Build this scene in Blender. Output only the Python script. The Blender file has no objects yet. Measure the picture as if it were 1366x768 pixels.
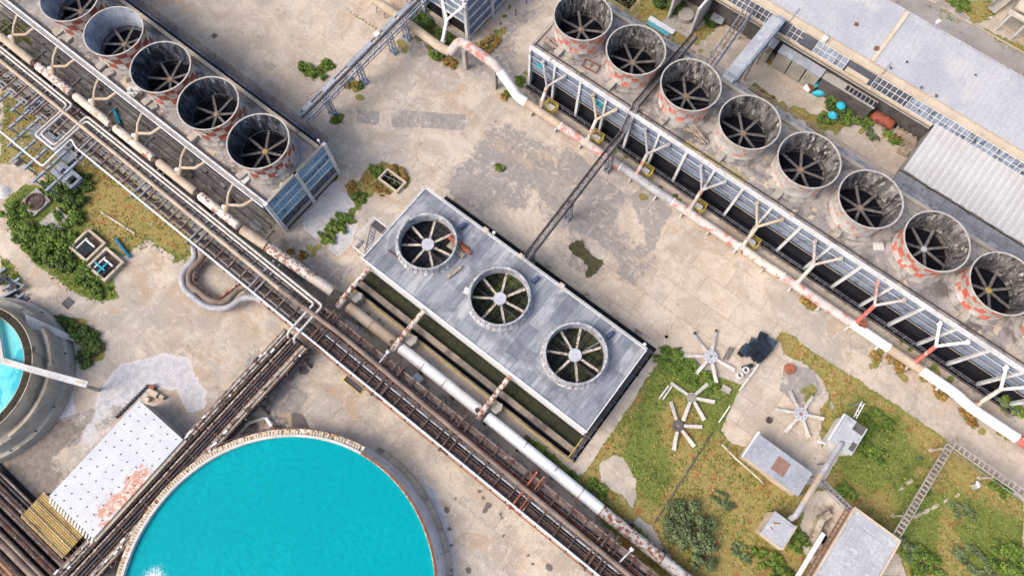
import bpy, math, random
import numpy as np
from mathutils import Vector, Matrix
random.seed(7); RNG = np.random.default_rng(11)
sc = bpy.context.scene
COL = sc.collection

# ------------------------------------------------------------------ camera, sky, sun, exposure
# World frame: origin on the ground straight under the drone, +X along the cooling tower rows.
F = 914.0; PITCH = math.atan(290.0/914.0); YAW = math.radians(-37.96); HGT = 100.0
cam = bpy.data.objects.new("camera", bpy.data.cameras.new("camera")); COL.objects.link(cam)
cam.location = (0, 0, HGT); cam.rotation_euler = (PITCH, 0, -YAW)
cam.data.sensor_width = 36.0; cam.data.lens = 36.0*F/1366.0
cam.data.clip_start = 1.0; cam.data.clip_end = 6000.0
sc.camera = cam
CY, SY = math.cos(YAW), math.sin(YAW)

SUN_EL = math.radians(47)
sd = Vector((-0.93*CY + -0.36*SY, 0.93*SY + -0.36*CY, 0)).normalized()   # towards the sun: left and a little below in the picture
sd = Vector((sd.x*math.cos(SUN_EL), sd.y*math.cos(SUN_EL), math.sin(SUN_EL)))
world = bpy.data.worlds.new("World"); sc.world = world; world.use_nodes = True
wt = world.node_tree; wt.nodes.clear()
wo = wt.nodes.new("ShaderNodeOutputWorld"); wb = wt.nodes.new("ShaderNodeBackground"); sk = wt.nodes.new("ShaderNodeTexSky")
sk.sky_type = 'NISHITA'; sk.sun_disc = False; sk.sun_elevation = SUN_EL
sk.sun_rotation = math.atan2(sd.x, sd.y); sk.air_density = 1.0; sk.dust_density = 4.5; sk.ozone_density = 0.7
wb.inputs[1].default_value = 0.15
wt.links.new(sk.outputs[0], wb.inputs[0]); wt.links.new(wb.outputs[0], wo.inputs[0])
sl = bpy.data.lights.new("sun", 'SUN'); sl.energy = 1.15; sl.angle = math.radians(32); sl.color = (1.0, 0.965, 0.92)
so = bpy.data.objects.new("sun", sl); COL.objects.link(so); so.rotation_euler = sd.to_track_quat('Z', 'Y').to_euler(); so.location = (0, 0, 150)
sc.view_settings.view_transform = 'Standard'; sc.view_settings.look = 'None'
sc.view_settings.exposure = 0.95; sc.view_settings.gamma = 1.0; sc.view_settings.use_curve_mapping = False

def P(u, v, z=0.0):
    """survey helper: point of the site at height z that the aerial photograph shows at (u, v)"""
    dx, dy = u-683.0, -(v-384.0)
    s, c = math.sin(PITCH), math.cos(PITCH)
    X, Y, Z = dx, dy*c + F*s, dy*s - F*c
    t = (z-HGT)/Z
    X *= t; Y *= t
    return Vector((X*CY + Y*SY, -X*SY + Y*CY, z))

# ------------------------------------------------------------------ materials
def C(r, g, b, k=0.66):
    f = lambda v: ((v/255.0+0.055)/1.055)**2.4 if v > 10 else v/255.0/12.92
    return (f(r)*k, f(g)*k, f(b)*k, 1.0)

class NT:
    def __init__(s, name):
        s.m = bpy.data.materials.new(name); s.m.use_nodes = True
        s.t = s.m.node_tree; s.b = s.t.nodes["Principled BSDF"]
    def n(s, ty, **kw):
        x = s.t.nodes.new(ty)
        for k, v in kw.items(): setattr(x, k, v)
        return x
    def put(s, sock, v):
        if isinstance(v, bpy.types.NodeSocket): s.t.links.new(v, sock)
        elif v is not None: sock.default_value = v
    def math(s, op, a, b=None, clamp=False):
        x = s.n("ShaderNodeMath", operation=op); x.use_clamp = clamp
        s.put(x.inputs[0], a)
        if b is not None: s.put(x.inputs[1], b)
        return x.outputs[0]
    def mix(s, f, a, b, bt='MIX'):
        x = s.n("ShaderNodeMix", data_type='RGBA', blend_type=bt)
        s.put(x.inputs[0], f); s.put(x.inputs[6], a); s.put(x.inputs[7], b)
        return x.outputs[2]
    def pos(s, stretch=None, rot=0, obj=False):
        if obj: g = s.n("ShaderNodeTexCoord").outputs["Object"]
        else: g = s.n("ShaderNodeNewGeometry").outputs["Position"]
        if stretch or rot:
            mp = s.n("ShaderNodeMapping"); s.put(mp.inputs[0], g)
            if stretch: mp.inputs["Scale"].default_value = stretch
            mp.inputs["Rotation"].default_value = (0, 0, rot)
            g = mp.outputs[0]
        return g
    def noise(s, p, scale, det=5, rough=.6, dist=0):
        x = s.n("ShaderNodeTexNoise"); s.put(x.inputs["Vector"], p)
        x.inputs["Scale"].default_value = scale; x.inputs["Detail"].default_value = det
        x.inputs["Roughness"].default_value = rough; x.inputs["Distortion"].default_value = dist
        return x.outputs[0]
    def rng(s, v, a, b, c=0., d=1., smooth=True):
        x = s.n("ShaderNodeMapRange"); x.clamp = True
        if smooth: x.interpolation_type = 'SMOOTHSTEP'
        s.put(x.inputs[0], v); s.put(x.inputs[1], a); s.put(x.inputs[2], b); s.put(x.inputs[3], c); s.put(x.inputs[4], d)
        return x.outputs[0]
    def bump(s, h, dist=.03, st=.6):
        x = s.n("ShaderNodeBump"); x.inputs["Distance"].default_value = dist; x.inputs["Strength"].default_value = st
        s.put(x.inputs["Height"], h); s.t.links.new(x.outputs[0], s.b.inputs["Normal"])
    def fin(s, col, rough=.8, metal=0., spec=None):
        s.put(s.b.inputs["Base Color"], col); s.put(s.b.inputs["Roughness"], rough); s.put(s.b.inputs["Metallic"], metal)
        if spec is not None: s.b.inputs["Specular IOR Level"].default_value = spec
        return s.m

def surf(name, c1, c2=None, sc1=.35, c3=None, th=.58, sh=.06, dsc=.5, c4=None, th4=.6, sc4=2., rough=.85, metal=0.,
         fine=.14, bmp=.03, st=None, dst=None, lines=None, lcol=None, spec=.3):
    t = NT(name); p = t.pos(st)
    n1 = t.noise(p, sc1, 4, .62)
    col = t.mix(t.rng(n1, .36, .64), c1, c2 or c1)
    nf = t.noise(t.pos(), 3.2, 6, .72)
    col = t.mix(1.0, col, t.mix(t.rng(nf, .3, .7), (1-fine,)*3+(1,), (1+fine,)*3+(1,)), 'MULTIPLY')
    if c3:
        nd = t.noise(t.pos(dst or st), dsc, 8, .68, .3)
        col = t.mix(t.rng(nd, th-sh, th+sh), col, c3)
    if c4:
        nd = t.noise(t.pos(dst), sc4, 6, .7, .2)
        col = t.mix(t.rng(nd, th4-.03, th4+.03), col, c4)
    if lines:                                   # (axis index, period, width)
        sp = t.n("ShaderNodeSeparateXYZ"); t.put(sp.inputs[0], t.pos())
        for ax, per, wd in lines:
            f = t.math('PINGPONG', sp.outputs[ax], per/2)
            msk = t.rng(f, wd*.5, wd*1.0, 1, 0)
            col = t.mix(t.math('MULTIPLY', msk, .75), col, lcol or C(60, 58, 58))
    t.bump(nf, bmp)
    return t.fin(col, rough, metal, spec)

M = {}
M['conc'] = surf("concrete", C(188,180,168), C(166,160,152), c3=C(120,112,104), th=.62, dsc=.4)
M['conc_deck'] = surf("deck concrete", C(182,172,162), C(150,145,144), .22, C(108,102,100), .55, .08, .3, c4=C(208,190,164), th4=.6, sc4=.45, fine=.22)
M['conc_warm'] = surf("warm concrete", C(212,198,176), C(188,174,154), .4, C(136,118,102), .6, .06, .5)
M['conc_dark'] = surf("wet dark concrete", C(112,106,104), C(84,80,80), .4, C(60,56,54), .6, .08, .5)
M['conc_white'] = surf("whitewashed concrete", C(226,224,218), C(205,202,196), .3, C(160,152,142), .66, .05, .6)
M['beam'] = surf("painted concrete beam", C(230,230,230), C(210,210,212), .5, C(150,140,130), .63, .05, 1.)
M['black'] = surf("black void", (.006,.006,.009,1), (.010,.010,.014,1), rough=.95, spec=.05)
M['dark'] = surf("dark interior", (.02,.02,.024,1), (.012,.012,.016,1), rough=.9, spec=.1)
M['louver'] = surf("blue grey louvres", C(156,168,188), C(130,142,164), .5, C(96,104,120), .6, .08, .8, lines=[(0,.42,.04)], lcol=C(112,122,144))
M['louver_teal'] = surf("teal louvres", C(140,182,208), C(112,154,188), .35, C(84,104,130), .6, .05, .7, c4=C(40,196,210), th4=.63, sc4=.4, lines=[(1,.62,.06)], lcol=C(80,104,134))
M['louver_dark'] = surf("dark blue louvres", C(108,116,134), C(86,94,112), .35, C(60,62,74), .6, .05, .7, lines=[(0,1.1,.1),(1,1.1,.1)], lcol=C(50,58,76))
M['pipe_flaky'] = surf('white pipe flaking to rust', C(238,232,222), C(222,212,200), .5, C(164,108,84), .52, .05, 1.7, c4=C(116,66,50), th4=.58, sc4=1.6)
M['shell_base'] = surf('grey stack skirt', C(176,168,160), C(146,140,136), .6, C(112,106,104), .56, .08, .6)
M['steel'] = surf("weathered galvanised steel", C(158,158,164), C(120,120,128), .6, C(96,84,80), .62, .05, 1.2, rough=.6, spec=.4)
M['steel_blue'] = surf("blue grey steel", C(172,180,192), C(142,150,166), .8, C(104,100,104), .63, .05, 1.5, rough=.6)
M['steel_dark'] = surf("dark steel", C(86,84,88), C(64,62,66), .8, C(92,70,58), .58, .06, 1.4, rough=.7)
M['rust_dark'] = surf("dark rusty steel", C(104,82,74), C(72,58,56), .9, C(128,88,68), .6, .06, 1.1, c4=C(168,158,150), th4=.63, sc4=1.7, rough=.85)
M['rust_steel'] = surf("rusting grey steel", C(150,136,128), C(112,92,84), .9, C(122,76,56), .58, .06, 1.2, c4=C(190,184,178), th4=.62, sc4=1.5)
M['rust_orange'] = surf("orange rust", C(176,104,78), C(140,78,58), .7, C(196,140,110), .62, .06, 1.5)
M['pipe_warm'] = surf('dull white lagged pipe', C(226,219,210), C(208,200,190), .8, C(170,158,146), .6, .06, 1.2)
M['yellow_dull'] = surf('dusty yellow paint', C(206,188,130), C(184,166,112), 1.)
M['motor'] = surf('motor blue', C(92,108,134), C(70,84,110), 1.)
M['pipe_white'] = surf("white pipe jacket", C(246,244,240,.8), C(236,232,226,.76), .5, C(190,176,160), .68, .06, .9, rough=.5)
M['pipe_tan'] = surf("tan dusty pipe", C(206,188,166), C(184,164,142), .35, C(140,112,88), .66, .06, .8, rough=.7)
M['pipe_brown'] = surf("grey brown pipe", C(150,130,116), C(126,108,98), .5, C(100,74,62), .62, .06, 1., rough=.7)
M['pipe_grey'] = surf("grey pipe", C(190,188,190), C(165,162,164), .5, C(150,120,100), .64, .05, 1., rough=.6)
M['pipe_rusty'] = surf("white pipe with rust", C(240,236,228), C(226,220,208), .5, C(172,118,92), .54, .05, 1.5, c4=C(120,66,48), th4=.60, sc4=1.3, rough=.6)
M['pipe_rusty2'] = surf("cream pipe with rust bloom", C(228,218,204), C(208,196,178), .5, C(160,104,78), .575, .03, .8, c4=C(160,120,96), th4=.66, sc4=1.6, rough=.65)
M['pipe_red'] = surf("white pipe with red peel", C(214,204,196), C(190,180,174), .5, C(208,128,114), .555, .035, .8, c4=C(190,90,76), th4=.655, sc4=1.2, rough=.7)
M['pipe_redfull'] = surf("peeling red paint", C(212,120,108), C(200,104,92), .6, C(228,216,208), .585, .03, 1.2, c4=C(120,80,66), th4=.67, sc4=2.)
M['pipe_lwhite'] = surf("bright white pipe", C(252,252,252,.8), C(244,244,244,.8), .5, C(190,140,110), .72, .03, .9, rough=.5)
M['yellow'] = surf("yellow paint", C(226,200,92), C(204,172,72), .8, C(120,86,50), .62, .05, 2.)
M['shell_in'] = surf("mouldy stack lining", C(148,142,138), C(100,96,96), .8, C(44,42,44), .52, .10, 1.5, c4=C(206,198,188), th4=.6, sc4=1.9, st=(1.2,1.2,.22), dst=(1,1,.3), fine=.3)
M['shell_in_light'] = surf("bluish clean stack lining", C(176,182,194), C(146,152,166), .45, C(118,116,122), .6, .06, .9, fine=.2)
M['shell_in_dark'] = surf("blackened stack lining", C(104,110,122), C(62,66,78), .8, C(26,26,32), .5, .10, 1.3, c4=C(186,186,190), th4=.62, sc4=2.0, st=(1.2,1.2,.22), dst=(1,1,.3), fine=.25)
M['shell_white'] = surf("faded white stack panel", C(212,205,198), C(186,180,173), .7, C(150,140,132), .62, .06, .8, c4=C(212,130,114), th4=.69, sc4=1.4)
M['shell_red'] = surf("red stack check", C(222,118,98), C(202,100,80), .7, C(226,206,196), .6, .04, 1.4)
M['shell_redfade'] = surf("faded red stack check", C(212,168,156), C(200,178,170), .9, C(214,132,116), .5, .05, 1.6)
M['shell_red_shade'] = surf("brown red stack check", C(168,96,76), C(146,78,62), .7, C(196,170,160), .64, .04, 1.4)
M['rim'] = surf("stack rim", C(208,201,192), C(178,171,163), 1.6, rough=.7)
M['blade'] = surf("fan blade", C(132,126,122), C(104,98,96), 1.2, C(76,70,68), .6, .05, 2.)
M['blade_white'] = surf("pale fan blade", C(226,220,210), C(204,196,186), 1.2, C(160,110,80), .64, .03, 2.)
M['blade_warm'] = surf("pale stained fan blade", C(226,220,208), C(196,184,168), 1.5, C(136,104,84), .56, .04, 2.2)
M['hub'] = surf("fan hub", C(172,150,124), C(140,110,90), 2., C(200,186,160), .6, .05, 3.)
M['hub_yellow'] = surf("yellow fan hub", C(206,176,100), C(180,146,80), 2.)
M['hub_grey'] = surf("hub disc", C(206,206,212), C(192,192,198), 1., C(170,164,160), .64, .05, 2.)
M['ring'] = surf("fan ring", C(196,196,200), C(160,160,166), .9, C(118,112,110), .58, .06, 1.2, c4=C(236,232,226), th4=.6, sc4=1.6)
M['plank'] = surf("bare wood", C(190,174,156), C(160,144,128), 1., C(110,84,66), .6, .05, 2.)
M['plank_rust'] = surf("rusty angle iron", C(150,96,70), C(120,80,62), 1.)
M['white'] = surf("white paint", C(240,240,240), C(228,228,228), .5, C(190,184,176), .68, .05, 1.)
M['tan_wall'] = surf("tan plaster", C(224,206,182), C(208,190,166), .4, C(180,156,130), .64, .06, .6)
M['roof_blue'] = surf("pale blue metal roof", C(198,197,199), C(180,181,188), .12, C(210,205,198), .6, .1, .1, c4=C(150,146,152), th4=.72, sc4=.6, lines=[(0,.9,.05)], lcol=C(172,176,192), rough=.5)
M['roof_white'] = surf("ribbed white roof", C(212,210,208), C(202,198,195), .2, lines=[(0,1.05,.07)], lcol=C(176,172,170), rough=.5)
M['roof_grey'] = surf("pale grey sheet roof", C(178,181,188), C(158,161,170), .3, C(196,196,198), .6, .08, .6, lines=[(0,1.2,.04)], lcol=C(150,154,164), rough=.6)
M['roof_slab'] = surf("pale roof slab", C(196,197,200), C(178,179,184), .3, C(150,150,158), .64, .06, .35, c4=C(208,208,210), th4=.58, sc4=.8, lines=[(0,3.1,.03),(1,2.4,.03)], lcol=C(172,174,182))
M['glass'] = surf("window panes", C(150,160,176), C(110,118,134), .8, C(70,72,84), .56, .03, 1.1, rough=.25, spec=.6)
M['glass_dark'] = surf("dark window panes", C(64,66,78), C(50,52,62), .8, rough=.25, spec=.6)
M['teal'] = surf("teal plastic", C(20,168,190), C(60,190,206), .8, C(150,210,214), .62, .05, 1.4, rough=.5)
M['cyan'] = surf("cyan cloth", C(40,190,215), C(80,200,220), 1., C(190,225,230), .62, .05, 2.)
M['blue'] = surf("blue pipe", C(44,140,180), C(30,110,150), 1.)
M['tarp_sheen'] = surf('black plastic with sheen', C(78,92,112), C(52,62,80), 1.6, rough=.5)  # sheen on the black plastic, put into a lighter blue grey colour
M['tarp'] = surf("black plastic", (.010,.013,.02,1), (.02,.026,.04,1), 1.4, rough=.55, spec=.3)
M['olive'] = surf("mossy basin floor", C(54,56,36), C(40,42,30), .8, C(76,82,44), .6, .05, 2.2, c4=C(110,110,90), th4=.72, sc4=4.)
M['tank_red'] = surf("rusty red tank", C(170,92,72), C(146,76,60), .7, C(196,160,140), .64, .04, 1.5)
M['leaf'] = None
# ------------------------------------------------------------------ mesh helpers
def fillet(pts, r, n=5):
    pts = [Vector(p) for p in pts]
    if r <= 0 or len(pts) < 3: return pts
    out = [pts[0]]
    for i in range(1, len(pts)-1):
        a, b, c = pts[i-1], pts[i], pts[i+1]
        u = (a-b); v = (c-b); d = min(r, u.length*.48, v.length*.48)
        p0 = b+u.normalized()*d; p1 = b+v.normalized()*d
        for k in range(n+1):
            t = k/n; out.append(p0*(1-t)**2 + b*2*t*(1-t) + p1*t*t)
    out.append(pts[-1]); return out

class MB:
    def __init__(s): s.v = []; s.f = []; s.m = []
    def add(s, vs, fs, mi=0):
        o = len(s.v); s.v += [tuple(v) for v in vs]
        for f in fs: s.f.append(tuple(o+i for i in f)); s.m.append(mi)
        return s
    def box(s, x0, x1, y0, y1, z0, z1, mi=0):
        v = [(x0,y0,z0),(x1,y0,z0),(x1,y1,z0),(x0,y1,z0),(x0,y0,z1),(x1,y0,z1),(x1,y1,z1),(x0,y1,z1)]
        return s.add(v, [(0,3,2,1),(4,5,6,7),(0,1,5,4),(1,2,6,5),(2,3,7,6),(3,0,4,7)], mi)
    def beam(s, p, q, w=.2, h=.2, mi=0, up=None):
        p, q = Vector(p), Vector(q); d = (q-p)
        if d.length < 1e-5: return s
        d.normalize(); U = Vector(up) if up else Vector((0,0,1))
        if abs(d.dot(U)) > .98: U = Vector((1,0,0))
        a = d.cross(U).normalized()*(w/2); b = a.cross(d).normalized()*(h/2)
        v = [p-a-b, p+a-b, p+a+b, p-a+b, q-a-b, q+a-b, q+a+b, q-a+b]
        return s.add(v, [(0,1,2,3),(7,6,5,4),(0,4,5,1),(1,5,6,2),(2,6,7,3),(3,7,4,0)], mi)
    def tube(s, pts, r, seg=10, mi=0, rad=None, cap=True):
        pts = [Vector(p) for p in pts]; n = len(pts); rings = []
        t0 = (pts[1]-pts[0]).normalized(); U = Vector((0,0,1)) if abs(t0.z) < .9 else Vector((1,0,0))
        a = t0.cross(U).normalized()
        for i, p in enumerate(pts):
            t = (pts[min(i+1, n-1)]-pts[max(i-1, 0)]).normalized()
            a = (a - t*a.dot(t)).normalized(); b = t.cross(a)
            rr = rad[i] if rad else r
            rings.append([p + (a*math.cos(k*2*math.pi/seg) + b*math.sin(k*2*math.pi/seg))*rr for k in range(seg)])
        v = [x for g in rings for x in g]; f = []
        for i in range(n-1):
            for k in range(seg):
                k2 = (k+1) % seg; f.append((i*seg+k, i*seg+k2, (i+1)*seg+k2, (i+1)*seg+k))
        if cap: f += [tuple(range(seg))[::-1], tuple((n-1)*seg+k for k in range(seg))]
        return s.add(v, f, mi)
    def cyl(s, x, y, z0, z1, r, seg=16, mi=0, r1=None):
        return s.tube([(x,y,z0),(x,y,z1)], r, seg, mi, [r, r if r1 is None else r1])
    def lathe(s, x, y, prof, seg=40, mf=None, mi=0, a0=0, a1=2*math.pi):
        full = abs(a1-a0-2*math.pi) < 1e-6; ns = seg if full else seg+1; v = []
        for (r, z) in prof:
            for k in range(ns):
                a = a0+(a1-a0)*k/seg; v.append((x+r*math.cos(a), y+r*math.sin(a), z))
        o = len(s.v); s.v += v
        for j in range(len(prof)-1):
            for k in range(seg):
                k2 = (k+1) % ns
                s.f.append((o+j*ns+k, o+j*ns+k2, o+(j+1)*ns+k2, o+(j+1)*ns+k)); s.m.append(mf(j, k) if mf else mi)
        return s
    def prism(s, poly, z0, z1, mi=0):
        n = len(poly); poly = [(p[0], p[1]) for p in poly]
        ar = sum(poly[i][0]*poly[(i+1)%n][1]-poly[(i+1)%n][0]*poly[i][1] for i in range(n))
        if ar < 0: poly = poly[::-1]
        v = [(x,y,z0) for x,y in poly]+[(x,y,z1) for x,y in poly]
        return s.add(v, [tuple(range(n))[::-1], tuple(range(n,2*n))]+[(i,(i+1)%n,n+(i+1)%n,n+i) for i in range(n)], mi)
    def mesh(s, name, mats, org=(0,0,0), smooth=True):
        me = bpy.data.meshes.new(name)
        ox, oy, oz = org
        me.from_pydata([(x-ox,y-oy,z-oz) for x,y,z in s.v], [], s.f)
        for m in (mats if isinstance(mats, (list, tuple)) else [mats]): me.materials.append(m)
        me.polygons.foreach_set("material_index", s.m)
        me.update()
        if smooth:
            me.shade_smooth(); me.set_sharp_from_angle(angle=math.radians(38))
        return me

ORG = {}
def thing(name, label, cat, loc=(0,0,0), group=None):
    o = bpy.data.objects.new(name, None); COL.objects.link(o); o.location = loc; o.empty_display_size = .3
    o["label"] = label; o["category"] = cat
    if group: o["group"] = group
    ORG[o] = tuple(loc); return o
def part(parent, name, mb, mat, label=None):
    org = ORG[parent]
    o = bpy.data.objects.new(name, mb.mesh(name, mat, org)); COL.objects.link(o); o.parent = parent
    ORG[o] = org
    if label: o["label"] = label
    return o
def single(name, mb, mat, label, cat, group=None):
    a = np.array(mb.v); org = (float(a[:,0].mean()), float(a[:,1].mean()), float(a[:,2].min()))
    o = bpy.data.objects.new(name, mb.mesh(name, mat, org)); COL.objects.link(o); o.location = org
    o["label"] = label; o["category"] = cat
    if group: o["group"] = group
    return o
def struct(name, mb, mat):
    o = bpy.data.objects.new(name, mb.mesh(name, mat)); COL.objects.link(o); o["kind"] = "structure"; return o
def dup(root, loc, label):
    def cp(o, par):
        c = o.copy(); COL.objects.link(c)
        if par: c.parent = par
        for ch in o.children: cp(ch, c)
        return c
    r = cp(root, None); r.location = loc; r["label"] = label; return r

# ------------------------------------------------------------------ ground: one sheet, painted with soft masks
def axis(lo, hi, st, far):
    a = list(np.arange(lo, hi+1e-6, st)); e = 2.
    L, R_ = [], []
    while lo-e > -far: L.append(lo-e); e *= 1.8
    L.append(-far); e = 2.
    while hi+e < far: R_.append(hi+e); e *= 1.8
    R_.append(far)
    return np.array(L[::-1]+a+R_)
GX = axis(-100, 100, .26, 2500.); GY = axis(-33, 104, .26, 2500.)      # level frame: X right, Y up in the picture
LX, LY = np.meshgrid(GX, GY)
wx = LX*CY + LY*SY; wy = -LX*SY + LY*CY
s_, c_ = math.sin(PITCH), math.cos(PITCH)
_cy = LY*c_ - HGT*s_; _cz = np.minimum(-LY*s_ - HGT*c_, -5.)
PU = 683 + LX/-_cz*F; PV = 384 - _cy/-_cz*F
CH = {k: np.zeros(LX.shape, np.float32) for k in 'green dry grey salt peach stain mud slab'.split()}
def paint(ch, poly, val=1., soft=5.):
    poly = np.array(poly, float)
    x0, y0 = poly.min(0)-soft*2; x1, y1 = poly.max(0)+soft*2
    ii = np.where((PU > x0) & (PU < x1) & (PV > y0) & (PV < y1))
    if not len(ii[0]): return
    px, py = PU[ii], PV[ii]; d = np.full(px.shape, 1e9); ins = np.zeros(px.shape, bool)
    for k in range(len(poly)):
        a, b = poly[k], poly[(k+1) % len(poly)]; e = b-a
        t = np.clip(((px-a[0])*e[0]+(py-a[1])*e[1])/max(e@e, 1e-9), 0, 1)
        d = np.minimum(d, np.hypot(px-a[0]-t*e[0], py-a[1]-t*e[1]))
        c1 = (a[1] > py) != (b[1] > py)
        ins ^= c1 & (px < (b[0]-a[0])*(py-a[1])/((b[1]-a[1]) if b[1] != a[1] else 1e-9)+a[0])
    sdv = np.where(ins, d, -d); m = np.clip(.5+sdv/(2*soft), 0, 1)
    for c in ch.split():
        CH[c][ii] = CH[c][ii]*(1-m) + val*m
def blob(ch, u, v, rx, ry, rot=0, val=1., soft=5.):
    r = math.radians(rot)
    paint(ch, [(u+rx*math.cos(a)*math.cos(r)-ry*math.sin(a)*math.sin(r), v+rx*math.cos(a)*math.sin(r)+ry*math.sin(a)*math.cos(r)) for a in np.linspace(0, 2*math.pi, 15)[:-1]], val, soft)
# bare ground tones
paint('peach', [(640,170),(800,290),(1240,580),(1366,700),(1366,560),(1100,430),(700,140)], .5, 30)
paint('peach slab', [(815,300),(855,285),(1010,380),(1060,450),(1000,500),(900,470),(860,465),(780,400),(770,360),(800,370)], 1., 8)
paint('peach', [(120,0),(500,0),(560,120),(420,190),(330,120)], .75, 40)
paint('peach', [(200,360),(330,400),(390,450),(250,560),(160,470)], .7, 35)
paint('grey', [(660,140),(790,200),(800,260),(900,340),(845,420),(780,330),(690,300),(640,270),(560,230)], .5, 25)
paint('grey slab', [(758,200),(838,262),(800,318),(768,305),(725,260)], .85, 5)
paint('grey', [(640,190),(700,228),(640,290),(590,250)], .7, 8)
paint('grey', [(838,262),(858,246),(900,280),(870,330),(850,290)], .75, 6)
paint('grey', [(476,146),(506,148),(506,168),(476,164)], .9, 2.5); paint('grey', [(524,147),(559,149),(559,170),(522,170)], 1., 1.5)
paint('grey', [(561,149),(621,153),(619,174),(561,171)], .9, 3)
paint('peach grey', [(480,240),(560,180),(640,200),(560,260),(500,330),(440,380),(400,330)], .3, 25)
paint('salt', [(418,250),(450,235),(480,270),(470,300),(430,312),(415,290)], .6, 9)
paint('salt', [(404,285),(436,275),(443,300),(420,318),(404,305)], .9, 5); paint('salt', [(445,310),(478,296),(470,325),(450,345),(438,330)], .8, 5)
paint('grey', [(370,320),(420,315),(440,350),(470,360),(440,395),(400,370)], .9, 8)
paint('salt', [(385,330),(415,322),(420,340),(395,348)], .5, 8)
paint('stain', [(368,335),(395,350),(420,372),(400,378),(370,350)], .7, 6)
paint('mud', [(0,560),(90,560),(180,560),(120,640),(60,700),(0,690)], .45, 18)
paint('mud', [(430,490),(520,520),(600,600),(560,620),(470,560)], .2, 20)
paint('mud', [(200,470),(330,430),(430,440),(430,480),(330,560),(240,600),(180,560)], .22, 25)
paint('grey', [(140,560),(190,520),(240,540),(200,600)], .3, 15)
# left road and apron
paint('peach', [(0,290),(60,360),(150,410),(260,440),(400,520),(330,560),(190,470),(100,400),(0,330)], .3, 30)
paint('grey', [(330,430),(420,480),(330,560),(250,600),(230,560),(300,500)], .45, 25)
paint('salt', [(130,520),(160,485),(220,468),(252,478),(275,520),(278,545),(250,552),(235,520),(205,520),(160,560),(120,570)], .8, 7)
paint('salt', [(75,620),(120,555),(185,520),(205,515),(150,580),(95,635)], .5, 10)
paint('salt', [(72,455),(110,440),(104,480),(96,520),(100,550),(70,560),(60,545),(85,520)], 1., 8)
paint('grey', [(60,560),(120,540),(185,505),(195,520),(150,570),(100,600),(60,600)], .7, 12)
paint('mud', [(0,600),(30,590),(90,560),(105,570),(60,620),(20,650),(0,650)], .9, 10); paint('mud', [(18,640),(60,620),(75,650),(40,668)], .7, 9)
paint('peach', [(95,500),(140,500),(120,545),(95,560)], .6, 12)
paint('mud', [(0,660),(50,650),(110,720),(260,590),(300,560),(400,455),(430,470),(330,560),(230,640),(160,768),(0,768)], .75, 8)
paint('mud', [(185,640),(300,570),(340,555),(420,572),(400,582),(340,590),(260,620)], .6, 8)
paint('stain', [(330,560),(372,548),(415,575),(385,590),(325,590)], .5, 6); paint('stain', [(388,548),(404,552),(415,575),(395,578)], 1., 4)
paint('grey', [(355,495),(430,520),(400,560),(360,560)], .55, 12)
paint('peach', [(430,490),(520,520),(640,620),(700,700),(720,768),(640,768),(560,640),(470,580)], .35, 30)
paint('salt', [(560,625),(585,660),(605,720),(610,768),(592,768),(588,715),(570,665)], .85, 4)
paint('salt', [(640,690),(700,710),(720,768),(640,768)], .35, 18)
for (u,v,r) in [(645,664,4),(652,673,5),(647,680,5),(640,655,4),(608,664,3.5),(670,690,3),(405,494,8),(352,528,5),(347,672,4),(596,680,5),(600,705,4),(602,727,4),(625,760,5),(705,740,3),(711,752,3),(733,756,6),(668,685,3),(672,714,3)]:
    blob('stain', u, v, r, r*.75, random.uniform(0,180), .9, 2.5)
# top strip between block ends, front strips, canals
paint('grey', [(560,95),(620,60),(700,0),(740,0),(700,60),(700,130),(650,110)], .5, 15)
paint('grey', [(530,45),(560,50),(575,75),(550,80)], .8, 8); paint('grey', [(360,100),(420,180),(450,230),(440,250),(395,200)], .45, 12)
paint('mud', [(0,0),(60,30),(320,230),(380,310),(400,345),(470,400),(520,440),(540,470),(480,440),(330,345),(100,150),(0,70)], .75, 5)
paint('mud', [(480,440),(600,530),(740,640),(880,740),(930,768),(860,768),(700,640),(560,520)], .5, 8)
paint('peach mud', [(520,500),(560,500),(640,560),(640,590),(560,540)], .5, 8)
paint('grey', [(35,40),(55,40),(330,265),(365,305),(350,310),(240,220),(140,140),(50,70)], .8, 5)
paint('mud', [(0,0),(60,30),(320,230),(380,310),(370,330),(230,215),(110,120),(0,40)], .3, 5)
for (u,v,r) in ((60,70,7),(110,105,9),(200,190,8),(262,222,8),(300,250,9),(340,300,10),(160,155,6)): blob('salt grey', u, v, r, r*.6, 40, .8, 3)
paint('peach', [(470,390),(492,385),(640,500),(755,598),(775,612),(775,640),(740,625),(640,545),(560,480),(480,415)], 1., 5)
paint('mud stain', [(487,400),(560,470),(640,545),(560,500),(480,430)], .4, 5)
paint('peach mud', [(560,458),(590,478),(600,500),(570,480)], .5, 6)
paint('mud', [(712,135),(800,190),(1300,530),(1366,575),(1366,545),(1190,440),(700,100)], .45, 5)
paint('grey', [(1050,400),(1366,590),(1366,640),(1300,590),(1200,520),(1080,450)], .4, 20)
paint('stain', [(706,112),(722,130),(718,140),(704,125)], .8, 4)
# right yards
paint('peach', [(900,50),(1200,150),(1366,300),(1366,340),(1200,240),(1000,140),(900,90)], .8, 10)
paint('grey', [(985,40),(1000,60),(1190,170),(1210,160),(1000,30)], .6, 6)
paint('grey', [(1150,0),(1260,0),(1366,80),(1366,120),(1200,0)], 1., 3); paint('peach', [(1150,0),(1260,0),(1366,80),(1366,120),(1200,0)], .25, 3)
paint('peach', [(1320,0),(1366,0),(1366,10),(1300,90),(1240,0)], .6, 10)
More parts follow.
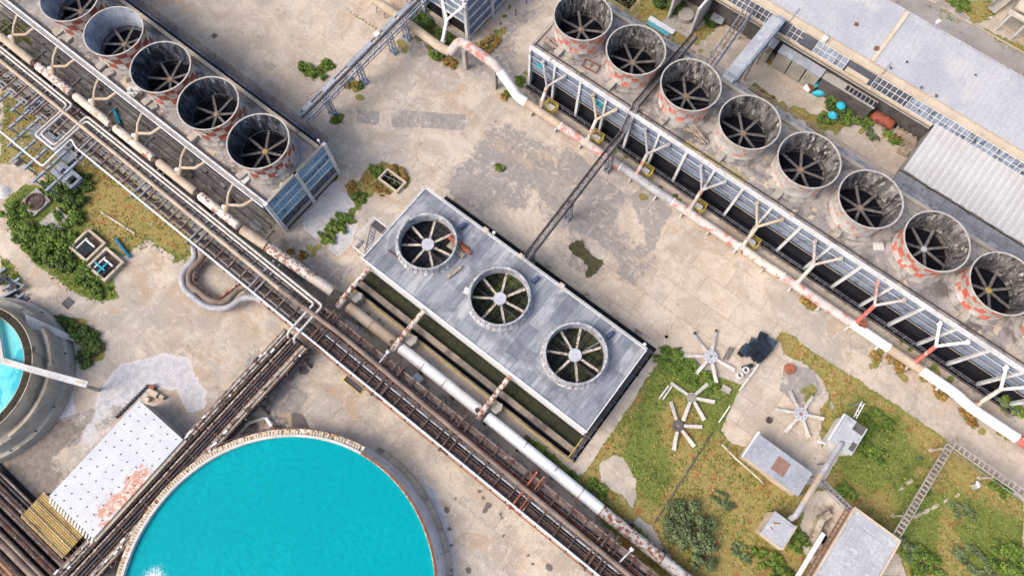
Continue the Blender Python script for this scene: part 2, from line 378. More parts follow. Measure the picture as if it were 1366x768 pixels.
# lower right grounds
paint('green dry', [(775,640),(885,472),(945,478),(1000,520),(1035,447),(1052,447),(1140,505),(1240,570),(1366,668),(1366,900),(930,900),(800,682)], 1., 5)
paint('dry', [(830,560),(880,520),(900,640),(870,680),(830,640)], .35, 20); paint('dry', [(935,480),(990,515),(985,560),(950,590),(930,540)], .25, 20)
paint('dry', [(878,476),(935,480),(925,520),(860,540)], .05, 12)
paint('dry', [(1140,520),(1200,560),(1240,620),(1180,650),(1120,640),(1130,580)], .2, 20); paint('dry', [(1090,545),(1175,600),(1140,620),(1130,560)], .2, 10)
paint('dry', [(1190,640),(1260,660),(1240,740),(1200,720)], .2, 15); paint('dry', [(1270,650),(1366,690),(1366,768),(1290,768)], .35, 20)
paint('mud', [(950,610),(985,600),(1000,640),(990,690),(940,680)], .45, 20)
paint('green dry', [(798,618),(820,605),(832,610),(848,640),(850,660),(845,682),(830,660),(802,645)], 0., 3); paint('peach', [(798,618),(820,605),(832,610),(848,640),(850,660),(845,682),(830,660),(802,645)], .2, 3)
paint('green dry', [(840,700),(852,688),(870,700),(885,730),(900,745),(870,735)], 0., 3)
paint('green dry grey', [(1018,468),(1041,454),(1064,464),(1080,480),(1096,505),(1112,540),(1108,575),(1122,602),(1098,650),(1075,645),(1010,600),(975,592),(962,573),(985,520)], 0., 3); paint('peach slab', [(1018,468),(1041,454),(1110,545),(1098,650),(962,573)], .6, 6)
paint('grey', [(1045,485),(1085,490),(1098,525),(1060,540),(1040,520)], .9, 6); paint('grey', [(1105,535),(1128,545),(1115,590),(1090,580)], .7, 5)
paint('green dry', [(1068,520),(1085,508),(1092,522),(1075,545)], .6, 3); paint('green dry', [(1094,545),(1106,530),(1112,560),(1096,600)], .8, 3)
paint('green dry', [(1078,655),(1110,650),(1130,678),(1110,740),(1085,760),(1066,720)], 0., 5); paint('peach mud', [(1080,665),(1120,668),(1100,740),(1085,760),(1070,720)], .5, 7)
paint('green dry', [(905,470),(950,440),(1000,440),(1035,447),(1030,470),(985,512),(942,498)], 0., 3)
paint('green dry', [(1180,728),(1200,740),(1210,768),(1170,768)], 0., 4)
for (u,v) in [(1202,652),(1213,642),(1223,688),(1235,682),(1247,676),(1262,668),(1277,660)]: blob('green dry', u, v, 6, 3, -30, .1, 3)
for (u,v,r) in ((752,335,6),(785,372,6),(800,338,5),(775,316,5),(808,350,4),(760,350,4)): blob('mud', u, v, r, r*.7, 30, .45, 4)
blob('grey', 775, 345, 40, 26, 35, .5, 12)
# weeds in and around the yards
def weeds(ch, pts, w, val=1.):
    for (u, v) in pts: blob(ch, u, v, w, w*.7, random.uniform(0,180), val, w*.45)
paint('green', [(5,270),(30,245),(60,250),(75,212),(110,215),(130,245),(115,300),(110,335),(150,372),(158,398),(130,402),(90,385),(50,350),(15,315)], 1., 6)
paint('green dry', [(90,195),(150,222),(250,300),(262,342),(235,350),(200,322),(190,330),(165,345),(120,320),(100,250)], .9, 12)
paint('green', [(120,230),(200,290),(250,330),(200,315),(140,260)], .3, 10)
paint('green dry', [(0,120),(50,140),(110,190),(60,240),(0,220)], .75, 10)
paint('green dry', [(0,225),(25,215),(45,225),(20,255),(0,250)], .0, 5)
paint('green', [(0,340),(18,352),(30,372),(25,385),(0,380)], .9, 5)
paint('green dry', [(55,425),(80,420),(115,425),(140,460),(138,478),(118,485),(100,450),(62,438)], .9, 5)
paint('dry green', [(0,18),(30,25),(45,60),(20,60),(0,40)], .6, 6); paint('green', [(0,25),(40,60),(0,40)], .7, 5)
paint('green dry', [(490,225),(510,215),(530,222),(548,240),(545,250),(520,258),(505,255),(487,262),(478,275),(465,262),(460,245),(475,250)], 1., 4)
weeds('green', [(478,275),(470,283),(462,292),(455,300),(447,308),(440,315),(433,322),(485,268),(492,258),(442,300)], 6)
weeds('dry', [(425,330),(418,338),(388,337),(405,340),(372,350),(445,238),(470,245),(413,330),(412,272)], 6); weeds('green', [(425,330),(418,338),(388,337),(405,340)], 6, .6)
weeds('green', [(404,90),(412,97),(420,100),(430,92),(440,88),(436,84),(447,160),(453,158),(478,116)], 7)
weeds('green dry', [(465,108),(460,112),(472,112),(476,118),(535,58),(540,65),(480,130)], 6)
for k in range(9): weeds('green dry', [(468+k*4.2, 17+k*2.6)], 1.8)
weeds('green dry', [(575,62),(585,72),(598,78),(607,86),(560,50)], 7); weeds('dry green', [(650,70),(656,62),(664,50),(670,42),(645,60),(635,62)], 6); weeds('green', [(680,10),(674,22),(668,32),(661,42)], 3)
weeds('dry green', [(673,130),(677,126)], 5); weeds('green', [(691,110),(698,104),(703,98)], 5); weeds('green', [(665,225),(668,222)], 5)
weeds('green', [(720,142),(728,150),(850,215),(880,250),(900,262),(905,268),(1060,375),(820,200),(835,208),(790,190),(770,178)], 5, .8)
weeds('green dry', [(858,263),(1078,404),(1082,408),(1170,480),(1196,482),(1200,495),(1207,505),(1232,505),(1252,528),(1290,555),(1300,565),(1310,575),(1335,575),(1345,580),(1250,500),(1175,470),(1165,488)], 6.5)
weeds('green', [(1205,455),(1215,465),(1245,490),(1268,505),(1350,540),(1360,550),(1340,545)], 6)
paint('green dry', [(1040,440),(1060,450),(1100,490),(1150,510),(1140,530),(1080,490),(1045,470)], 1., 4)
weeds('green', [(862,482),(850,500),(840,505)], 2); weeds('green', [(370,18),(762,25)], 0.1)
paint('green dry', [(810,0),(905,0),(890,20),(895,30),(932,40),(950,25),(955,40),(930,55),(895,62),(870,55),(855,38),(830,25),(812,12)], 1., 5); paint('dry', [(880,0),(905,0),(895,12),(880,10)], .1, 4)
weeds('green dry', [(900,60),(910,66),(918,62),(925,70),(935,68),(950,72),(908,75),(930,58)], 3.5)
weeds('green dry', [(1005,120),(1015,125),(1030,135),(1045,143),(1060,150),(1070,152),(1084,160),(1100,168),(1115,172),(1095,180),(1085,172),(1120,165)], 9)
weeds('green dry', [(985,112),(1026,82),(1150,175),(1160,178),(1190,185),(1200,182),(1180,180)], 5); weeds('dry', [(1340,300),(1355,310),(1210,290),(1222,298),(1300,335)], 5, .9)
paint('green dry', [(1238,8),(1262,14),(1285,28),(1278,32),(1250,20)], .9, 3); paint('green dry', [(1270,0),(1325,0),(1330,20),(1300,32),(1282,15)], .9, 5); paint('green dry', [(1310,38),(1366,60),(1366,75),(1320,55)], .8, 4)
paint('green', [(545,15),(560,5),(600,50),(612,62),(590,60),(560,38)], 1., 4)
paint('green', [(700,575),(760,620),(860,710),(900,768),(870,768),(800,690),(700,600)], .8, 6); paint('dry', [(740,620),(860,720),(850,730),(740,640)], .4, 8)
paint('green', [(770,640),(790,640),(800,665),(790,668)], 1., 5); paint('green', [(515,520),(540,560)]+[(530,540)], 0, 2)
paint('green', [(90,40),(330,240),(300,230),(100,80)], .25, 6)
nvx, nvy = len(GX), len(GY)
co = np.stack([wx, wy, np.zeros_like(wx)], -1).reshape(-1, 3).astype(np.float32)
gi = np.arange(nvx*nvy).reshape(nvy, nvx)
qd = np.stack([gi[:-1,:-1], gi[:-1,1:], gi[1:,1:], gi[1:,:-1]], -1).reshape(-1)
gm = bpy.data.meshes.new("ground"); nf = (nvx-1)*(nvy-1)
gm.vertices.add(len(co)); gm.vertices.foreach_set("co", co.reshape(-1))
gm.loops.add(nf*4); gm.loops.foreach_set("vertex_index", qd.astype(np.int32))
gm.polygons.add(nf); gm.polygons.foreach_set("loop_start", np.arange(0, nf*4, 4, dtype=np.int32)); gm.polygons.foreach_set("loop_total", np.full(nf, 4, np.int32))
gm.update()
for nm, ks in (("zones_a", ('green','dry','grey','salt')), ("zones_b", ('peach','stain','mud','slab'))):
    at = gm.color_attributes.new(nm, 'FLOAT_COLOR', 'POINT')
    at.data.foreach_set("color", np.stack([CH[k] for k in ks], -1).reshape(-1).astype(np.float32))
def ground_mat():
    t = NT("ground"); p = t.pos()
    nA = t.noise(p, .045, 6, .6); nB = t.noise(p, .22, 8, .66, .4); nC = t.noise(p, 1.3, 8, .72); nD = t.noise(p, 6., 4, .7)
    nE = t.noise(p, .55, 8, .7, .8)
    def attr(nm):
        a = t.n("ShaderNodeAttribute"); a.attribute_name = nm
        s = t.n("ShaderNodeSeparateColor"); t.put(s.inputs[0], a.outputs["Color"])
        return s.outputs[0], s.outputs[1], s.outputs[2], a.outputs["Alpha"]
    green, dry, grey, salt = attr("zones_a"); peach, stain, mud, slab = attr("zones_b")
    edge = t.math('ADD', t.math('MULTIPLY', t.math('SUBTRACT', nB, .5), 1.3), t.math('MULTIPLY', t.math('SUBTRACT', nC, .5), .9))
    def msk(ch, lo=.4, hi=.6, k=1.): return t.rng(t.math('ADD', ch, t.math('MULTIPLY', edge, k)), lo, hi)
    nM = t.noise(p, .15, 9, .68, .9); nG = t.noise(t.pos((1.1,.9,1)), .075, 9, .66, .5); nW = t.noise(t.pos((.8,1.3,1)), .11, 9, .7, 1.)
    col = t.mix(t.rng(nM, .38, .62), C(222,207,189), C(190,178,164))
    col = t.mix(t.rng(nW, .50, .60, 0, .75), col, C(198,172,145))
    col = t.mix(t.rng(nG, .52, .56, 0, .5), col, C(180,172,166))
    col = t.mix(t.math('MULTIPLY', msk(peach, .3, .8, .7), .75), col, t.mix(t.rng(nM, .36, .62), C(222,206,188), C(202,185,166)))
    col = t.mix(t.math('MULTIPLY', msk(grey, .42, .52, .5), .85), col, t.mix(t.rng(nC, .35, .65), C(170,163,159), C(146,140,138)))
    # worn bloom, scuffs and drag marks
    col = t.mix(t.rng(nE, .56, .60, 0, .35), col, C(178,167,156))
    col = t.mix(t.rng(t.noise(p, .5, 10, .76, 1.2), .55, .59, 0, .6), col, C(226,213,199))
    col = t.mix(t.rng(t.noise(p, 1.7, 9, .8, .8), .56, .62, 0, .5), col, C(156,142,128))
    col = t.mix(t.rng(t.noise(p, .34, 10, .74, 1.8), .60, .66, 0, .55), col, C(148,132,116))
    col = t.mix(t.rng(t.noise(t.pos((.22,1.2,1)), .7, 9, .75, .4), .57, .63, 0, .4), col, C(176,162,148))
    col = t.mix(t.rng(t.noise(t.pos((1.3,.2,1)), .6, 9, .75, .4), .58, .64, 0, .35), col, C(226,214,200))
    # tyre rings
    ds = t.n("ShaderNodeVectorMath", operation='DISTANCE'); t.put(ds.inputs[0], p); ds.inputs[1].default_value = tuple(P(840,395))
    ty = t.math('MULTIPLY', t.rng(t.math('PINGPONG', ds.outputs["Value"], .55), .05, .16, 1, 0), t.rng(ds.outputs["Value"], 3., 8.5, 1, 0))
    col = t.mix(t.math('MULTIPLY', ty, t.rng(nE, .42, .6, 0, .3)), col, C(186,160,134))
    nL = t.noise(p, .028, 3, .5); col = t.mix(1., col, t.mix(t.rng(nL, .35, .65), (.92,.915,.91,1), (1.07,1.06,1.04,1)), 'MULTIPLY')
    # slabs: joints and slight tone steps
    br = t.n("ShaderNodeTexBrick"); t.put(br.inputs["Vector"], t.pos((1,1,1))); br.offset = .5
    br.inputs["Scale"].default_value = 1.; br.inputs["Brick Width"].default_value = 6.2; br.inputs["Row Height"].default_value = 4.1
    br.inputs["Mortar Size"].default_value = .045; br.inputs["Color1"].default_value = (1.07,1.06,1.04,1); br.inputs["Color2"].default_value = (.91,.91,.92,1); br.inputs["Mortar"].default_value = (.66,.63,.6,1)
    sf = t.math('MULTIPLY', t.rng(slab, .2, .8, .5, 1.), t.rng(nE, .32, .5, .45, 1))
    col = t.mix(1., col, t.mix(sf, (1,1,1,1), br.outputs[0]), 'MULTIPLY')
    # cracks
    vo = t.n("ShaderNodeTexVoronoi"); vo.feature = 'DISTANCE_TO_EDGE'; vo.inputs["Scale"].default_value = .13
    wv = t.n("ShaderNodeVectorMath", operation='ADD'); nz = t.n("ShaderNodeTexNoise"); nz.inputs["Scale"].default_value = .5; nz.inputs["Detail"].default_value = 6
    t.put(nz.inputs["Vector"], p); t.put(wv.inputs[0], p)
    ms = t.n("ShaderNodeVectorMath", operation='SCALE'); t.put(ms.inputs[0], nz.outputs[1]); ms.inputs["Scale"].default_value = 2.4; t.put(wv.inputs[1], ms.outputs[0])
    t.put(vo.inputs["Vector"], wv.outputs[0])
    col = t.mix(t.math('MULTIPLY', t.rng(vo.outputs["Distance"], .003, .010, .35, 0), t.rng(nA, .45, .6)), col, C(120,104,90))
    col = t.mix(t.math('MULTIPLY', msk(mud, .4, .6), .9), col, t.mix(t.rng(nC, .35, .62), C(160,148,138), C(126,116,108)))
    col = t.mix(t.math('MULTIPLY', msk(salt, .45, .62, .8), .85), col, t.mix(t.rng(nC, .35, .65), C(220,217,218), C(188,188,194)))
    sx = t.math('ADD', salt, t.math('MULTIPLY', edge, .8)); rim = t.math('MULTIPLY', t.rng(sx, .42, .5), t.rng(sx, .54, .7, 1, 0))
    col = t.mix(t.math('MULTIPLY', rim, .45), col, C(236,233,232))
    col = t.mix(t.math('MULTIPLY', msk(stain, .4, .6, .8), .8), col, C(92,86,88))
    # grasses
    g2 = t.noise(p, 2.3, 6, .75)
    gcol = t.mix(t.rng(g2, .36, .64), C(104,120,52), C(136,142,74))
    dcol = t.mix(t.rng(g2, .36, .64), C(176,158,96), C(148,134,78))
    dcol = t.mix(t.rng(nE, .52, .64), dcol, C(164,112,70))
    gcol = t.mix(t.rng(t.noise(p, .35, 6, .7), .5, .62, 0, .75), gcol, C(86,100,44))
    isdry = t.rng(t.math('ADD', t.math('MULTIPLY', dry, .55), t.math('MULTIPLY', nB, .9)), .70, .92)
    vcol = t.mix(isdry, gcol, dcol)
    vmask = t.rng(t.math('ADD', t.math('MAXIMUM', green, t.math('MULTIPLY', dry, .92)), t.math('MULTIPLY', edge, 1.25)), .42, .54)
    col = t.mix(vmask, col, vcol)
    col = t.mix(1., col, t.mix(t.rng(nD, .3, .7), (.82,.82,.82,1), (1.14,1.14,1.14,1)), 'MULTIPLY')
    t.bump(t.math('ADD', nC, t.math('MULTIPLY', nD, .5)), .05, .5)
    return t.fin(col, .92, 0, .2)
gm.materials.append(ground_mat())
go = bpy.data.objects.new("ground", gm); COL.objects.link(go); go["kind"] = "structure"

# ------------------------------------------------------------------ foliage
def leafmat(name, a, b, c):
    t = NT(name); at = t.n("ShaderNodeAttribute"); at.attribute_name = "tone"
    col = t.mix(t.rng(at.outputs["Fac"], 0, .5, smooth=False), a, b); col = t.mix(t.rng(at.outputs["Fac"], .5, 1, smooth=False), col, c)
    m = t.fin(col, .7, 0, .2)
    t.b.inputs["Subsurface Weight"].default_value = 0.0
    return m
M['leaf'] = leafmat("green leaves", C(58,78,32), C(100,126,50), C(142,162,74))
M['leaf_dark'] = leafmat("dark green leaves", C(46,64,32), C(76,100,46), C(112,134,64))
M['leaf_grey'] = leafmat("grey green leaves", C(72,88,56), C(104,120,78), C(150,160,110))
M['leaf_dry'] = leafmat("dry weeds", C(120,86,48), C(160,124,66), C(190,164,96))
M['grass_g'] = leafmat("green grass", C(80,98,36), C(122,132,54), C(166,164,86))
M['grass_d'] = leafmat("dry grass", C(140,112,60), C(178,152,88), C(212,190,130))
M['bark'] = surf("bark", C(120,100,84), C(96,80,66), 2.)
def quads(cen, nrm, size, tone, name, mat, asp=1.6):
    """leaf shaped quads at cen (n,3), facing nrm, with a tone attribute per face"""
    n = len(cen); nrm = nrm/np.linalg.norm(nrm, axis=1)[:,None]
    r = RNG.normal(size=(n,3)); a = np.cross(nrm, r); a /= np.linalg.norm(a, axis=1)[:,None]; b = np.cross(nrm, a)
    a = a*size[:,None]*.5*asp; b = b*size[:,None]*.5
    v = np.stack([cen-a, cen+b, cen+a, cen-b], 1).reshape(-1,3).astype(np.float32)
    me = bpy.data.meshes.new(name); me.vertices.add(4*n); me.vertices.foreach_set("co", v.reshape(-1))
    me.loops.add(4*n); me.loops.foreach_set("vertex_index", np.arange(4*n, dtype=np.int32))
    me.polygons.add(n); me.polygons.foreach_set("loop_start", np.arange(0,4*n,4,dtype=np.int32)); me.polygons.foreach_set("loop_total", np.full(n,4,np.int32))
    me.update(); at = me.attributes.new("tone", 'FLOAT', 'FACE'); at.data.foreach_set("value", tone.astype(np.float32)); me.materials.append(mat)
    return me
def crown(rx, ry, h, n, mat, lobes=9, ls=.26, z0=.1, rz=0.):
    cs, rs = [], []; lobes = int(lobes*2.2)
    for k in range(lobes):
        a = RNG.uniform(0, 2*math.pi); q = math.sqrt(RNG.uniform(0, 1))*1.05
        cs.append((q*math.cos(a)*rx, q*math.sin(a)*ry, z0+h*RNG.uniform(.25,.62)*(1-.35*q))); rs.append(RNG.uniform(.10,.36))
    cs = np.array(cs); rs = np.array(rs); L = RNG.integers(0, lobes, n); d = RNG.normal(size=(n,3)); d /= np.linalg.norm(d, axis=1)[:,None]
    rad = RNG.uniform(.3, 1.35, n)**.7
    c = cs[L] + d*np.array([rx,ry,h*.8])*(rs[L]*rad)[:,None]
    c[:,2] = np.clip(c[:,2], .05, None)
    lt = RNG.uniform(.15,.85,lobes)
    tone = np.clip(lt[L]*.5+RNG.uniform(0,.6,n), 0, 1)
    if rz:
        cc, ss = math.cos(rz), math.sin(rz); c[:,:2] = np.stack([c[:,0]*cc-c[:,1]*ss, c[:,0]*ss+c[:,1]*cc], 1)
    nr = d*.7+np.array([0,0,.6])+RNG.normal(size=(n,3))*.5
    return quads(c, nr, RNG.uniform(ls*.6, ls*1.3, n), tone, "foliage", mat)
def bush(u, v, rx, ry, h, label, mat='leaf', name='bush', cat='bush', n=None, rz=0., group=None, trunk=True, ls=.26):
    p = P(u, v, 0); t = thing(name, label, cat, tuple(p), group)
    n = n or int(520*max(rx*ry, .25)+200)
    me = crown(rx, ry, h, n, M[mat], max(5, int(6+rx*ry)), ls, rz=rz)
    o = bpy.data.objects.new("foliage" if name != 'tree' else "crown", me); COL.objects.link(o); o.parent = t; ORG[o] = tuple(p)
    if trunk:
        mb = MB()
        for k in range(4):
            a = random.uniform(0, 6.28); e = (p.x+math.cos(a)*rx*.45, p.y+math.sin(a)*ry*.45, h*.6)
            mb.tube([(p.x,p.y,-.05),(p.x+math.cos(a)*rx*.12,p.y+math.sin(a)*ry*.12,h*.3),e], .05*h**.5, 6, rad=[.06*h**.5,.045*h**.5,.015])
        part(t, "stem" if name != 'tree' else "trunk", mb, M['bark'])
    return t
def scatter(name, chan, n, size, mat, hmax, seedth=.45):
    X = RNG.uniform(-96, 90, n*5); Y = RNG.uniform(-32, 102, n*5)
    ix = np.clip(np.searchsorted(GX, X), 0, nvx-1); iy = np.clip(np.searchsorted(GY, Y), 0, nvy-1)
    w = chan[iy, ix]; pu = PU[iy, ix]; pv = PV[iy, ix]
    cl = np.sin(X*1.7+np.sin(Y*1.3)*2)*np.sin(Y*1.9+np.sin(X*.9)*2)*.5+.5
    keep = (w*(.45+.75*cl) > RNG.uniform(.25, 1.0, len(w))) & (pu > -60) & (pu < 1430) & (pv > -60) & (pv < 830)
    X, Y, cl = X[keep][:n], Y[keep][:n], cl[keep][:n]
    c = np.stack([X*CY+Y*SY, -X*SY+Y*CY, RNG.uniform(.03, hmax, len(X))*(.4+.6*cl)], 1)
    nr = RNG.normal(size=(len(X),3))*.55+np.array([0,0,1.])
    me = quads(c, nr, RNG.uniform(size*.5, size*1.3, len(X)), np.clip(RNG.uniform(0,1,len(X))*.7+cl*.3, 0, 1), name, M[mat], 2.6)
    o = bpy.data.objects.new(name, me); COL.objects.link(o); o["kind"] = "stuff"; return o
NB = np.sin(LX*.31+np.sin(LY*.23)*2)*np.sin(LY*.37+np.sin(LX*.19)*2)*.5+.5
o = scatter("green_grass", np.clip(CH['green']*(1.15-CH['dry']*NB*1.1), 0, 1), 75000, .17, 'grass_g', .28); o["label"] = "low green grass and weeds growing over the waste ground"; o["category"] = "grass"
o = scatter("dry_grass", np.clip(CH['dry']*(NB*1.2), 0, 1), 60000, .16, 'grass_d', .24); o["label"] = "straw coloured dry grass patches among the green weeds"; o["category"] = "grass"
# ------------------------------------------------------------------ fan stacks (row towers)
DZ = 9.7
BL = 7
_cache = {}
def blade_mesh(key, r0, r1, w, t, ang, mats, local=(0,0,0)):
    mb = MB(); c, s = math.cos(ang), math.sin(ang)
    # hollow looking blade: slightly twisted long box with two raised edges
    p = Vector((r0*c, r0*s, 0)); q = Vector((r1*c, r1*s, 0)); nx = Vector((-s, c, 0))
    mb.beam(p, q, w, t); mb.beam(p+nx*w*.42+Vector((0,0,t*.9)), q+nx*w*.42+Vector((0,0,t*.9)), w*.16, t)
    mb.beam(p-nx*w*.42+Vector((0,0,t*.9)), q-nx*w*.42+Vector((0,0,t*.9)), w*.16, t)
    mb.beam(p*.55, p*1.15, w*.35, t*.8)
    return mb
def stack(x, y, label, group, seed, checks, lining, ang0, hub='hub', blade='blade'):
    """flared concrete stack with a fan; checks(band, panel) -> material slot"""
    rr = random.Random(seed)
    t = thing("fan_stack", label, "fan stack", (x, y, DZ), group)
    z = DZ; seg = 54
    prof = [(4.62,z+.02),(4.62,z+.14),(4.4,z+.18),(4.16,z+.4),(4.02,z+.75),(3.94,z+1.2),(3.92,z+1.8),(3.97,z+2.5),(4.07,z+3.15),(4.2,z+3.8),(4.36,z+4.4)]
    mb = MB()
    def mf(j, k):
        if j < 4: return 4
        b = 0 if j < 6 else (1 if j < 8 else 2)
        return checks(b, k//3, rr)
    mb.lathe(x, y, prof, seg, mf=mf)
    for k in range(18):
        a = 2*math.pi*(k*3)/seg; pts = [(x+(r+.01)*math.cos(a), y+(r+.01)*math.sin(a), zz) for r, zz in prof[4:]]
        for i in range(len(pts)-1): mb.beam(pts[i], pts[i+1], .06, .05)
    sh = part(t, "shell", mb, [M['shell_white'], M['shell_red'], M['shell_redfade'], M['shell_red_shade'], M['shell_base']])
    mb = MB(); mb.lathe(x, y, [(4.28,z+4.4),(4.1,z+3.8),(3.94,z+3.1),(3.83,z+2.4),(3.76,z+1.8),(3.73,z+1.2),(3.72,z+.1)], seg)
    part(t, "lining", mb, M[lining])
    mb = MB(); mb.lathe(x, y, [(4.36,z+4.38),(4.46,z+4.40),(4.46,z+4.52),(4.27,z+4.52),(4.27,z+4.38)], 56); part(sh, "rim", mb, M['rim'])
    mb = MB(); mb.lathe(x, y, [(3.72,z+.95),(3.60,z+.97),(3.58,z+1.08),(3.74,z+1.1)], 48); part(t, "throat_ring", mb, M['steel_dark'])
    mb = MB(); mb.cyl(x, y, z-.0, z+.06, 3.71, 40); part(t, "fan_well_shade", mb, M['black'])  # black disc on the deck, painted as the unlit depth below the fan
    mb = MB(); ba = ang0+rr.uniform(.2,.5)
    c, s = math.cos(.6), math.sin(.6)
    mb.beam((x-3.6*c-.6*s, y-3.6*s+.6*c, z+.4), (x+3.6*c-.6*s, y+3.6*s+.6*c, z+.4), .22, .3); mb.beam((x-3.6*c+.6*s, y-3.6*s-.6*c, z+.4), (x+3.6*c+.6*s, y+3.6*s-.6*c, z+.4), .22, .3)
    mb.beam((x+2.2*s, y-2.2*c, z+.25), (x-2.2*s, y+2.2*c, z+.25), .16, .2); mb.box(x-.5, x+.5, y-.4, y+.4, z+.3, z+1.05)
    part(t, "gearbox_beam", mb, M['dark'])
    mb = MB(); mb.cyl(x, y, z+1.12, z+1.5, .42, 20); mb.cyl(x, y, z+1.5, z+1.58, .2, 12)
    for k in range(8): mb.cyl(x+.32*math.cos(k*.785), y+.32*math.sin(k*.785), z+1.5, z+1.56, .05, 6)
    hb = part(t, "fan_hub", mb, M[hub])
    for k in range(BL):
        mb = blade_mesh(0, .38, 3.52, .38, .06, ang0+k*2*math.pi/BL, None)
        mb.v = [(a+x, b+y, cc+z+1.35) for a, b, cc in mb.v]
        part(hb, "fan_blade", mb, M[blade])
    # drive shaft hatch on the side facing the pipes
    a = math.radians(-97); hx, hy = x+4.5*math.cos(a), y+4.5*math.sin(a)
    mb = MB(); mb.beam((x+3.7*math.cos(a), y+3.7*math.sin(a), z+.55), (hx+.9*math.cos(a), hy+.9*math.sin(a), z+.42), .95, .8)
    mb.beam((hx, hy, z+.9), (hx+.9*math.cos(a), hy+.9*math.sin(a), z+.86), 1.1, .06)
    part(t, "drive_hatch", mb, M['conc'])
    return t
def ck_left(b, k, rr):
    on = (b+k) % 2 == 0
    if not on or b == 0 and rr.random() < .12: return 0
    ang = k*2*math.pi/18
    return 3 if math.cos(ang+.35) > .3 and rr.random() < .9 else 1
def ck_mid(b, k, rr):
    if (b+k) % 2 == 0: return rr.choice([2,2,1,2,2,1])
    return 0
def ck_strong(b, k, rr): return 1 if (b+k) % 2 == 0 and b > -1 and rr.random() < .92 else 0
def ck_none(b, k, rr): return 2 if ((b+k) % 2 == 0 and rr.random() < .3) else 0

RX = [-34.7,-25.0,-15.3,-5.3,4.45,14.15,24.2,33.9,43.8]
LBLR = ["faded red and white checked stack at the upper left end of the long right row",
 "mouldy fan stack between the row's first stack and the overhead walkway",
 "fan stack just right of the dark footbridge crossing the deck, chequers nearly faded",
 "plain pale stack, fourth of the long row, hatch facing the yard",
 "mid row pale stack opposite the teal scraps in the weeds",
 "plain white stack with one small red mark, beside the end of the ribbed white shed",
 "strongly chequered red and white stack beside the tiled canopy, blackened lining",
 "red and white chequered stack with yellow hub near the right edge of the picture",
 "last stack of the long row, cut off by the right edge of the picture"]
CKR = [ck_mid, ck_mid, ck_mid, ck_none, ck_none, ck_none, ck_strong, ck_strong, ck_strong]
YR = 61.8
def imgang(deg): return math.radians(deg) - YAW
ANG = [95, 107, 92, 94, 79, 90, 108, 108, 90]
# ------------------------------------------------------------------ right row tower block
R0, R1, RF, RB = -39.6, 49.5, 55.3, 68.4
t = thing("cooling_tower_block", "long cooling tower block with blue grey louvred front, under the right hand stack row", "cooling tower", ((R0+R1)/2, (RF+RB)/2, 0))
mb = MB().box(R0, R1, RF+.5, RB, 9.35, DZ); part(t, "deck", mb, M['conc_deck'])
mb = MB().box(R0+.3, R1-.3, RF+.9, RB-.2, -.05, 9.34); part(t, "shaded_interior", mb, M['dark'])  # solid box painted near black for the shade inside the tower
mb = MB().box(R0, R1, RB-.18, RB+.02, 0, 9.33); part(t, "rear_wall", mb, M['conc'])
mb = MB().box(R0-.02, R1, RF-.12, RF+.34, 9.3, 9.9); part(t, "front_parapet", mb, M['beam'])
mb = MB().box(R0, R1, RB-.35, RB+.25, 9.72, 10.15); part(t, "rear_parapet", mb, M['conc'])
mb = MB().box(R0-.05, R0+.4, RF+.5, RB-.4, 9.4, 10.0); part(t, "end_parapet", mb, M['conc'])
for zb, hb in ((7.75,.16),(6.05,.16),(4.3,.16)):
    mb = MB().box(R0, R1, RF-.02, RF+.03, zb-hb/2, zb+hb/2); part(t, "front_beam", mb, M['beam' if zb > 7 else 'conc'])
cols = [R0+.15+4.87*k for k in range(19)]
for i, cx_ in enumerate(cols):
    w = .42 if i % 2 == 0 else .36
    mb = MB().box(cx_-w/2, cx_+w/2, RF-.22, RF+.3, -.05, 9.29); part(t, "column", mb, M['beam'])
for i in range(18):
    for (za, zb) in ((7.76,9.28),(6.06,7.74),(4.4,6.04)):
        lean = .0
        mb = MB(); x0, x1 = cols[i]+.2, cols[i+1]-.2
        mb.add([(x0,RF+.2,za),(x1,RF+.2,za),(x1,RF+.06,zb),(x0,RF+.06,zb),(x0,RF+.28,za),(x1,RF+.28,za),(x1,RF+.16,zb),(x0,RF+.16,zb)], [(0,1,2,3),(7,6,5,4),(3,2,6,7),(1,0,4,5),(0,3,7,4),(2,1,5,6)])
        mt = 'louver_teal' if (i, za) in ((0,6.23),(3,7.93),(3,6.23)) and False else 'louver'
        part(t, "louver_panel", mb, M[mt])
for (xx, zz) in ((-37.6,6.5),(-26.6,6.9),(-25.9,6.7)):
    mb = MB().box(xx-.45, xx+.45, RF+.0, RF+.05, zz-.5, zz+.6); part(t, "replacement_sheet", mb, M['teal'], "teal replacement sheet in the louvres")
mb = MB().box(R0, R1, RF-1.05, RF-.88, 0, .3); part(t, "basin_kerb", mb, M['conc_dark'])
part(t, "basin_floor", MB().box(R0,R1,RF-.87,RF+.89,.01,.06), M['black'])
mb = MB()
for k in range(60):
    x = R0+.3+1.5*k
    mb.beam((x, RF-.95, .7), (x, RF-.95, 1.75), .05, .05)
for zz in (1.2, 1.75): mb.beam((R0+.3, RF-.95, zz), (R1-.5, RF-.95, zz), .05, .05)
part(t, "basin_railing", mb, M['steel'])
# left end face
for zb in (7.75,6.05,4.2,1.2):
    mb = MB().box(R0-.14, R0+.25, RF+.5, RB-.1, zb-.2, zb+.2); part(t, "end_beam", mb, M['beam'])
for yy in (RF+.1, RF+6.5, RB-.2):
    mb = MB().box(R0-.25, R0+.25, yy-.22, yy+.22, 0, 9.3) if yy > RF+1 else None
    if mb: part(t, "column", mb, M['beam'])
mb = MB().box(R0-.02, R0+.28, RF+.5, RB-.3, .2, 9.3); part(t, "end_louver_panel", mb, M['louver'])
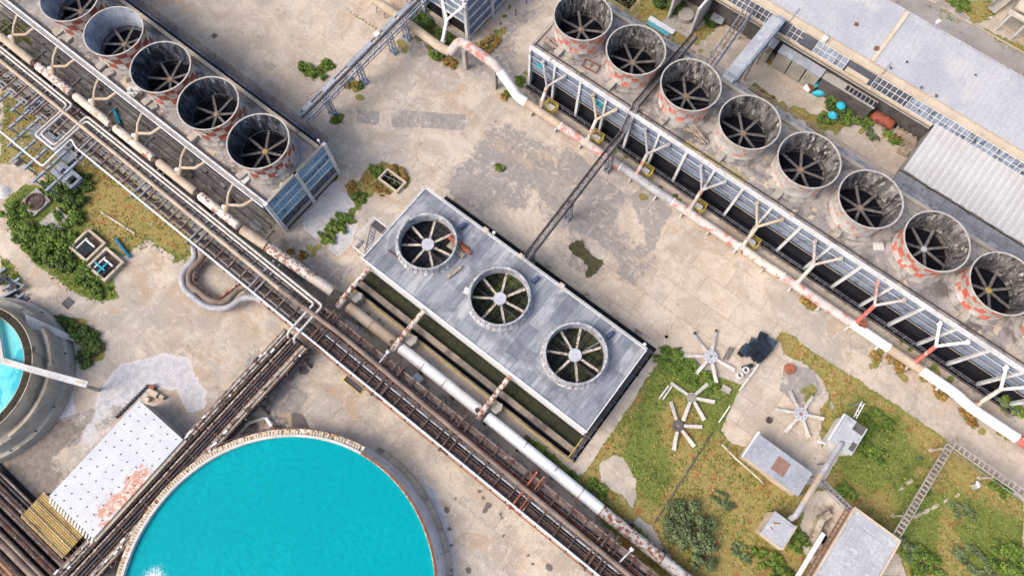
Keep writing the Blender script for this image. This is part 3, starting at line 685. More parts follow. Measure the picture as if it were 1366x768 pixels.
# rear gangway
mb = MB().box(R0, R1, RB+.26, RB+1.6, 9.2, 9.3)
for k in range(46):
    mb.beam((R0+.5+1.95*k, RB+1.55, 9.3), (R0+.5+1.95*k, RB+1.55, 10.3), .05, .05); mb.beam((R0+.5+1.95*k, RB+.3, 9.1), (R0+.5+1.95*k, RB+1.6, 9.1), .08, .12)
for zz in (9.8, 10.3): mb.beam((R0+.5, RB+1.55, zz), (R1-.5, RB+1.55, zz), .05, .05)
part(t, "rear_gangway", mb, M['steel'])
# front edge rail + fire pipe
mb = MB()
for k in range(45):
    x = R0+.6+1.97*k; mb.beam((x, RF+.75, DZ), (x, RF+.75, DZ+.28), .06, .06)
mb.beam((R0+.3, RF+.75, DZ+.3), (R1-.3, RF+.75, DZ+.3), .09, .09); mb.beam((R0+.3, RF+.95, DZ+.1), (R1-.3, RF+.95, DZ+.1), .12, .1)
part(t, "deck_edge_pipe", mb, M['steel_dark'])
for i, x in enumerate(RX):
    stack(x, YR, LBLR[i], "fan stacks on the long right cooling tower", 30+i, CKR[i], 'shell_in', imgang(ANG[i]), hub='hub_yellow' if i == 7 else ('hub_grey' if i == 6 else 'hub'))

# ------------------------------------------------------------------ left row tower block
L0, L1, LF, LB = -125., -53.2, 10.9, 22.9
t = thing("cooling_tower_block", "cooling tower block with teal louvred end wall, under the upper left stacks", "cooling tower", (-80, 16.5, 0))
part(t, "deck", MB().box(L0, L1-.3, LF+.4, LB-1.2, 9.35, DZ), M['conc_deck'])
part(t, "shaded_interior", MB().box(L0, L1-.55, LF+.9, LB-.6, -.05, 9.34), M['dark'])  # near-black box, interior shade put into its colour
for yy, w, zt, mm in ((LF-.05, .34, 9.9, 'beam'), (LF-.42, .2, 9.7, 'conc'), (LF-.72, .2, 9.62, 'beam'), (LF+.35, .16, 10.0, 'steel_dark')):
    part(t, "edge_beam", MB().box(L0, L1-.2, yy-w/2, yy+w/2, 9.3, zt), M[mm])
part(t, "front_wall", MB().box(L0, L1-.3, LF-.05, LF+.28, 0, 9.28), M['louver_dark'])
part(t, "rear_parapet", MB().box(L0, L1-.3, LB-1.15, LB-.55, 9.4, 10.1), M['conc_warm'])
part(t, "rear_gutter", MB().box(L0, L1-.3, LB-.5, LB+.0, 9.2, 9.5), M['dark'])
part(t, "rear_wall", MB().box(L0, L1-.3, LB+.02, LB+.3, 0, 9.6), M['louver_dark'])
mb = MB().box(L0, L1-.3, LB+.35, LB+1.3, 9.25, 9.34)
for k in range(40):
    x = L0+1+1.8*k; mb.beam((x, LB+1.28, 9.3), (x, LB+1.28, 10.3), .05, .05); mb.beam((x, LB+.3, 8.7), (x, LB+1.3, 9.2), .06, .06)
for zz in (9.8,10.3): mb.beam((L0, LB+1.28, zz), (L1-.4, LB+1.28, zz), .05, .05)
part(t, "rear_gangway", mb, M['steel_dark'])
# end wall
yc = (LF-.2, (LF+LB)/2, LB+.1)
for yy in yc: part(t, "column", MB().box(L1-.3, L1+.22, yy-.28, yy+.28, 0, 9.95), M['beam'])
part(t, "end_parapet", MB().box(L1-.28, L1+.1, LF+.1, LB-.2, 9.55, 9.95), M['conc'])
for b in range(2):
    y0, y1 = yc[b]+.3, yc[b+1]-.3
    for (za, zb) in ((7.9,9.5),(5.9,7.5),(3.9,5.5),(1.9,3.5)):
        part(t, "louver_panel", MB().box(L1-.2, L1-.05, y0, y1, za, zb), M['louver_teal'] if za > 3 else M['louver_dark'])
    for zb in (7.7,5.7,3.7): part(t, "end_beam", MB().box(L1-.25, L1+.05, y0, y1, zb-.17, zb+.17), M['beam'])
    part(t, "end_beam", MB().box(L1-.2, L1+.15, y0, y1, .9, 1.6), M['conc'])
    part(t, "wall_base", MB().box(L1-.24, L1-.1, y0, y1, 0, .88), M['dark'])
    part(t, "wall_slot", MB().box(L1-.24, L1-.1, y0, y1, 1.62, 1.88), M['dark'])
part(t, "lamp", MB().cyl(L1-.5, LB-.2, 9.7, 10.6, .06, 8).tube([(L1-.5, LB-.2, 10.6),(L1-.5, LB-.2, 10.95)], .2, 10), M['white'])
LXS = [-98.2,-88.3,-78.2,-68.35,-58.35]
LBLL = ["checked stack at the top edge of the picture, light blue grey lining",
 "second checked stack from the top left, pale bluish clean lining",
 "dark lined stack of the left row, third from the top edge, rubble piled beside it",
 "dark lined stack second from the teal end wall",
 "red and white checked stack nearest the teal end wall, brass coloured hub"]
for i, x in enumerate(LXS):
    stack(x, 16.55, LBLL[i], "checked fan stacks on the upper left cooling tower", 60+i, ck_left, 'shell_in_light' if i < 2 else 'shell_in_dark', imgang([62,75,72,56,88][i]), hub='hub_yellow' if i == 4 else 'hub')

# ------------------------------------------------------------------ Y shaped risers and the header pipes
def yriser(xf, side, mat, label, group, mat2=None, kink=0):
    t = thing("riser_pipe", label, "pipe", (xf, 51.6 if side > 0 else 7.9, 1.5), group)
    if side > 0:
        j = (xf, 53.55, 5.6)
        part(t, "stem", MB().tube([(xf+.1, 51.75, 1.9), j], .3, 12).tube([(xf+.1,51.7,1.8),(xf+.12,51.95,2.2)], .42, 12), M[mat])
        for s in (-1, 1):
            p = (xf+2.1*s, 55.2, 8.45)
            part(t, "arm", MB().tube(fillet([j, (xf+1.95*s, 54.95, 8.35), (xf+2.15*s, 55.6, 8.5)], .25), .22, 10), M[mat2 or mat])
            part(t, "nozzle", MB().cyl(p[0], 55.0, 8.25, 8.72, .3, 8), M[mat2 or mat])
    else:
        j = (xf-1.3, 7.5, 7.3)
        part(t, "stem", MB().tube([(xf-1.6, 6.7, 5.9), (xf-1.3, 7.2, 7.0), (xf-1.28, 7.55, 7.45)], .36, 12, rad=[.36,.4,.34]), M[mat])
        part(t, "cap", MB().cyl(xf-1.75, 6.9, 6.0, 7.2, .26, 12), M['pipe_white'])
        for e, q in (((xf-2.1, 8.75, 7.8), (xf-2.1, 10.6, 8.9)), ((xf+.85, 8.75, 7.8), (xf+2.1, 10.5, 8.9))):
            part(t, "arm", MB().tube(fillet([j, e, q], .35), .23, 12), M[mat2 or mat])
    return t
g = "branching riser pipes feeding the long right tower"
YLR = ["branching riser with orange rust patch, nearest the upper left corner of the right block",
 "branching riser left of the dark footbridge", "branching riser right of the dark footbridge, red marks on its stem",
 "branching riser fourth from the upper left end, red flecks at its foot", "branching riser below the mid row pale stack",
 "scabby white and red riser beside the short brown flange on the header", "riser with bright red peeling stem, seventh along the front",
 "riser with red stem and white arms, near the lower right end of the block", "last riser of the front, at the right edge of the picture"]
for i, x in enumerate(RX):
    yriser(x, 1, ['pipe_rusty2','pipe_rusty2','pipe_red','pipe_red','pipe_rusty2','pipe_rusty2','pipe_redfull','pipe_redfull','pipe_rusty2'][i], YLR[i], g,
           ['pipe_grey','pipe_tan','pipe_grey','pipe_grey','pipe_tan','pipe_red','pipe_red','pipe_white','pipe_white'][i])
g = "branching riser pipes beside the upper left tower"
YLL = ["tan branching riser by the top left corner of the picture", "tan branching riser above the second rusty pipe section",
 "tan branching riser level with the blue pipe scrap", "tan branching riser opposite the stack beside the rubble heap",
 "tan branching riser with a red stain at its fork", "tan branching riser closest to the teal end wall"]
for i, x in enumerate([-106.2,-96.6,-87.0,-77.2,-67.7,-57.8]):
    yriser(x, -1, 'pipe_tan', YLL[i], g)

# yellow valve cages
def cage(label):
    t = thing("valve_cage", label, "platform", (0,0,0), "yellow valve cages along the front pipe")
    part(t, "deck_plate", MB().box(-.55,.55,-.5,.5,1.1,1.16), M['white'])
    mb = MB()
    for (a, b) in ((-.95,-.75),(.95,-.75),(.95,.75),(-.95,.75)): mb.beam((a,b,0),(a,b,2.1),.07,.07)
    for k in range(5):
        x = -.95+.475*k; mb.beam((x,.75,1.1),(x,.75,2.1),.05,.05); mb.beam((x,-.75,1.1),(x,-.75,2.1),.05,.05)
    for zz in (1.15,1.6,2.1):
        for (p, q) in (((-.95,-.75),(.95,-.75)),((.95,-.75),(.95,.75)),((.95,.75),(-.95,.75)),((-.95,.75),(-.95,-.75))): mb.beam((p[0],p[1],zz),(q[0],q[1],zz),.07,.07)
    part(t, "railing", mb, M['yellow'])
    part(t, "valve", MB().cyl(.1,.1,0,1.05,.3,10), M['steel_dark'])
    part(t, "ladder", MB().beam((1.15,-.3,0),(1.15,-.3,1.7),.05,.05).beam((1.15,.3,0),(1.15,.3,1.7),.05,.05).beam((1.15,-.3,.5),(1.15,.3,.5),.05,.05).beam((1.15,-.3,1.),(1.15,.3,1.),.05,.05).beam((1.15,-.3,1.5),(1.15,.3,1.5),.05,.05), M['yellow'])
    return t
CL = ["yellow valve cage nearest the upper left corner of the right block", "yellow valve cage just left of the dark footbridge",
 "first yellow valve cage right of the dark footbridge", "second yellow valve cage right of the dark footbridge", "yellow valve cage beyond the mid row, right most of the five"]
c0 = cage(CL[0]); c0.location = (-33.5, 53.35, 0)
for i, x in enumerate((-24.2,-14.5,-4.4,5.4)): dup(c0, (x, 53.35, 0), CL[i+1])

# front header pipe (right)
t = thing("header_pipe", "long dusty white header pipe with red peel running along the front of the right block", "pipe", (0, 51.4, 0))
segs = [(-37.2,-30,'pipe_tan'),(-30,-18,'pipe_red'),(-18,-8,'pipe_grey'),(-8,4,'pipe_red'),(4,12,'pipe_rusty2'),(12,24,'pipe_red'),(24,30,'pipe_white'),(30,35.5,'pipe_tan')]
for a, b, m in segs:
    part(t, "pipe_section", MB().tube([(a, 51.45, 1.35),(b-.04, 51.45, 1.35)], .72, 20), M[m])
part(t, "pipe_section", MB().tube(fillet([(35.5,51.45,1.35),(41,51.45,1.35),(43.2,50.7,1.8),(50.2,50.7,2.0)], 1.2), .74, 20), M['pipe_lwhite'])
part(t, "pipe_section", MB().tube([(50.3,50.7,2.0),(58,50.7,2.0)], .72, 20), M['pipe_redfull'], "red painted pipe end")
for k in range(19):
    x = -35.5+4.95*k
    if k*1 < 17: part(t, "saddle", MB().box(x-.15,x+.15,50.5,52.3,0,.75), M['conc_white'])
for x in (-30,-18,-8,4,12,24,30,35.5,50.2): part(t, "flange", MB().tube([(x-.07,51.45 if x < 50 else 50.7,1.35 if x < 50 else 2.0),(x+.07,51.45 if x < 50 else 50.7,1.35 if x < 50 else 2.0)], .8, 20), M['pipe_white'])
part(t, "flange_cover", MB().beam((24.5,51.8,2.15),(25.6,52.1,2.15),1.1,.2), M['plank_rust'])
# overhead link pipe to the top block
t = thing("overhead_pipe", "white pipe with red peel arching on concrete posts between the two right hand blocks", "pipe", tuple(P(640,70,0)))
pts = [P(500,0,2.2), P(545,32,2.2), P(588,64,2.2), P(601,70,2.5), P(612,56,4.6), P(622,59,5.2), P(662,88,5.2), P(684,119,2.6), P(691,130,1.5), Vector((-37.2,51.45,1.35))]
part(t, "pipe_section", MB().tube(fillet(pts[:4], 1.), .78, 18), M['pipe_tan'])
part(t, "pipe_section", MB().tube(fillet(pts[3:7]+[pts[6]+(pts[7]-pts[6])*.2], 1.2), .8, 18), M['pipe_red'])
part(t, "pipe_section", MB().tube(fillet([pts[6]+(pts[7]-pts[6])*.2]+pts[7:], 1.), .79, 18), M['pipe_white'])
for (u,v) in ((622,91),(661,117)):
    b = P(u,v,0); part(t, "support_post", MB().box(b.x-.35,b.x+.35,b.y-.35,b.y+.35,0,4.9), M['conc'])
for k in range(9):
    q = pts[0].lerp(pts[2], k/8+.03); part(t, "pipe_trestle", MB().beam((q.x,q.y-.6,0),(q.x,q.y-.2,1.6),.1,.1).beam((q.x,q.y+.6,0),(q.x,q.y+.2,1.6),.1,.1).beam((q.x,q.y-.7,.8),(q.x,q.y+.7,.8),.08,.08), M['steel'])

# header pipe (left / centre diagonal)
t = thing("header_pipe", "fat white header pipe with rust bands beside the diagonal pipe rack", "pipe", (-40, 7, 0))
sec = [(-125,-112.1,6.2,'pipe_rusty2'),(-111.,-102.7,6.2,'pipe_tan'),(-101.8,-93.6,6.2,'pipe_rusty'),(-92.7,-84.3,6.2,'pipe_rusty2'),(-83.4,-74.6,6.2,'pipe_rusty2'),(-73.7,-65.4,6.2,'pipe_tan'),(-64.6,-56.3,6.2,'pipe_rusty')]
def capsule(a, b, y, z, r, mat, nm="pipe_section"):
    d = .35
    part(t, nm, MB().tube([(a,y,z),(a+d*.25,y,z),(a+d,y,z),(b-d,y,z),(b-d*.25,y,z),(b,y,z)], r, 20, rad=[r*.55,r*.86,r,r,r*.86,r*.55]), M[mat])
for a, b, y, m in sec: capsule(a, b, y, 5.6, .7, m)
for i in range(len(sec)-1):
    a, b = sec[i][1], sec[i+1][0]
    part(t, "coupling", MB().tube([(a-.2, sec[i][2], 5.55),(b+.2, sec[i+1][2], 5.55)], .42, 14).box(a,b,sec[i][2]-1.0,sec[i][2]+1.0,4.3,4.6).box(a+.2,b-.2,sec[i][2]-.9,sec[i][2]-.6,0,4.3).box(a+.2,b-.2,sec[i][2]+.6,sec[i][2]+.9,0,4.3), M['rust_dark'])
sl0, sl1, sl2 = Vector((-55.6, 6.2, 5.6)), P(357,329,4.9), P(444,389,2.6)
part(t, "pipe_section", MB().tube([sl0, sl1-Vector((.2,0,0))], .8, 20), M['pipe_tan'])
part(t, "pipe_section", MB().tube([sl1, sl1.lerp(sl2,.62)], .82, 20), M['pipe_flaky'])
part(t, "pipe_section", MB().tube([sl1.lerp(sl2,.625), sl2], .82, 20), M['pipe_rusty2'])
main = [(-36.6,-27.2,7.3,7.35,'pipe_tan'),(-26.4,-11.4,7.35,7.3,'pipe_white'),(-10.2,6.5,7.3,7.1,'pipe_lwhite'),(6.5,10.,7.1,7.05,'pipe_lwhite'),(10.,20.,7.05,6.95,'pipe_flaky'),(20.,34.,6.95,6.9,'pipe_rusty')]
for a, b, ya, yb, m in main:
    part(t, "pipe_section", MB().tube([(a,ya,1.7),(b-.03,yb,1.7)], .84, 20), M[m])
    part(t, "weld_band", MB().tube([(b-.1,yb,1.7),(b,yb,1.7)], .87, 20), M['rust_orange'] if m != 'pipe_white' else M['plank_rust'])
for x in (-32,-22,-18,-3.5,1.8,14.8): part(t, "weld_band", MB().tube([(x,7.3,1.7),(x+.1,7.3,1.7)], .855, 20), M['plank_rust'])
for x in range(-34, 30, 6): part(t, "saddle", MB().box(x-.25,x+.25,6.2,8.4,0,.9), M['conc_dark'])
# rusty feeder branches of the central tower
for i, (x, lb) in enumerate(((-37.6,"rusty white feeder pipe at the left corner of the central tower"),(-26.9,"rust blotched feeder pipe in the middle of the basin"),(-11.0,"rusty feeder pipe nearest the lower right, from header to basin"))):
    t2 = thing("feeder_pipe", lb, "pipe", (x, 10, 0), "rusty feeder pipes of the central cooling tower")
    part(t2, "pipe", MB().tube(fillet([(x,7.2,1.6),(x,7.4,3.1),(x,13.6,3.3)], .8), .38, 14), M['pipe_flaky'])
    part(t2, "elbow_tee", MB().tube([(x-.1,6.3,2.0),(x,7.9,3.0)], .5, 14), M['pipe_flaky'])
    part(t2, "valve", MB().cyl(x-.75,7.1,1.2,2.9,.34,10), M['rust_dark'])
    part(t2, "flange", MB().tube([(x,8.5,3.15),(x,8.65,3.15)], .48, 14), M['plank_rust'])
    # leaning concrete anchor cone
    part(t2, "anchor_block", MB().prism([(x+.5,8.3),(x+1.6,8.3),(x+1.9,9.3),(x+1.5,10.),(x+.6,9.8)],0,2.3), M['conc'])

# ------------------------------------------------------------------ central three fan tower
CZ = 6.0; X0, X1, Y0, Y1 = -38.3, 2.05, 13.7, 27.85
t = thing("cooling_tower", "low central cooling tower with grey panelled deck and three ringed fan openings", "cooling tower", (-18, 20.8, 0))
deckm = NT("deck panels")
p = deckm.pos(); br = deckm.n("ShaderNodeTexBrick"); br.offset = .43; br.inputs["Scale"].default_value = 1.
deckm.put(br.inputs["Vector"], deckm.pos((1,1,1), math.radians(90)))
br.inputs["Brick Width"].default_value = 5.2; br.inputs["Row Height"].default_value = 1.9; br.inputs["Mortar Size"].default_value = .02
br.inputs["Color1"].default_value = C(190,191,195); br.inputs["Color2"].default_value = C(134,139,150); br.inputs["Mortar"].default_value = C(110,112,120)
b2 = deckm.n("ShaderNodeTexBrick"); b2.offset = .5; b2.inputs["Scale"].default_value = 1.; deckm.put(b2.inputs["Vector"], deckm.pos((1,1,1), math.radians(90)))
b2.inputs["Brick Width"].default_value = 3.1; b2.inputs["Row Height"].default_value = .32; b2.inputs["Mortar Size"].default_value = .02
b2.inputs["Color1"].default_value = (1.07,1.07,1.07,1); b2.inputs["Color2"].default_value = (.92,.92,.93,1); b2.inputs["Mortar"].default_value = (.78,.78,.78,1)
col = deckm.mix(.9, br.outputs[0], b2.outputs[0], 'MULTIPLY')
nn = deckm.noise(deckm.pos((2.6,.35,1)), .8, 8, .7); col = deckm.mix(deckm.rng(nn, .5, .6, 0, .45), col, C(104,110,122))
nn2 = deckm.noise(deckm.pos((3.2,.22,1)), .9, 8, .75); col = deckm.mix(deckm.rng(nn2, .54, .62, 0, .4), col, C(206,206,210))
nn3 = deckm.noise(p, .16, 7, .68, .4); col = deckm.mix(deckm.rng(nn3, .47, .6, 0, .62), col, C(98,102,112))
deckm.bump(br.outputs[1], .02, .4); M['deck3'] = deckm.fin(col, .65, 0, .35)
HX = (-32.15,-18.7,-5.35); HY = 21.15; RI = 4.05
# deck with real round openings
mb = MB(); xs = [X0, (HX[0]+HX[1])/2, (HX[1]+HX[2])/2, X1]; n = 48
for i in range(3):
    a, b = xs[i], xs[i+1]; cx0 = HX[i]
    inner = [(cx0+RI*math.cos(2*math.pi*k/n), HY+RI*math.sin(2*math.pi*k/n)) for k in range(n)]
    outer = []
    for k in range(n):
        an = 2*math.pi*k/n; c, s = math.cos(an), math.sin(an)
        tt = min([((b if c > 0 else a)-cx0)/c if abs(c) > 1e-6 else 1e9, ((Y1 if s > 0 else Y0)-HY)/s if abs(s) > 1e-6 else 1e9])
        outer.append((cx0+tt*c, HY+tt*s))
    # insert box corners
    poly = []
    for k in range(n):
        k2 = (k+1) % n; v = [inner[k], outer[k], outer[k2], inner[k2]]
        o1, o2 = outer[k], outer[k2]; cr = None
        if abs(o1[0]-o2[0]) > 1e-4 and abs(o1[1]-o2[1]) > 1e-4:
            cr = (b if math.cos(2*math.pi*(k+.5)/n) > 0 else a, Y1 if math.sin(2*math.pi*(k+.5)/n) > 0 else Y0); v = [inner[k], o1, cr, o2, inner[k2]]
        mb.add([(q[0], q[1], CZ) for q in v], [tuple(range(len(v)))])
        mb.add([(q[0], q[1], CZ-.15) for q in v], [tuple(range(len(v)))[::-1]])
dk = part(t, "deck", mb, M['deck3'])
part(t, "side_cladding", MB().box(X0,X1,Y0,Y0+.2,.9,CZ-.16), M['white'])
part(t, "side_cladding", MB().box(X0,X1,Y1-.2,Y1,.5,CZ-.16), M['steel'])
part(t, "side_cladding", MB().box(X0,X0+.2,Y0+.2,Y1-.2,.5,CZ-.16), M['white'])
part(t, "side_cladding", MB().box(X1-.2,X1,Y0+.2,Y1-.2,.5,CZ-.16), M['louver_dark'])
for (a,b,c,d) in ((X0-.12,X1+.12,Y0-.16,Y0+.06),(X0-.12,X1+.12,Y1-.04,Y1+.08),(X0-.1,X0+.05,Y0+.06,Y1-.04),(X1-.05,X1+.08,Y0+.06,Y1-.04)):
    part(t, "edge_trim", MB().box(a,b,c,d,CZ-.25,CZ+.14), M['white'] if c < Y0+1 or a < X0 else M['steel'])
# interior: fill floor + structure seen through openings
def fillm(nm, a, b, c4):
    return surf(nm, a, b, .5, c4, .56, .08, .45, lines=[(0,1.05,.12),(1,2.1,.12)], lcol=(.01,.01,.012,1), fine=.25)
fm = [fillm("fill slats dark", C(96,98,106), C(66,68,78), C(120,116,108)), fillm("fill slats mossy", C(104,110,78), C(72,80,56), C(132,146,70)), fillm("fill slats mossy two", C(100,102,88), C(70,74,62), C(122,134,72))]
part(t, "interior_shell", MB().box(X0+.25,X1-.25,Y0+.25,Y1-.25,.2,.4), M['black'])
for i in range(3):
    part(t, "fill_pack", MB().box(HX[i]-5.6,HX[i]+5.6,HY-5.2,HY+5.2,2.6,3.2), fm[i])
for i, x in enumerate(HX):
    mb = MB(); r2 = random.Random(i)
    for k in range(-3, 4):
        mb.beam((x+k*1.3, HY-5.2, 4.1), (x+k*1.3, HY+5.2, 4.1), .1, .2)
        if k % 2 == 0: mb.beam((x-5.4, HY+k*1.35, 3.8), (x+5.4, HY+k*1.35, 3.8), .16, .22)
    part(t, "interior_framing", mb, M['steel_dark'])
    part(t, "gearbox_beam", MB().beam((x-4.2, HY-.55, 4.9),(x+4.2, HY-.55, 4.9),.24,.3).beam((x-4.2, HY+.55, 4.9),(x+4.2, HY+.55, 4.9),.24,.3).box(x-.6,x+.6,HY-.45,HY+.45,4.7,5.7), M['steel_dark'])
    part(t, "drive_shaft", MB().tube([(x,HY,5.2),(x+2.0,HY+4.9,5.4)], .12, 8), M['steel'])
    # ring
    mb = MB(); mb.lathe(x, HY, [(4.8,CZ+.02),(4.68,CZ+.1),(4.5,CZ+.35),(4.38,CZ+.8),(4.34,CZ+1.5),(4.2,CZ+1.55),(4.1,CZ+1.5),(4.06,CZ+.3),(4.05,CZ-.5)], 56)
    for k in range(36):
        a = 2*math.pi*k/36; c, s = math.cos(a), math.sin(a)
        mb.beam((x+4.4*c, HY+4.4*s, CZ+1.45), (x+4.46*c, HY+4.46*s, CZ+.75), .07, .12, 1); mb.beam((x+4.46*c, HY+4.46*s, CZ+.8), (x+4.84*c, HY+4.84*s, CZ+.12), .06, .1, 1)
    rg = part(t, "fan_ring", mb, [M['ring'], M['shell_white']])
    mb = MB(); mb.lathe(x, HY, [(4.38,CZ+1.46),(4.42,CZ+1.5),(4.38,CZ+1.6),(4.14,CZ+1.6),(4.1,CZ+1.52)], 56); part(rg, "rim", mb, M['ring'])
    hb = part(t, "fan_hub", MB().cyl(x,HY,5.75,6.3,.93,32).cyl(x,HY,6.3,6.36,.16,12), M['hub_grey'])
    angs = [(77,26,-26,-77,-128,-180,130),(76,22,-29,-80,-131,176,128),(77,17,-35,-87,-138,171,119)][i]
    for a in angs:
        mb = blade_mesh(0, .98, 3.92, .34, .06, math.radians(a)-YAW, None); mb.v = [(q[0]+x, q[1]+HY, q[2]+5.95) for q in mb.v]
        part(hb, "fan_blade", mb, M['blade_warm'])
# railing on long yard side, corner stair
mb = MB()
for k in range(22):
    x = X0+.1+1.9*k; mb.beam((x,Y1+.05,CZ),(x,Y1+.05,CZ+1.05),.06,.06)
for zz in (.55,1.05): mb.beam((X0,Y1+.05,CZ+zz),(X1,Y1+.05,CZ+zz),.06,.06)
for k in range(8):
    y = Y0+.1+2*k; mb.beam((X0,y,CZ),(X0,y,CZ+.9),.05,.05)
mb.beam((X0,Y0,CZ+.9),(X0,Y1,CZ+.9),.05,.05)
part(t, "railing", mb, M['white'])
for x, lb in ((-28.7,1),(-14.9,1),(-1.6,1)):
    pass
for i, x in enumerate((-30.0,-16.4,-3.2)):
    part(t, "fan_motor", MB().tube([(x-.1,25.9,CZ+.45),(x+.15,26.9,CZ+.45)], .34, 14).box(x-.3,x+.35,26.0,26.8,CZ,CZ+.25).tube([(x+.15,26.9,CZ+.45),(x+.2,27.1,CZ+.45)], .22, 12), M['motor'])
for x in (-26.9,-20.2,-12.9): part(t, "junction_box", MB().box(x-.4,x+.4,Y1-.1,Y1+.6,CZ-.2,CZ+.45), M['tan_wall'])
mb = MB()
for k in range(9):
    z = .4+k*.62; mb.box(-40.9, -40.0, 15.3+.34*k, 15.6+.34*k, z-.05, z)
mb.beam((-40.95,15.3,.3),(-40.95,18.3,5.6),.06,.2).beam((-39.95,15.3,.3),(-39.95,18.3,5.6),.06,.2)
part(t, "stair", mb, M['steel'])
part(t, "landing", MB().box(-41.6,-41.0,14.8,16.4,3.,3.06), M['steel']); part(t, "landing", MB().box(-40.9,-38.5,18.3,19.4,5.85,5.92), M['steel_dark'])
mb = MB()
for (a,b,z) in ((-41.0,15.6,5.9),(-41.0,17.5,5.9),(-41.0,19.4,5.9),(-39.8,19.4,5.9),(-38.6,19.4,5.9),(-41.7,14.5,3.05),(-41.7,16,3.05),(-41.7,17.8,3.05),(-40.4,14.5,3.05)): mb.beam((a,b,z),(a,b,z+1.1),.07,.07)
for zz in (6.45,7.0): mb.beam((-41,15.6,zz),(-41,19.4,zz),.07,.07).beam((-41,19.4,zz),(-38.5,19.4,zz),.07,.07)
for zz in (3.6,4.15): mb.beam((-41.7,14.5,zz),(-41.7,17.8,zz),.07,.07).beam((-41.7,14.5,zz),(-39.4,14.5,zz),.07,.07)
for (a,b) in ((-41,15.6),(-41,19.4),(-41.7,14.5),(-41.7,17.8)): mb.beam((a,b,0),(a,b,5.9 if a > -41.5 else 3.),.1,.1)
part(t, "stair_railing", mb, M['white'])
# basin round the foot of the tower
t = thing("water_basin", "concrete basin with mossy floor and dark trench round the foot of the central tower", "basin", (-18, 12, 0))
part(t, "moss_floor", MB().box(X0,X1+.2,11.65,Y0-.02,.02,.25), M['olive'])
wallw = surf("stained basin wall", C(158,144,128), C(124,114,104), .3, C(96,86,80), .56, .08, .25)
part(t, "inner_wall", MB().box(X0-.4,X1+.6,10.75,11.6,.02,1.1), wallw)
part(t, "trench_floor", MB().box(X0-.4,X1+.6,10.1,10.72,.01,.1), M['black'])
part(t, "outer_wall", MB().box(X0-.4,X1+1.2,9.82,10.08,.02,.8), wallw)
part(t, "outer_wall", MB().box(X0-.7,X0-.42,9.82,Y0,.02,.9), M['conc'])
part(t, "side_ledge", MB().box(X1+.25,X1+.98,9.9,29.7,.02,.45), M['conc_dark'])
part(t, "side_ledge", MB().box(X1+1.0,X1+1.3,9.9,29.9,.02,.14), M['black'])
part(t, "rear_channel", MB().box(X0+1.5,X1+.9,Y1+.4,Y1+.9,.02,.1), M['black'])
part(t, "rear_kerb", MB().box(X0+1.,X1+1.3,29.55,30.0,.0,.4), M['conc_dark']); part(t, "rear_trench", MB().box(X0+1.,X1+1.3,30.02,30.7,.0,.03), M['dark'])
part(t, "rear_kerb", MB().box(X0+1.,X1+1.3,30.72,31.4,.0,.25), M['conc_warm'])
part(t, "rear_kerb", MB().box(X0+1.5,X1+.9,Y1+.95,Y1+1.25,.0,.6), M['conc_dark'])
mb = MB()
for k in range(30):
    x = X0-.3+1.42*k; mb.beam((x,9.7,.0),(x,9.7,1.3),.05,.05)
mb.beam((X0-.3,9.7,1.3),(X1+.8,9.7,1.3),.06,.06).beam((X0-.3,9.7,.7),(X1+.8,9.7,.7),.05,.05)
part(t, "railing", mb, M['yellow'])
part(t, "gate_bar", MB().beam((X1+.2,10.,1.4),(X1+.2,13.3,1.4),.12,.12), M['yellow'])
mb = MB()
for k in range(12): mb.beam((X1+.3,10.8+1.6*k,.6),(X1+1.15,10.8+1.6*k,.6),.06,.06)
part(t, "ledge_bracket", mb, M['steel'])
# ------------------------------------------------------------------ pipe racks
t = thing("pipe_rack", "long rusty pipe rack on trestles crossing the picture diagonally, stacked with pipes", "pipe rack", (-45, 2.4, 0))
RA, RBX = -126., 32.
for y, zt in ((.15,4.6),(2.6,4.6),(4.75,4.6)):
    for zz in (4.55,3.1):
        m = 'steel' if (y < 1 and zz > 4) else ('rust_steel' if zz > 4 else 'rust_dark')
        part(t, "long_girder", MB().beam((RA,y,zz),(-38,y,zz),.2,.26), M['steel' if zz > 4 else 'steel_dark'])
        part(t, "long_girder", MB().beam((-37.99,y,zz),(RBX,y,zz),.24,.3), M['rust_steel' if (y > 4 and zz > 4) else 'rust_dark'])
x = RA; mbg, mbr = MB(), MB(); k = 0
while x < RBX:
    mb = mbg if x < -42 else mbr
    mb.beam((x,-.35,4.78),(x,5.1,4.78),.22,.2); mb.beam((x+.1,.1,3.0),(x+.1,4.8,3.0),.16,.18)
    if k % 2 == 0:
        mb.beam((x,.2,4.6),(x+2.5,2.6,4.6),.1,.1)
        mb.beam((x,2.6,4.6),(x+2.5,4.7,4.6),.09,.09)
    else: mb.beam((x+2.5,2.6,4.6),(x,4.7,4.6),.09,.09)
    for y in (.15,4.75): mb.beam((x,y,3.1),(x+1.2,y,4.5),.08,.08); mb.beam((x+1.2,y,4.5),(x+2.4,y,3.1),.08,.08)
    x += 2.5; k += 1
part(t, "cross_bracing", mbg, M['rust_steel']); part(t, "cross_bracing", mbr, M['rust_dark'])
x = -122
while x < RBX:
    mm = 'steel' if x < -45 else 'rust_orange' if int(x*1.7) % 3 == 0 else 'rust_dark'
    mb = MB()
    for y in (.15,4.75): mb.beam((x,y,0),(x,y,5.0),.28,.28); mb.box(x-.5,x+.5,y-.5,y+.5,0,.25)
    mb.beam((x,-.6,4.95),(x,5.5,4.95),.26,.28).beam((x+1.1,-.4,4.9),(x+1.1,5.6,4.9),.22,.24)
    mb.beam((x,.2,.5),(x,4.7,4.3),.1,.1)
    part(t, "trestle", mb, M[mm]); x += 12.2
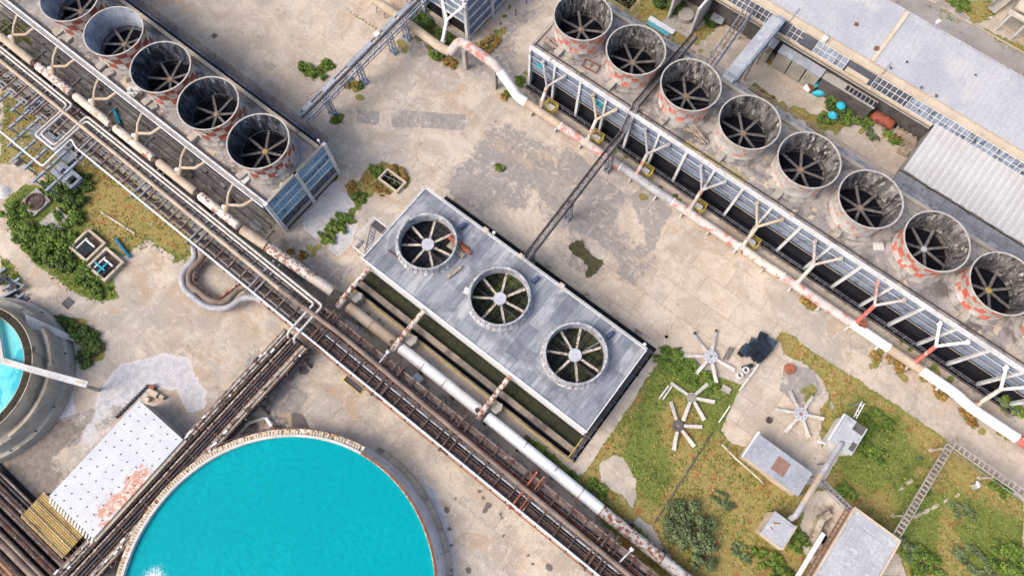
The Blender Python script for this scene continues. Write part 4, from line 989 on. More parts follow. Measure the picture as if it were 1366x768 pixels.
# pipes of the rack: (y, z, r, x0, x1, material)
lower = [(.6,3.35,.14,'rust_dark'),(.95,3.4,.18,'pipe_brown'),(1.35,3.38,.15,'steel_dark'),(1.75,3.45,.22,'rust_dark'),(2.2,3.4,.14,'pipe_grey'),(3.0,3.4,.18,'rust_dark'),(3.4,3.35,.13,'rust_orange'),(3.75,3.42,.2,'steel_dark'),(4.3,3.42,.18,'rust_dark')]
for i, (y, z, r, m) in enumerate(lower):
    part(t, "small_pipe", MB().tube([(RA if i%3 else -60,y,z),(RBX,y,z)], r, 8), M[m])
up = [(.75,4.5,.1,'pipe_grey',RA,-40),(1.15,4.5,.08,'rust_dark',-90,RBX),(1.5,4.45,.11,'steel_dark',-70,RBX),(1.95,4.5,.14,'pipe_grey',-36,16),(3.35,4.5,.1,'pipe_grey',-80,-20),(3.6,4.5,.08,'rust_steel',-30,20),(3.85,4.5,.12,'pipe_grey',RA,-44),(.35,4.5,.09,'rust_steel',-60,RBX)]
for y, z, r, m, a, b in up: part(t, "small_pipe", MB().tube([(a,y,z),(b,y,z)], r, 8), M[m])
part(t, "cable_tray", MB().box(-36,RBX,.45,1.25,4.25,4.32).box(-36,RBX,.42,.46,4.25,4.45).box(-36,RBX,1.24,1.28,4.25,4.45), M['rust_dark'])
part(t, "edge_angle", MB().beam((-46,-.32,4.5),(RBX,-.32,4.5),.16,.3), M['rust_orange'])
part(t, "cable_tray", MB().box(-36,RBX,4.1,4.6,4.2,4.26), M['rust_steel'])
part(t, "walk_plate", MB().box(-36,RBX,2.75,4.0,2.85,2.9), M['rust_dark'])
part(t, "walk_plate", MB().box(RA,-40,-.1,.1,2.9,3.0), M['conc'])
for i in range(22):
    rr_ = random.Random(i); x = rr_.uniform(-36,28); y = rr_.choice([.9,1.7,3.3,4.2]); part(t, "pipe_clamp", MB().box(x-.2,x+.2,y-.3,y+.3,3.55,3.75), M['rust_orange' if i % 2 else 'steel'])
# brown main pipe on top, drifting from the right side of the rack to its middle
t2 = thing("rack_pipe", "thick grey brown pipe lying along the top of the diagonal rack", "pipe", (-40, 3, 5.2))
part(t2, "pipe", MB().tube([(RA,3.1,5.35),(-82,3.15,5.35),(-45,2.85,5.35)], .3, 14), M['pipe_tan'])
part(t2, "pipe", MB().tube([(-44.98,2.85,5.35),(-33,3.3,5.35),(-12,2.9,5.35),(RBX,2.4,5.35)], .33, 14), M['pipe_brown'])
for k in range(14): part(t2, "pipe_shoe", MB().box(-120+11*k,-119.6+11*k,2.7,3.5,4.85,5.05), M['steel_dark'])
t2 = thing("rack_pipe", "thin bright white pipe along the lower left edge of the diagonal rack", "pipe", (-30, 0, 5))
part(t2, "pipe", MB().tube(fillet([P(0,175,5),P(57,222,5),P(95,185,5),(-86.2,.1,5.0),(-15,.12,5.0),(RBX,.12,5.0)], .5), .14, 12), M['pipe_lwhite'])
for k in range(19): part(t2, "pipe_shoe", MB().box(-84+6*k,-83.7+6*k,-.1,.34,4.72,4.84), M['steel'])
t2 = thing("rack_pipe", "pair of white insulated pipes with a hairpin loop on the diagonal rack", "pipe", (-90, 4, 5))
lp = [(-126,4.5,5.3),(-89.6,4.5,5.3),(-89.6,4.3,5.3)]
def loopz(off):
    a = -90.3+off; d = -87.1-off
    return [(-126,4.35+off,5.3),(a,4.35+off,5.3),(a,-.9-off*0,5.3),(d,-.9,5.3),(d,4.35+off,5.3)]
o1 = [( -126,4.62,5.3),(-90.9+1.4,4.62,5.3),(-90.9+1.4,-1.3,5.3)]
A = [(-126,4.75,5.3),(-92.0,4.75,5.3),(-92.0,2.6,5.3),(-93.6,2.6,5.3)]
path1 = [P(0,62,5.3),P(92,140,5.3),P(80,155,5.3),P(47,187,5.3),P(60,190,5.3),P(105,150,5.3),P(205,225,5.3),P(342,338,5.3),P(418,398,5.3),P(433,411,5.3),P(396,451,5.3)]
path2 = [P(0,70,5.3),P(85,143,5.3),P(53,175,5.3),P(57,181,5.3),P(98,155,5.3),P(108,157,5.3),P(200,232,5.3),P(342,347,5.3),P(417,408,5.3),P(412,417,5.3),P(383,445,5.3)]
def snap(ps):
    o = [ps[0]]
    return [Vector((q.x,q.y,q.z)) for q in ps]
xa, xb, xc = -92.2, -94.6, -89.6
pipeA = [(-126,4.85,5.3),(-92.0,4.85,5.3),(-92.0,-1.7,5.3),(-88.7,-1.7,5.3),(-88.7,4.85,5.3),(-38.3,4.85,5.3),(-38.3,-1.2,5.3),(-38.3,-1.6,3.9)]
pipeB = [(-126,4.3,5.3),(-92.6,4.3,5.3),(-92.6,-2.3,5.3),(-88.1,-2.3,5.3),(-88.1,4.3,5.3),(-39.5,4.3,5.3),(-39.5,3.5,5.3),(-39.5,-1.2,5.3),(-39.5,-1.6,3.9)]
part(t2, "pipe", MB().tube(fillet(pipeA, .6), .19, 12), M['pipe_warm'])
part(t2, "pipe", MB().tube(fillet(pipeB, .6), .19, 12), M['pipe_warm'])
# canal floor below the left risers
t = thing("canal_kerbs", "low concrete kerbs and channels on the floor between header pipe and left block", "kerbs", (-85, 9, 0))
for y, w, h in ((8.3,.14,.35),(9.5,.22,.5),(10.4,.14,.3)): part(t, "long_kerb", MB().box(-122,-55.5,y-w/2,y+w/2,0,h), M['conc'])
for k in range(8): part(t, "cross_kerb", MB().box(-118+9.*k,-117.8+9.*k,7.2,9.38,0,.3), M['conc_warm'])
r_ = random.Random(77)
for k in range(14):
    x, y = r_.uniform(-112,-57), r_.uniform(7.6,10.2); s_ = r_.uniform(.2,.5); part(t, "valve_box", MB().box(x-s_,x+s_,y-s_*.5,y+s_*.5,0,s_*1.3), M[r_.choice(['conc_white','conc','rust_steel','steel'])])
# perpendicular rack
t = thing("pipe_rack", "brown pipe rack branching off the diagonal one, between white roof and round pool", "pipe rack", (-39, -22, 0))
for x in (-41.1,-38.9,-36.5): part(t, "long_girder", MB().beam((x,-1,3.0),(x-1.0,-52,3.0),.28,.3), M['rust_steel' if x < -41 else 'rust_dark'])
pp = [(-40.75,3.3,.2,'scab'),(-40.3,3.25,.16,'scab'),(-39.9,3.2,.2,'rust_dark'),(-39.4,3.0,.16,'scab'),(-38.9,3.0,.14,'steel_dark'),(-38.45,2.95,.18,'steel_dark'),(-38.0,3.0,.15,'rust_dark'),(-37.55,3.1,.14,'rust_steel'),(-37.15,3.3,.26,'scab'),(-36.7,3.2,.15,'pipe_tan')]
M['scab'] = surf('scabby lagged pipe', C(206,192,178), C(150,132,120), 1.6, C(92,76,68), .56, .04, 1.6, c4=C(228,222,212), th4=.6, sc4=2.4)
for x, z, r, m in pp: part(t, "small_pipe", MB().tube([(x,-1.2,z),(x-.9,-52,z)], r, 8), M[m])
mb = MB()
for k in range(14):
    y = -1.6-4.1*k; x = -41.2-.06*k; mb.beam((x-.1,y,2.9),(x+5.0,y,2.9),.16,.2)
part(t, "cross_bracing", mb, M['rust_steel'])
r_ = random.Random(5)
mb = MB(); mb2 = MB()
for k in range(76):
    y = r_.uniform(-50,-2); x = r_.choice([-41,-40.6,-37.2,-37,-36.7,-40.2])+r_.uniform(-.2,.2)-.018*abs(y); part(t, "pipe_clamp", MB().box(x-.12,x+.12,y-r_.uniform(.1,.5),y+.2,3.3,3.5+r_.random()*.12), M['pipe_white' if k % 2 else 'rust_dark'])
for k in range(6):
    y = -2.5-8.8*k; part(t, "trestle", MB().beam((-41.3-.15*k,y,0),(-41.3-.15*k,y,3),.25,.25).beam((-36.4-.15*k,y,0),(-36.4-.15*k,y,3),.25,.25).beam((-36.4-.15*k,y,1.4),(-35.3-.15*k,y-.4,0),.3,.3), M['steel_dark'])
part(t, "under_sheet", MB().prism([(-41.2,-1),(-36.4,-1),(-37.4,-52),(-42.2,-52)], 2.4, 2.45), M['dark'])  # near-black sheet below the pipes, showing between them
# lower left corner rack: brown ducts
t = thing("duct_bank", "rusty brown ducts and pipes side by side in the lower left corner", "ducts", (-50, -43, 0))
dd = [(-40.35,.18,'rust_steel',1.4),(-40.9,.22,'steel_dark',1.2),(-41.4,.2,'rust_dark',1.5),(-41.95,.28,'rust_steel',1.3),(-42.5,.25,'rust_dark',1.6),(-43.1,.3,'rust_steel',1.2),(-43.75,.2,'rust_dark',1.8),(-44.5,.45,'rust_dark',1.1),(-45.4,.3,'pipe_brown',1.6),(-46.3,.5,'pipe_brown',1.2),(-47.3,.4,'rust_dark',1.4),(-48.4,.35,'duct_tan',1.4),(-49.,.25,'rust_dark',1.5),(-47.8,.3,'duct_tan',1.5),(-49.6,.45,'rust_dark',1.5)]
M['duct_tan'] = surf('tan brown duct', C(176,136,104), C(140,106,84), .7, C(104,76,64), .58, .06, 1.)
for y, r, m, z in dd: part(t, "duct", MB().tube([(-60,y,z),(-41.5-(abs(y)-40)*.05,y,z)], r, 10), M[m])
part(t, "floor_sheet", MB().box(-61,-42.2,-51,-40.1,.02,.3), M['dark'])  # near-black slab below the ducts
t = thing("corrugated_roof", "ochre corrugated sheet roof below the white slab roof", "roof", (-47, -40, 0))
mo = surf("ochre sheets", C(216,188,122), C(192,160,98), .5, C(140,110,84), .6, .06, .8, c4=C(228,206,150), th4=.6, sc4=2., st=(.4,2.5,1), dst=(.4,2.5,1))
mb = MB(); nr = 15; xa, xb = -51.4, -42.9
for k in range(nr):
    y = -37.9-.27*k; mb.add([(xa,y,2.5),(xb,y,2.5),(xb,y-.14,2.62),(xa,y-.14,2.62),(xb,y-.27,2.5),(xa,y-.27,2.5)], [(0,3,2,1),(3,5,4,2)])
part(t, "sheeting", mb, mo)
mb = MB()
for k in range(4): mb.box(xa,xb,-37.95-1.25*k,-37.83-1.25*k,2.63,2.7)
part(t, "batten", mb, M['plank'])
mb = MB()
for (x,y) in ((xa+.3,-38),(xb-.3,-38),(xa+.3,-41.8),(xb-.3,-41.8)): mb.beam((x,y,0),(x,y,2.5),.2,.2)
part(t, "post", mb, M['rust_dark'])

# ------------------------------------------------------------------ pools and tanks
wm = NT("turquoise water"); p = wm.pos(); n1 = wm.noise(wm.pos((1,1.6,1), .5), 1.1, 6, .62, .4); n2 = wm.noise(p, .06, 3, .5); n3 = wm.noise(p, 4., 3, .6)
col = wm.mix(wm.rng(n2, .38, .62), C(0,166,176,.64), C(0,173,181,.64))
col = wm.mix(wm.rng(n1, .42, .66), col, C(0,160,171,.63)); col = wm.mix(wm.rng(n1, .26, .40, 1, 0), col, C(0,184,190,.62))
ft = wm.n("ShaderNodeVectorMath", operation='DISTANCE'); wm.put(ft.inputs[0], p); ft.inputs[1].default_value = tuple(P(205,772,3.6))
foam = wm.rng(wm.math('ADD', wm.rng(ft.outputs["Value"], 0, 4.6, .50, 0, False), wm.noise(p, 3.4, 9, .82, 2.)), .86, .93)
col = wm.mix(foam, col, C(236,244,246))
wm.bump(wm.math('ADD', n1, wm.math('MULTIPLY', n3, .3)), .08, .3); M['water'] = wm.fin(col, .5, 0, .03)
CX_, CY_ = -16.85, -27.5
t = thing("round_pool", "large round open tank brimful of turquoise water with a rusty edged rim", "tank", (CX_, CY_, 0))
part(t, "floor", MB().cyl(CX_,CY_,.02,.3,20.9,72), M['conc_dark'])
part(t, "wall", MB().lathe(CX_,CY_,[(20.32,.3),(20.32,4.05),(20.62,4.05),(20.66,3.6),(21.55,.0)], 120), surf("batter wall", C(238,238,240), C(220,220,224), .5, C(180,174,168), .62, .06, .6))
part(t, "rim_rail", MB().lathe(CX_,CY_,[(20.42,4.06),(20.42,4.24),(20.72,4.24),(20.72,4.0)], 90, a0=math.radians(-98), a1=math.radians(100)), M['plank_rust'])
part(t, "rim_rail", MB().lathe(CX_,CY_,[(20.32,4.06),(20.32,4.2),(20.66,4.2),(20.66,4.0)], 90, a0=math.radians(100), a1=math.radians(262)), M['conc_white'])
rmx = surf("rust speckled rim", C(206,180,144), C(172,134,100), 1.2, C(140,92,66), .56, .05, 2., c4=C(232,224,206), th4=.52, sc4=1.7)
part(t, "rim_cap", MB().lathe(CX_,CY_,[(20.30,4.05),(20.30,4.12),(20.44,4.12)], 120), rmx)
# ribs outside/inside on the left part of the circle
r_ = random.Random(31); mb = MB()
mb.lathe(CX_,CY_,[(20.7,3.9),(21.45,3.86),(21.45,3.78),(20.7,3.78)], 70, a0=math.radians(100), a1=math.radians(262))
for k in range(150):
    a = math.radians(102+k*1.06); c, s = math.cos(a), math.sin(a)
    if r_.random() < .8: mb.beam((CX_+20.66*c,CY_+20.66*s,4.0),(CX_+(21.1+r_.random()*.3)*c,CY_+(21.1+r_.random()*.3)*s,3.98),.3,.1,1)
part(t, "outer_walkway", mb, [rmx, M['tan_wall']])
part(t, "handrail", MB().lathe(CX_,CY_,[(21.5,4.7),(21.55,4.75),(21.5,4.78),(21.45,4.75)], 70, a0=math.radians(100), a1=math.radians(262)), M['rust_dark'])
part(t, "foot_ledge", MB().lathe(CX_,CY_,[(21.4,.35),(22.3,.3),(22.32,.0)], 60, a0=math.radians(-25), a1=math.radians(98)), M['conc_warm'])
mb = MB()
for a in range(-20, 98, 8):
    c, s = math.cos(math.radians(a)), math.sin(math.radians(a)); mb.beam((CX_+21.6*c,CY_+21.6*s,.36),(CX_+22.3*c,CY_+22.3*s,.33),.07,.03)
part(t, "ledge_joint", mb, M['conc_dark'])
ww = MB(); ww.cyl(CX_,CY_,.31,3.6,20.31,120); o = part(t, "water", ww, M['water'])
# left clarifier
TX, TY = -71.2, -33.4
t = thing("clarifier_tank", "concrete clarifier tank with pale turquoise water and dark mossy ring at the left edge", "tank", (TX, TY, 0))
part(t, "wall", MB().lathe(TX,TY,[(8.85,1.),(8.85,5.95),(8.93,5.95),(8.93,5.2),(9.95,5.2),(9.95,5.98),(10.06,5.98),(10.35,3.6),(10.55,3.55)], 90), M['conc_warm'])
wmoss = surf("mossy launder", C(70,62,42), C(54,48,34), .5, C(40,36,28), .56, .06, .9)
part(t, "launder_channel", MB().lathe(TX,TY,[(8.94,5.96),(8.96,6.0),(9.92,6.0),(9.96,5.97)], 90), wmoss)
mb = MB()
for k in range(48):
    c, s = math.cos(k*math.pi/24), math.sin(k*math.pi/24); mb.beam((TX+8.97*c,TY+8.97*s,6.02),(TX+9.95*c,TY+9.95*s,6.02),.06,.05)
part(t, "launder_joint", mb, M['steel_dark'])
part(t, "lower_tier", MB().lathe(TX,TY,[(10.3,3.6),(11.3,3.6),(11.45,3.6),(11.75,1.6),(11.9,1.55)], 90), M['conc'])
part(t, "tier_kerb", MB().lathe(TX,TY,[(11.0,3.62),(11.0,4.2),(11.45,4.2),(11.5,3.58)], 40, a0=math.radians(-10), a1=math.radians(75)), M['conc_warm'])
part(t, "plinth", MB().lathe(TX,TY,[(11.7,1.6),(12.3,1.5),(12.5,.0)], 90), M['conc'])
wl = surf("pale turquoise water", C(120,214,216,.72), C(60,200,206,.72), .12, C(0,176,196,.72), .5, .02, .10, rough=.25)
part(t, "water", MB().cyl(TX,TY,1.,5.5,8.84,90), wl)
mb = MB()
for k in range(26):
    a = -1.0+k*.11; c, s = math.cos(a), math.sin(a); mb.cyl(TX+12.0*c, TY+12.0*s, 1.5, 1.8, .1, 6) if k % 3 == 0 else None
part(t, "anchor_bolt", mb, M['black'])
t2 = thing("trough_beam", "white trough beam reaching from the water of the left tank out over its rim", "beam", tuple(P(60,495,4)))
a, b, c = P(-8,420,6.1), P(3,481,6.1), P(117,513,5.)
part(t2, "beam", MB().beam(b, P(40,492,6.2), .85, .4).beam(P(40,492,6.2), c, .9, .5), M['conc_white'])
part(t2, "channel", MB().beam(P(4,481,6.4), P(112,511,5.35), .3, .05), M['tan_wall'])
part(t2, "inner_arm", MB().beam(a, b, .7, .35), M['conc_white'])
part(t2, "prop", MB().box(c.x-1.2,c.x-.8,c.y-.9,c.y-.5,0,4.6), M['conc'])
single("buttress_wall", MB().add([tuple(P(33,418,5.4)),tuple(P(36,436,4.6)),tuple(P(104,457,.3)),tuple(P(99,449,.6)),tuple(P(33,418,0)),tuple(P(36,436,0)),tuple(P(104,457,-.1)),tuple(P(99,449,-.1))],
    [(0,1,2,3),(1,5,6,2),(3,2,6,7),(0,3,7,4),(0,4,5,1)]), M['conc_white'], "white wedge shaped buttress wall sloping down from the left tank to the hedge", "wall")
# white slab roof building
t = thing("slab_roof_building", "flat white roofed building with rows of black anchors and a salmon rust stain", "building", (-45.3,-29,0))
wr = NT("white slab roof"); p = wr.pos(); n1 = wr.noise(p, .5, 5, .6); n4 = wr.noise(wr.pos((1.5,.7,1)), .8, 8, .7, .5)
sp = wr.n("ShaderNodeSeparateXYZ"); wr.put(sp.inputs[0], p)
col = wr.mix(wr.rng(n1, .35, .65), C(212,213,218), C(200,202,209))
zone = wr.math('MULTIPLY', wr.rng(sp.outputs[0], -45.2, -42., 0, .34), wr.rng(wr.math('ABSOLUTE', wr.math('ADD', sp.outputs[1], 31.0)), 3., 7., 1, 0))
col = wr.mix(wr.rng(wr.math('ADD', zone, n4), .72, .80), col, C(200,140,116))
col = wr.mix(wr.rng(wr.math('ADD', zone, wr.noise(p, 1.8, 6, .7)), .86, .9), col, C(236,214,196))
for ax, per in ((0,2.9),(1,2.8)):
    f = wr.math('PINGPONG', sp.outputs[ax], per/2); col = wr.mix(wr.rng(f, .02, .05, .5, 0), col, C(170,172,184))
M['slabroof'] = wr.fin(col, .6)
rf = part(t, "roof", MB().box(-49.7,-40.95,-37.2,-21.0,3.6,4.0), M['slabroof'])
part(t, "wall", MB().box(-49.5,-41.2,-37.,-21.2,0,3.58), M['conc'])
mb = MB()
for i in range(6):
    for j in range(11):
        x, y = -49.1+1.45*i+.12*((j*7+i*3)%3), -36.6+1.48*j+.12*((i*5+j)%3)
        mb.cyl(x, y, 4.0, 4.1, .075, 8)
part(rf, "roof_anchor", mb, M['black'])
part(t, "gutter_wall", MB().box(-40.93,-40.5,-37.4,-20.9,3.2,3.7), M['conc_warm'])
mb = MB()
for k in range(16): mb.beam((-49.4+.55*k,-37.25,3.8),(-49.3+.55*k,-38.1,3.2),.28,.12)
part(t, "eave_bracket", mb, M['conc_white'])
# salt sacks and boxes at its end
r_ = random.Random(2)
for k, (u,v,s,lb) in enumerate([(205,526,.6,"small tan crate against the corner of the white roofed building"),(196,533,.4,"brown block left of the tan crate"),(216,530,.35,"pale broken box right of the tan crate"),(203,517,.4,"rusty lump above the tan crate")]):
    q = P(u,v,.3); single("crate", MB().beam((q.x-s,q.y,.3),(q.x+s,q.y+s*.5,.3),s*1.4,.6).beam((q.x-s*.9,q.y,.63),(q.x+s*.9,q.y+s*.5,.63),s*1.2,.06), M['tan_wall' if k != 3 else 'rust_orange'], lb, "crate")
for k in range(10):
    q = P(157+4.3*k, 556-4.3*k, 0.1)
mb = MB()
for k in range(14):
    q = P(157+3.1*k, 556-3.15*k, 0); mb.box(q.x-.18,q.x+.18,q.y-.16,q.y+.16,0,.35)
single("drain_grate", mb, M['tarp'], "dashed line of dark drain openings beside the white roofed building", "drain")
# ------------------------------------------------------------------ top block
T1, TF = -52.9, 55.7
t = thing("cooling_tower_block", "blue grey louvred block at the top edge with a tree at its foot", "cooling tower", (-60, 62, 0))
part(t, "deck", MB().box(-90,T1,TF+.2,69,9.35,9.7), M['conc_deck'])
part(t, "shaded_interior", MB().box(-90,T1-.4,TF+.8,68.6,-.05,9.34), M['dark'])  # near-black fill painted as the shaded inside of the block
for zb in (9.5,7.75,6.05,4.2):
    part(t, "front_beam", MB().box(-90,T1-.25,TF-.05,TF+.25,zb-.2,zb+.2), M['beam'])
for zb in (9.5,7.4,5.2,3.0,.9):
    part(t, "end_beam", MB().box(T1-.25,T1+.08,TF+.3,68.8,zb-.22,zb+.22), M['beam'])
for k in range(8):
    x = T1-.2-4.87*k; part(t, "column", MB().box(x-.3,x+.3,TF-.25,TF+.3,0,9.28), M['beam'])
    if k < 7:
        for (za, zb) in ((7.95,9.28),(6.25,7.55),(4.42,5.85)): part(t, "louver_panel", MB().box(x-4.5,x-.32,TF+.05,TF+.15,za,zb), M['louver'])
for y in (TF+6.5, 68.6): part(t, "column", MB().box(T1-.3,T1+.25,y-.25,y+.25,0,9.3), M['beam'])
for (ya, yb) in ((TF+.35,TF+6.2),(TF+6.8,68.3)):
    for (za, zb) in ((7.65,9.25),(5.45,7.15),(3.25,4.95),(1.15,2.75)): part(t, "louver_panel", MB().box(T1-.15,T1-.02,ya,yb,za,zb), M['louver'])
mb = MB()
for zz in (1.2,1.75): mb.beam((-90,TF-1,zz),(T1,TF-1,zz),.05,.05)
for k in range(20): mb.beam((T1-.2-1.8*k,TF-1,0),(T1-.2-1.8*k,TF-1,1.75),.05,.05)
part(t, "basin_railing", mb, M['steel'])
yriser(-55.4, 1, 'pipe_lwhite', "white branching riser at the louvred block cut by the top edge", "branching riser pipes feeding the long right tower", 'pipe_white')

# ------------------------------------------------------------------ bridges
def trestle(t, x, y, zt, w=.9, lean=.0, m='steel_blue', wide=.7):
    mb = MB()
    for s in (-1, 1):
        for q in (-1, 1):
            mb.beam((x+s*w*.55, y+q*wide*.55, 0), (x+s*w*.4, y+q*wide*.35, zt), .14, .14)
    for k in range(int(zt/1.1)):
        z0, z1 = k*1.1+.1, k*1.1+1.1
        for s in (-1,1): mb.beam((x+s*w*.5, y-wide*.5, z0),(x+s*w*.5, y+wide*.45, z1), .08, .08)
        for q in (-1,1): mb.beam((x-w*.5, y+q*wide*.5, z0),(x+w*.5, y+q*wide*.45, z1), .08, .08)
    mb.box(x-w*.8,x+w*.8,y-wide*.8,y+wide*.8,-.02,.2)
    part(t, "trestle", mb, M[m])
t = thing("pipe_bridge", "blue grey cable bridge on lattice trestles, from the left block to the top edge", "bridge", (-61.6, 39, 0))
bx, z = -61.55, 5.6
for s in (-.95, .0, .95): part(t, "girder", MB().beam((bx+s,23.2,z),(bx+s,58,z),.18,.34), M['steel_blue'])
mb = MB()
for k in range(24): mb.beam((bx-1.0,23.6+1.45*k,z+.05),(bx+1.0,23.6+1.45*k,z+.05),.1,.12); mb.beam((bx+.95,23.6+1.45*k,z-.9),(bx+.95,24.3+1.45*k,z),.08,.08)
mb.beam((bx+.95,23.2,z-.95),(bx+.95,58,z-.95),.1,.1)
part(t, "cross_bracing", mb, M['steel_blue'])
for (x_, r, m) in ((-.1,.09,'steel'),(.25,.11,'steel_dark'),(.6,.09,'pipe_grey')): part(t, "small_pipe", MB().tube([(bx+x_,23,z+.3),(bx+x_,58,z+.3)], r, 8), M[m])
r_ = random.Random(3)
for (a, b) in ((24,25.8),(26.4,28.2),(30.8,33.6),(36.6,42.4),(45.4,48.6),(49,52),(53,56)):
    mb = MB(); y = a
    while y < b-.3: mb.box(bx-1.0+r_.uniform(-.06,.06),bx-.2,y,min(y+.95,b),z+.32,z+.4); y += 1.0
    part(t, "cover_sheet", mb, M['roof_grey'])
part(t, "lamp_box", MB().box(bx-1.1,bx-.3,43.6,44.5,z+.3,z+.8), M['white'])
mb = MB()
for k in range(20): mb.beam((bx+1.0,24+1.75*k,z),(bx+1.0,24+1.75*k,z+1.),.05,.05)
mb.beam((bx+1.0,24,z+1),(bx+1.0,58,z+1),.05,.05); part(t, "railing", mb, M['steel_blue'])
for y in (30.7,38.4,46.0,49.6): trestle(t, -61.7, y, 5.4)
t = thing("pipe_bridge", "narrow dark lattice footbridge from the central tower over the header pipe onto the right deck", "bridge", (-19.8, 42, 0))
def latt(t, a, b, w, h, m, n, roof=None):
    a, b = Vector(a), Vector(b); d = (b-a).normalized(); sd_ = d.cross(Vector((0,0,1))).normalized()*(w/2); up = Vector((0,0,h))
    mb = MB()
    for s in (-1, 1):
        for u in (0, 1): mb.beam(a+sd_*s+up*u, b+sd_*s+up*u, .13, .13)
    for k in range(n+1):
        q = a.lerp(b, k/n)
        mb.beam(q-sd_, q+sd_, .09, .09); mb.beam(q-sd_, q-sd_+up, .08, .08); mb.beam(q+sd_, q+sd_+up, .08, .08)
        if k < n:
            q2 = a.lerp(b, (k+1)/n); mb.beam(q-sd_, q2-sd_+up, .06, .06); mb.beam(q+sd_+up, q2+sd_, .06, .06)
            if k % 2: mb.beam(q-sd_, q2+sd_, .06, .06)
    part(t, "lattice_frame", mb, M[m])
latt(t, (-19.5,27.9,5.6), (-20.2,53.6,5.9), 1.0, .8, 'steel_dark', 20)
latt(t, (-20.2,53.6,5.9), (-20.4,56.0,10.4), 1.0, .7, 'steel', 4)
latt(t, (-20.4,56.0,10.4), (-20.3,72.0,10.4), 1.0, .7, 'steel_dark', 12)
for (x_, r, m) in ((-.35,.09,'steel_dark'),(-.1,.05,'rust_steel'),(.2,.11,'steel')):
    part(t, "small_pipe", MB().tube(fillet([(-19.5+x_,27.9,6.0),(-20.2+x_,53.6,6.3),(-20.4+x_,56.0,10.9),(-20.3+x_,72,10.9)], .5), r, 8), M[m])
for y in (30,39.6,50.3): trestle(t, -19.7, y, 5.6, .7, m='steel', wide=.8)
t = thing("pipe_bridge", "steel truss gangway with thin orange pipe between the right deck and the long workshop", "bridge", (-16.4, 77, 0))
latt(t, P(947,88,9.6), P(1000,12,8.2), 1.3, .9, 'steel', 9)
part(t, "small_pipe", MB().tube([P(948,87,10.6), P(1001,11,9.2)], .1, 8), M['rust_steel'])
part(t, "side_plate", MB().beam(P(952,92,9.9), P(1005,16,8.5), .1, .9), M['steel_blue'])
q = P(985,52,0); part(t, "post", MB().beam((q.x,q.y,0),(q.x,q.y,8.4),.22,.22), M['steel'])
t = thing("covered_conveyor", "grey covered conveyor gallery with blue side, between the right deck and the workshop", "conveyor", (-12, 77, 0))
part(t, "gallery_side", MB().beam(P(973,110,8.8), P(1041,28,7.4), 1.5, 1.7), M['steel_blue'])
part(t, "gallery_roof", MB().beam(P(969,107,9.75), P(1037,24,8.35), 1.9, .14), M['roof_slab'])
part(t, "gallery_window", MB().beam(P(979,112,9.0), P(1046,30,7.6), .08, .6), M['glass_dark'])
mb = MB()
for k in range(1, 4):
    q = P(973,110,8).lerp(P(1041,28,6.6), k/4); mb.beam((q.x-.6,q.y,0),(q.x-.6,q.y,q.z),.2,.2); mb.beam((q.x+.6,q.y,0),(q.x+.6,q.y,q.z),.2,.2)
part(t, "post", mb, M['steel'])

# ------------------------------------------------------------------ workshop and yard at the upper right
t = thing("workshop", "long workshop with pale blue metal roof, cream ledge and clerestory windows", "building", (10, 93, 0))
A0, A1 = -48., 60.
part(t, "roof", MB().add([(A0,88.1,7.3),(3.4,88.1,7.3),(3.4,98.9,8.0),(A0,98.9,8.0),(A0,88.1,7.1),(3.4,88.1,7.1),(3.4,98.9,7.8),(A0,98.9,7.8)], [(0,1,2,3),(7,6,5,4),(0,4,5,1),(3,2,6,7),(1,5,6,2),(0,3,7,4)]), M['roof_blue'])
part(t, "roof", MB().add([(4.1,88.1,7.32),(A1,88.1,7.32),(A1,98.9,8.02),(4.1,98.9,8.02),(4.1,88.1,7.1),(A1,88.1,7.1),(A1,98.9,7.8),(4.1,98.9,7.8)], [(0,1,2,3),(7,6,5,4),(0,4,5,1),(3,2,6,7),(1,5,6,2),(0,3,7,4)]), M['roof_blue'])
part(t, "roof_divider", MB().beam((3.75,88.0,7.35),(3.75,99.0,8.1),.66,.24), M['tan_wall'])
part(t, "ridge_flashing", MB().box(A0,A1,98.92,99.25,7.7,8.15), M['roof_slab'])
part(t, "ledge", MB().box(A0,A1,86.85,88.08,6.5,6.95), M['tan_wall'])
part(t, "wall", MB().box(A0,A1,88.12,98.7,0,7.05), M['tan_wall'])
part(t, "wall", MB().box(A0,A1,85.9,88.1,0,5.0), M['conc_dark'])
part(t, "eave_pipe", MB().box(A0,17.,85.15,85.5,4.9,5.3), M['tan_wall'])
part(t, "eave_pipe", MB().box(A0,17.,84.85,85.0,4.7,4.9), M['conc'])
def clere(x0, x1, m, fr=True):
    g = part(t, "clerestory_window", MB().add([(x0,85.7,5.1),(x1,85.7,5.1),(x1,86.8,6.6),(x0,86.8,6.6),(x0,85.9,5.0),(x1,85.9,5.0),(x1,86.95,6.45),(x0,86.95,6.45)], [(0,1,2,3),(7,6,5,4),(0,4,5,1),(3,2,6,7),(1,5,6,2),(0,3,7,4)]), M[m])
    if fr:
        mb = MB(); k = x0
        while k <= x1+.01: mb.beam((k,85.66,5.16),(k,86.76,6.66),.08,.06); k += .92
        for f in (0,.5,1): mb.beam((x0,85.66+1.1*f,5.16+1.5*f),(x1,85.66+1.1*f,5.16+1.5*f),.08,.06)
        part(g, "frame", mb, M['white'])
clere(-48,-12.5,'glass_dark'); clere(-12.3,-9.7,'glass_dark',False); clere(-9.7,-7.2,'glass_dark'); clere(-7.2,-4.9,'glass_dark',False); clere(-4.8,.9,'glass'); clere(1.0,5.8,'glass_dark',False)
clere(5.9,11.8,'glass_dark'); clere(12.0,38,'glass')
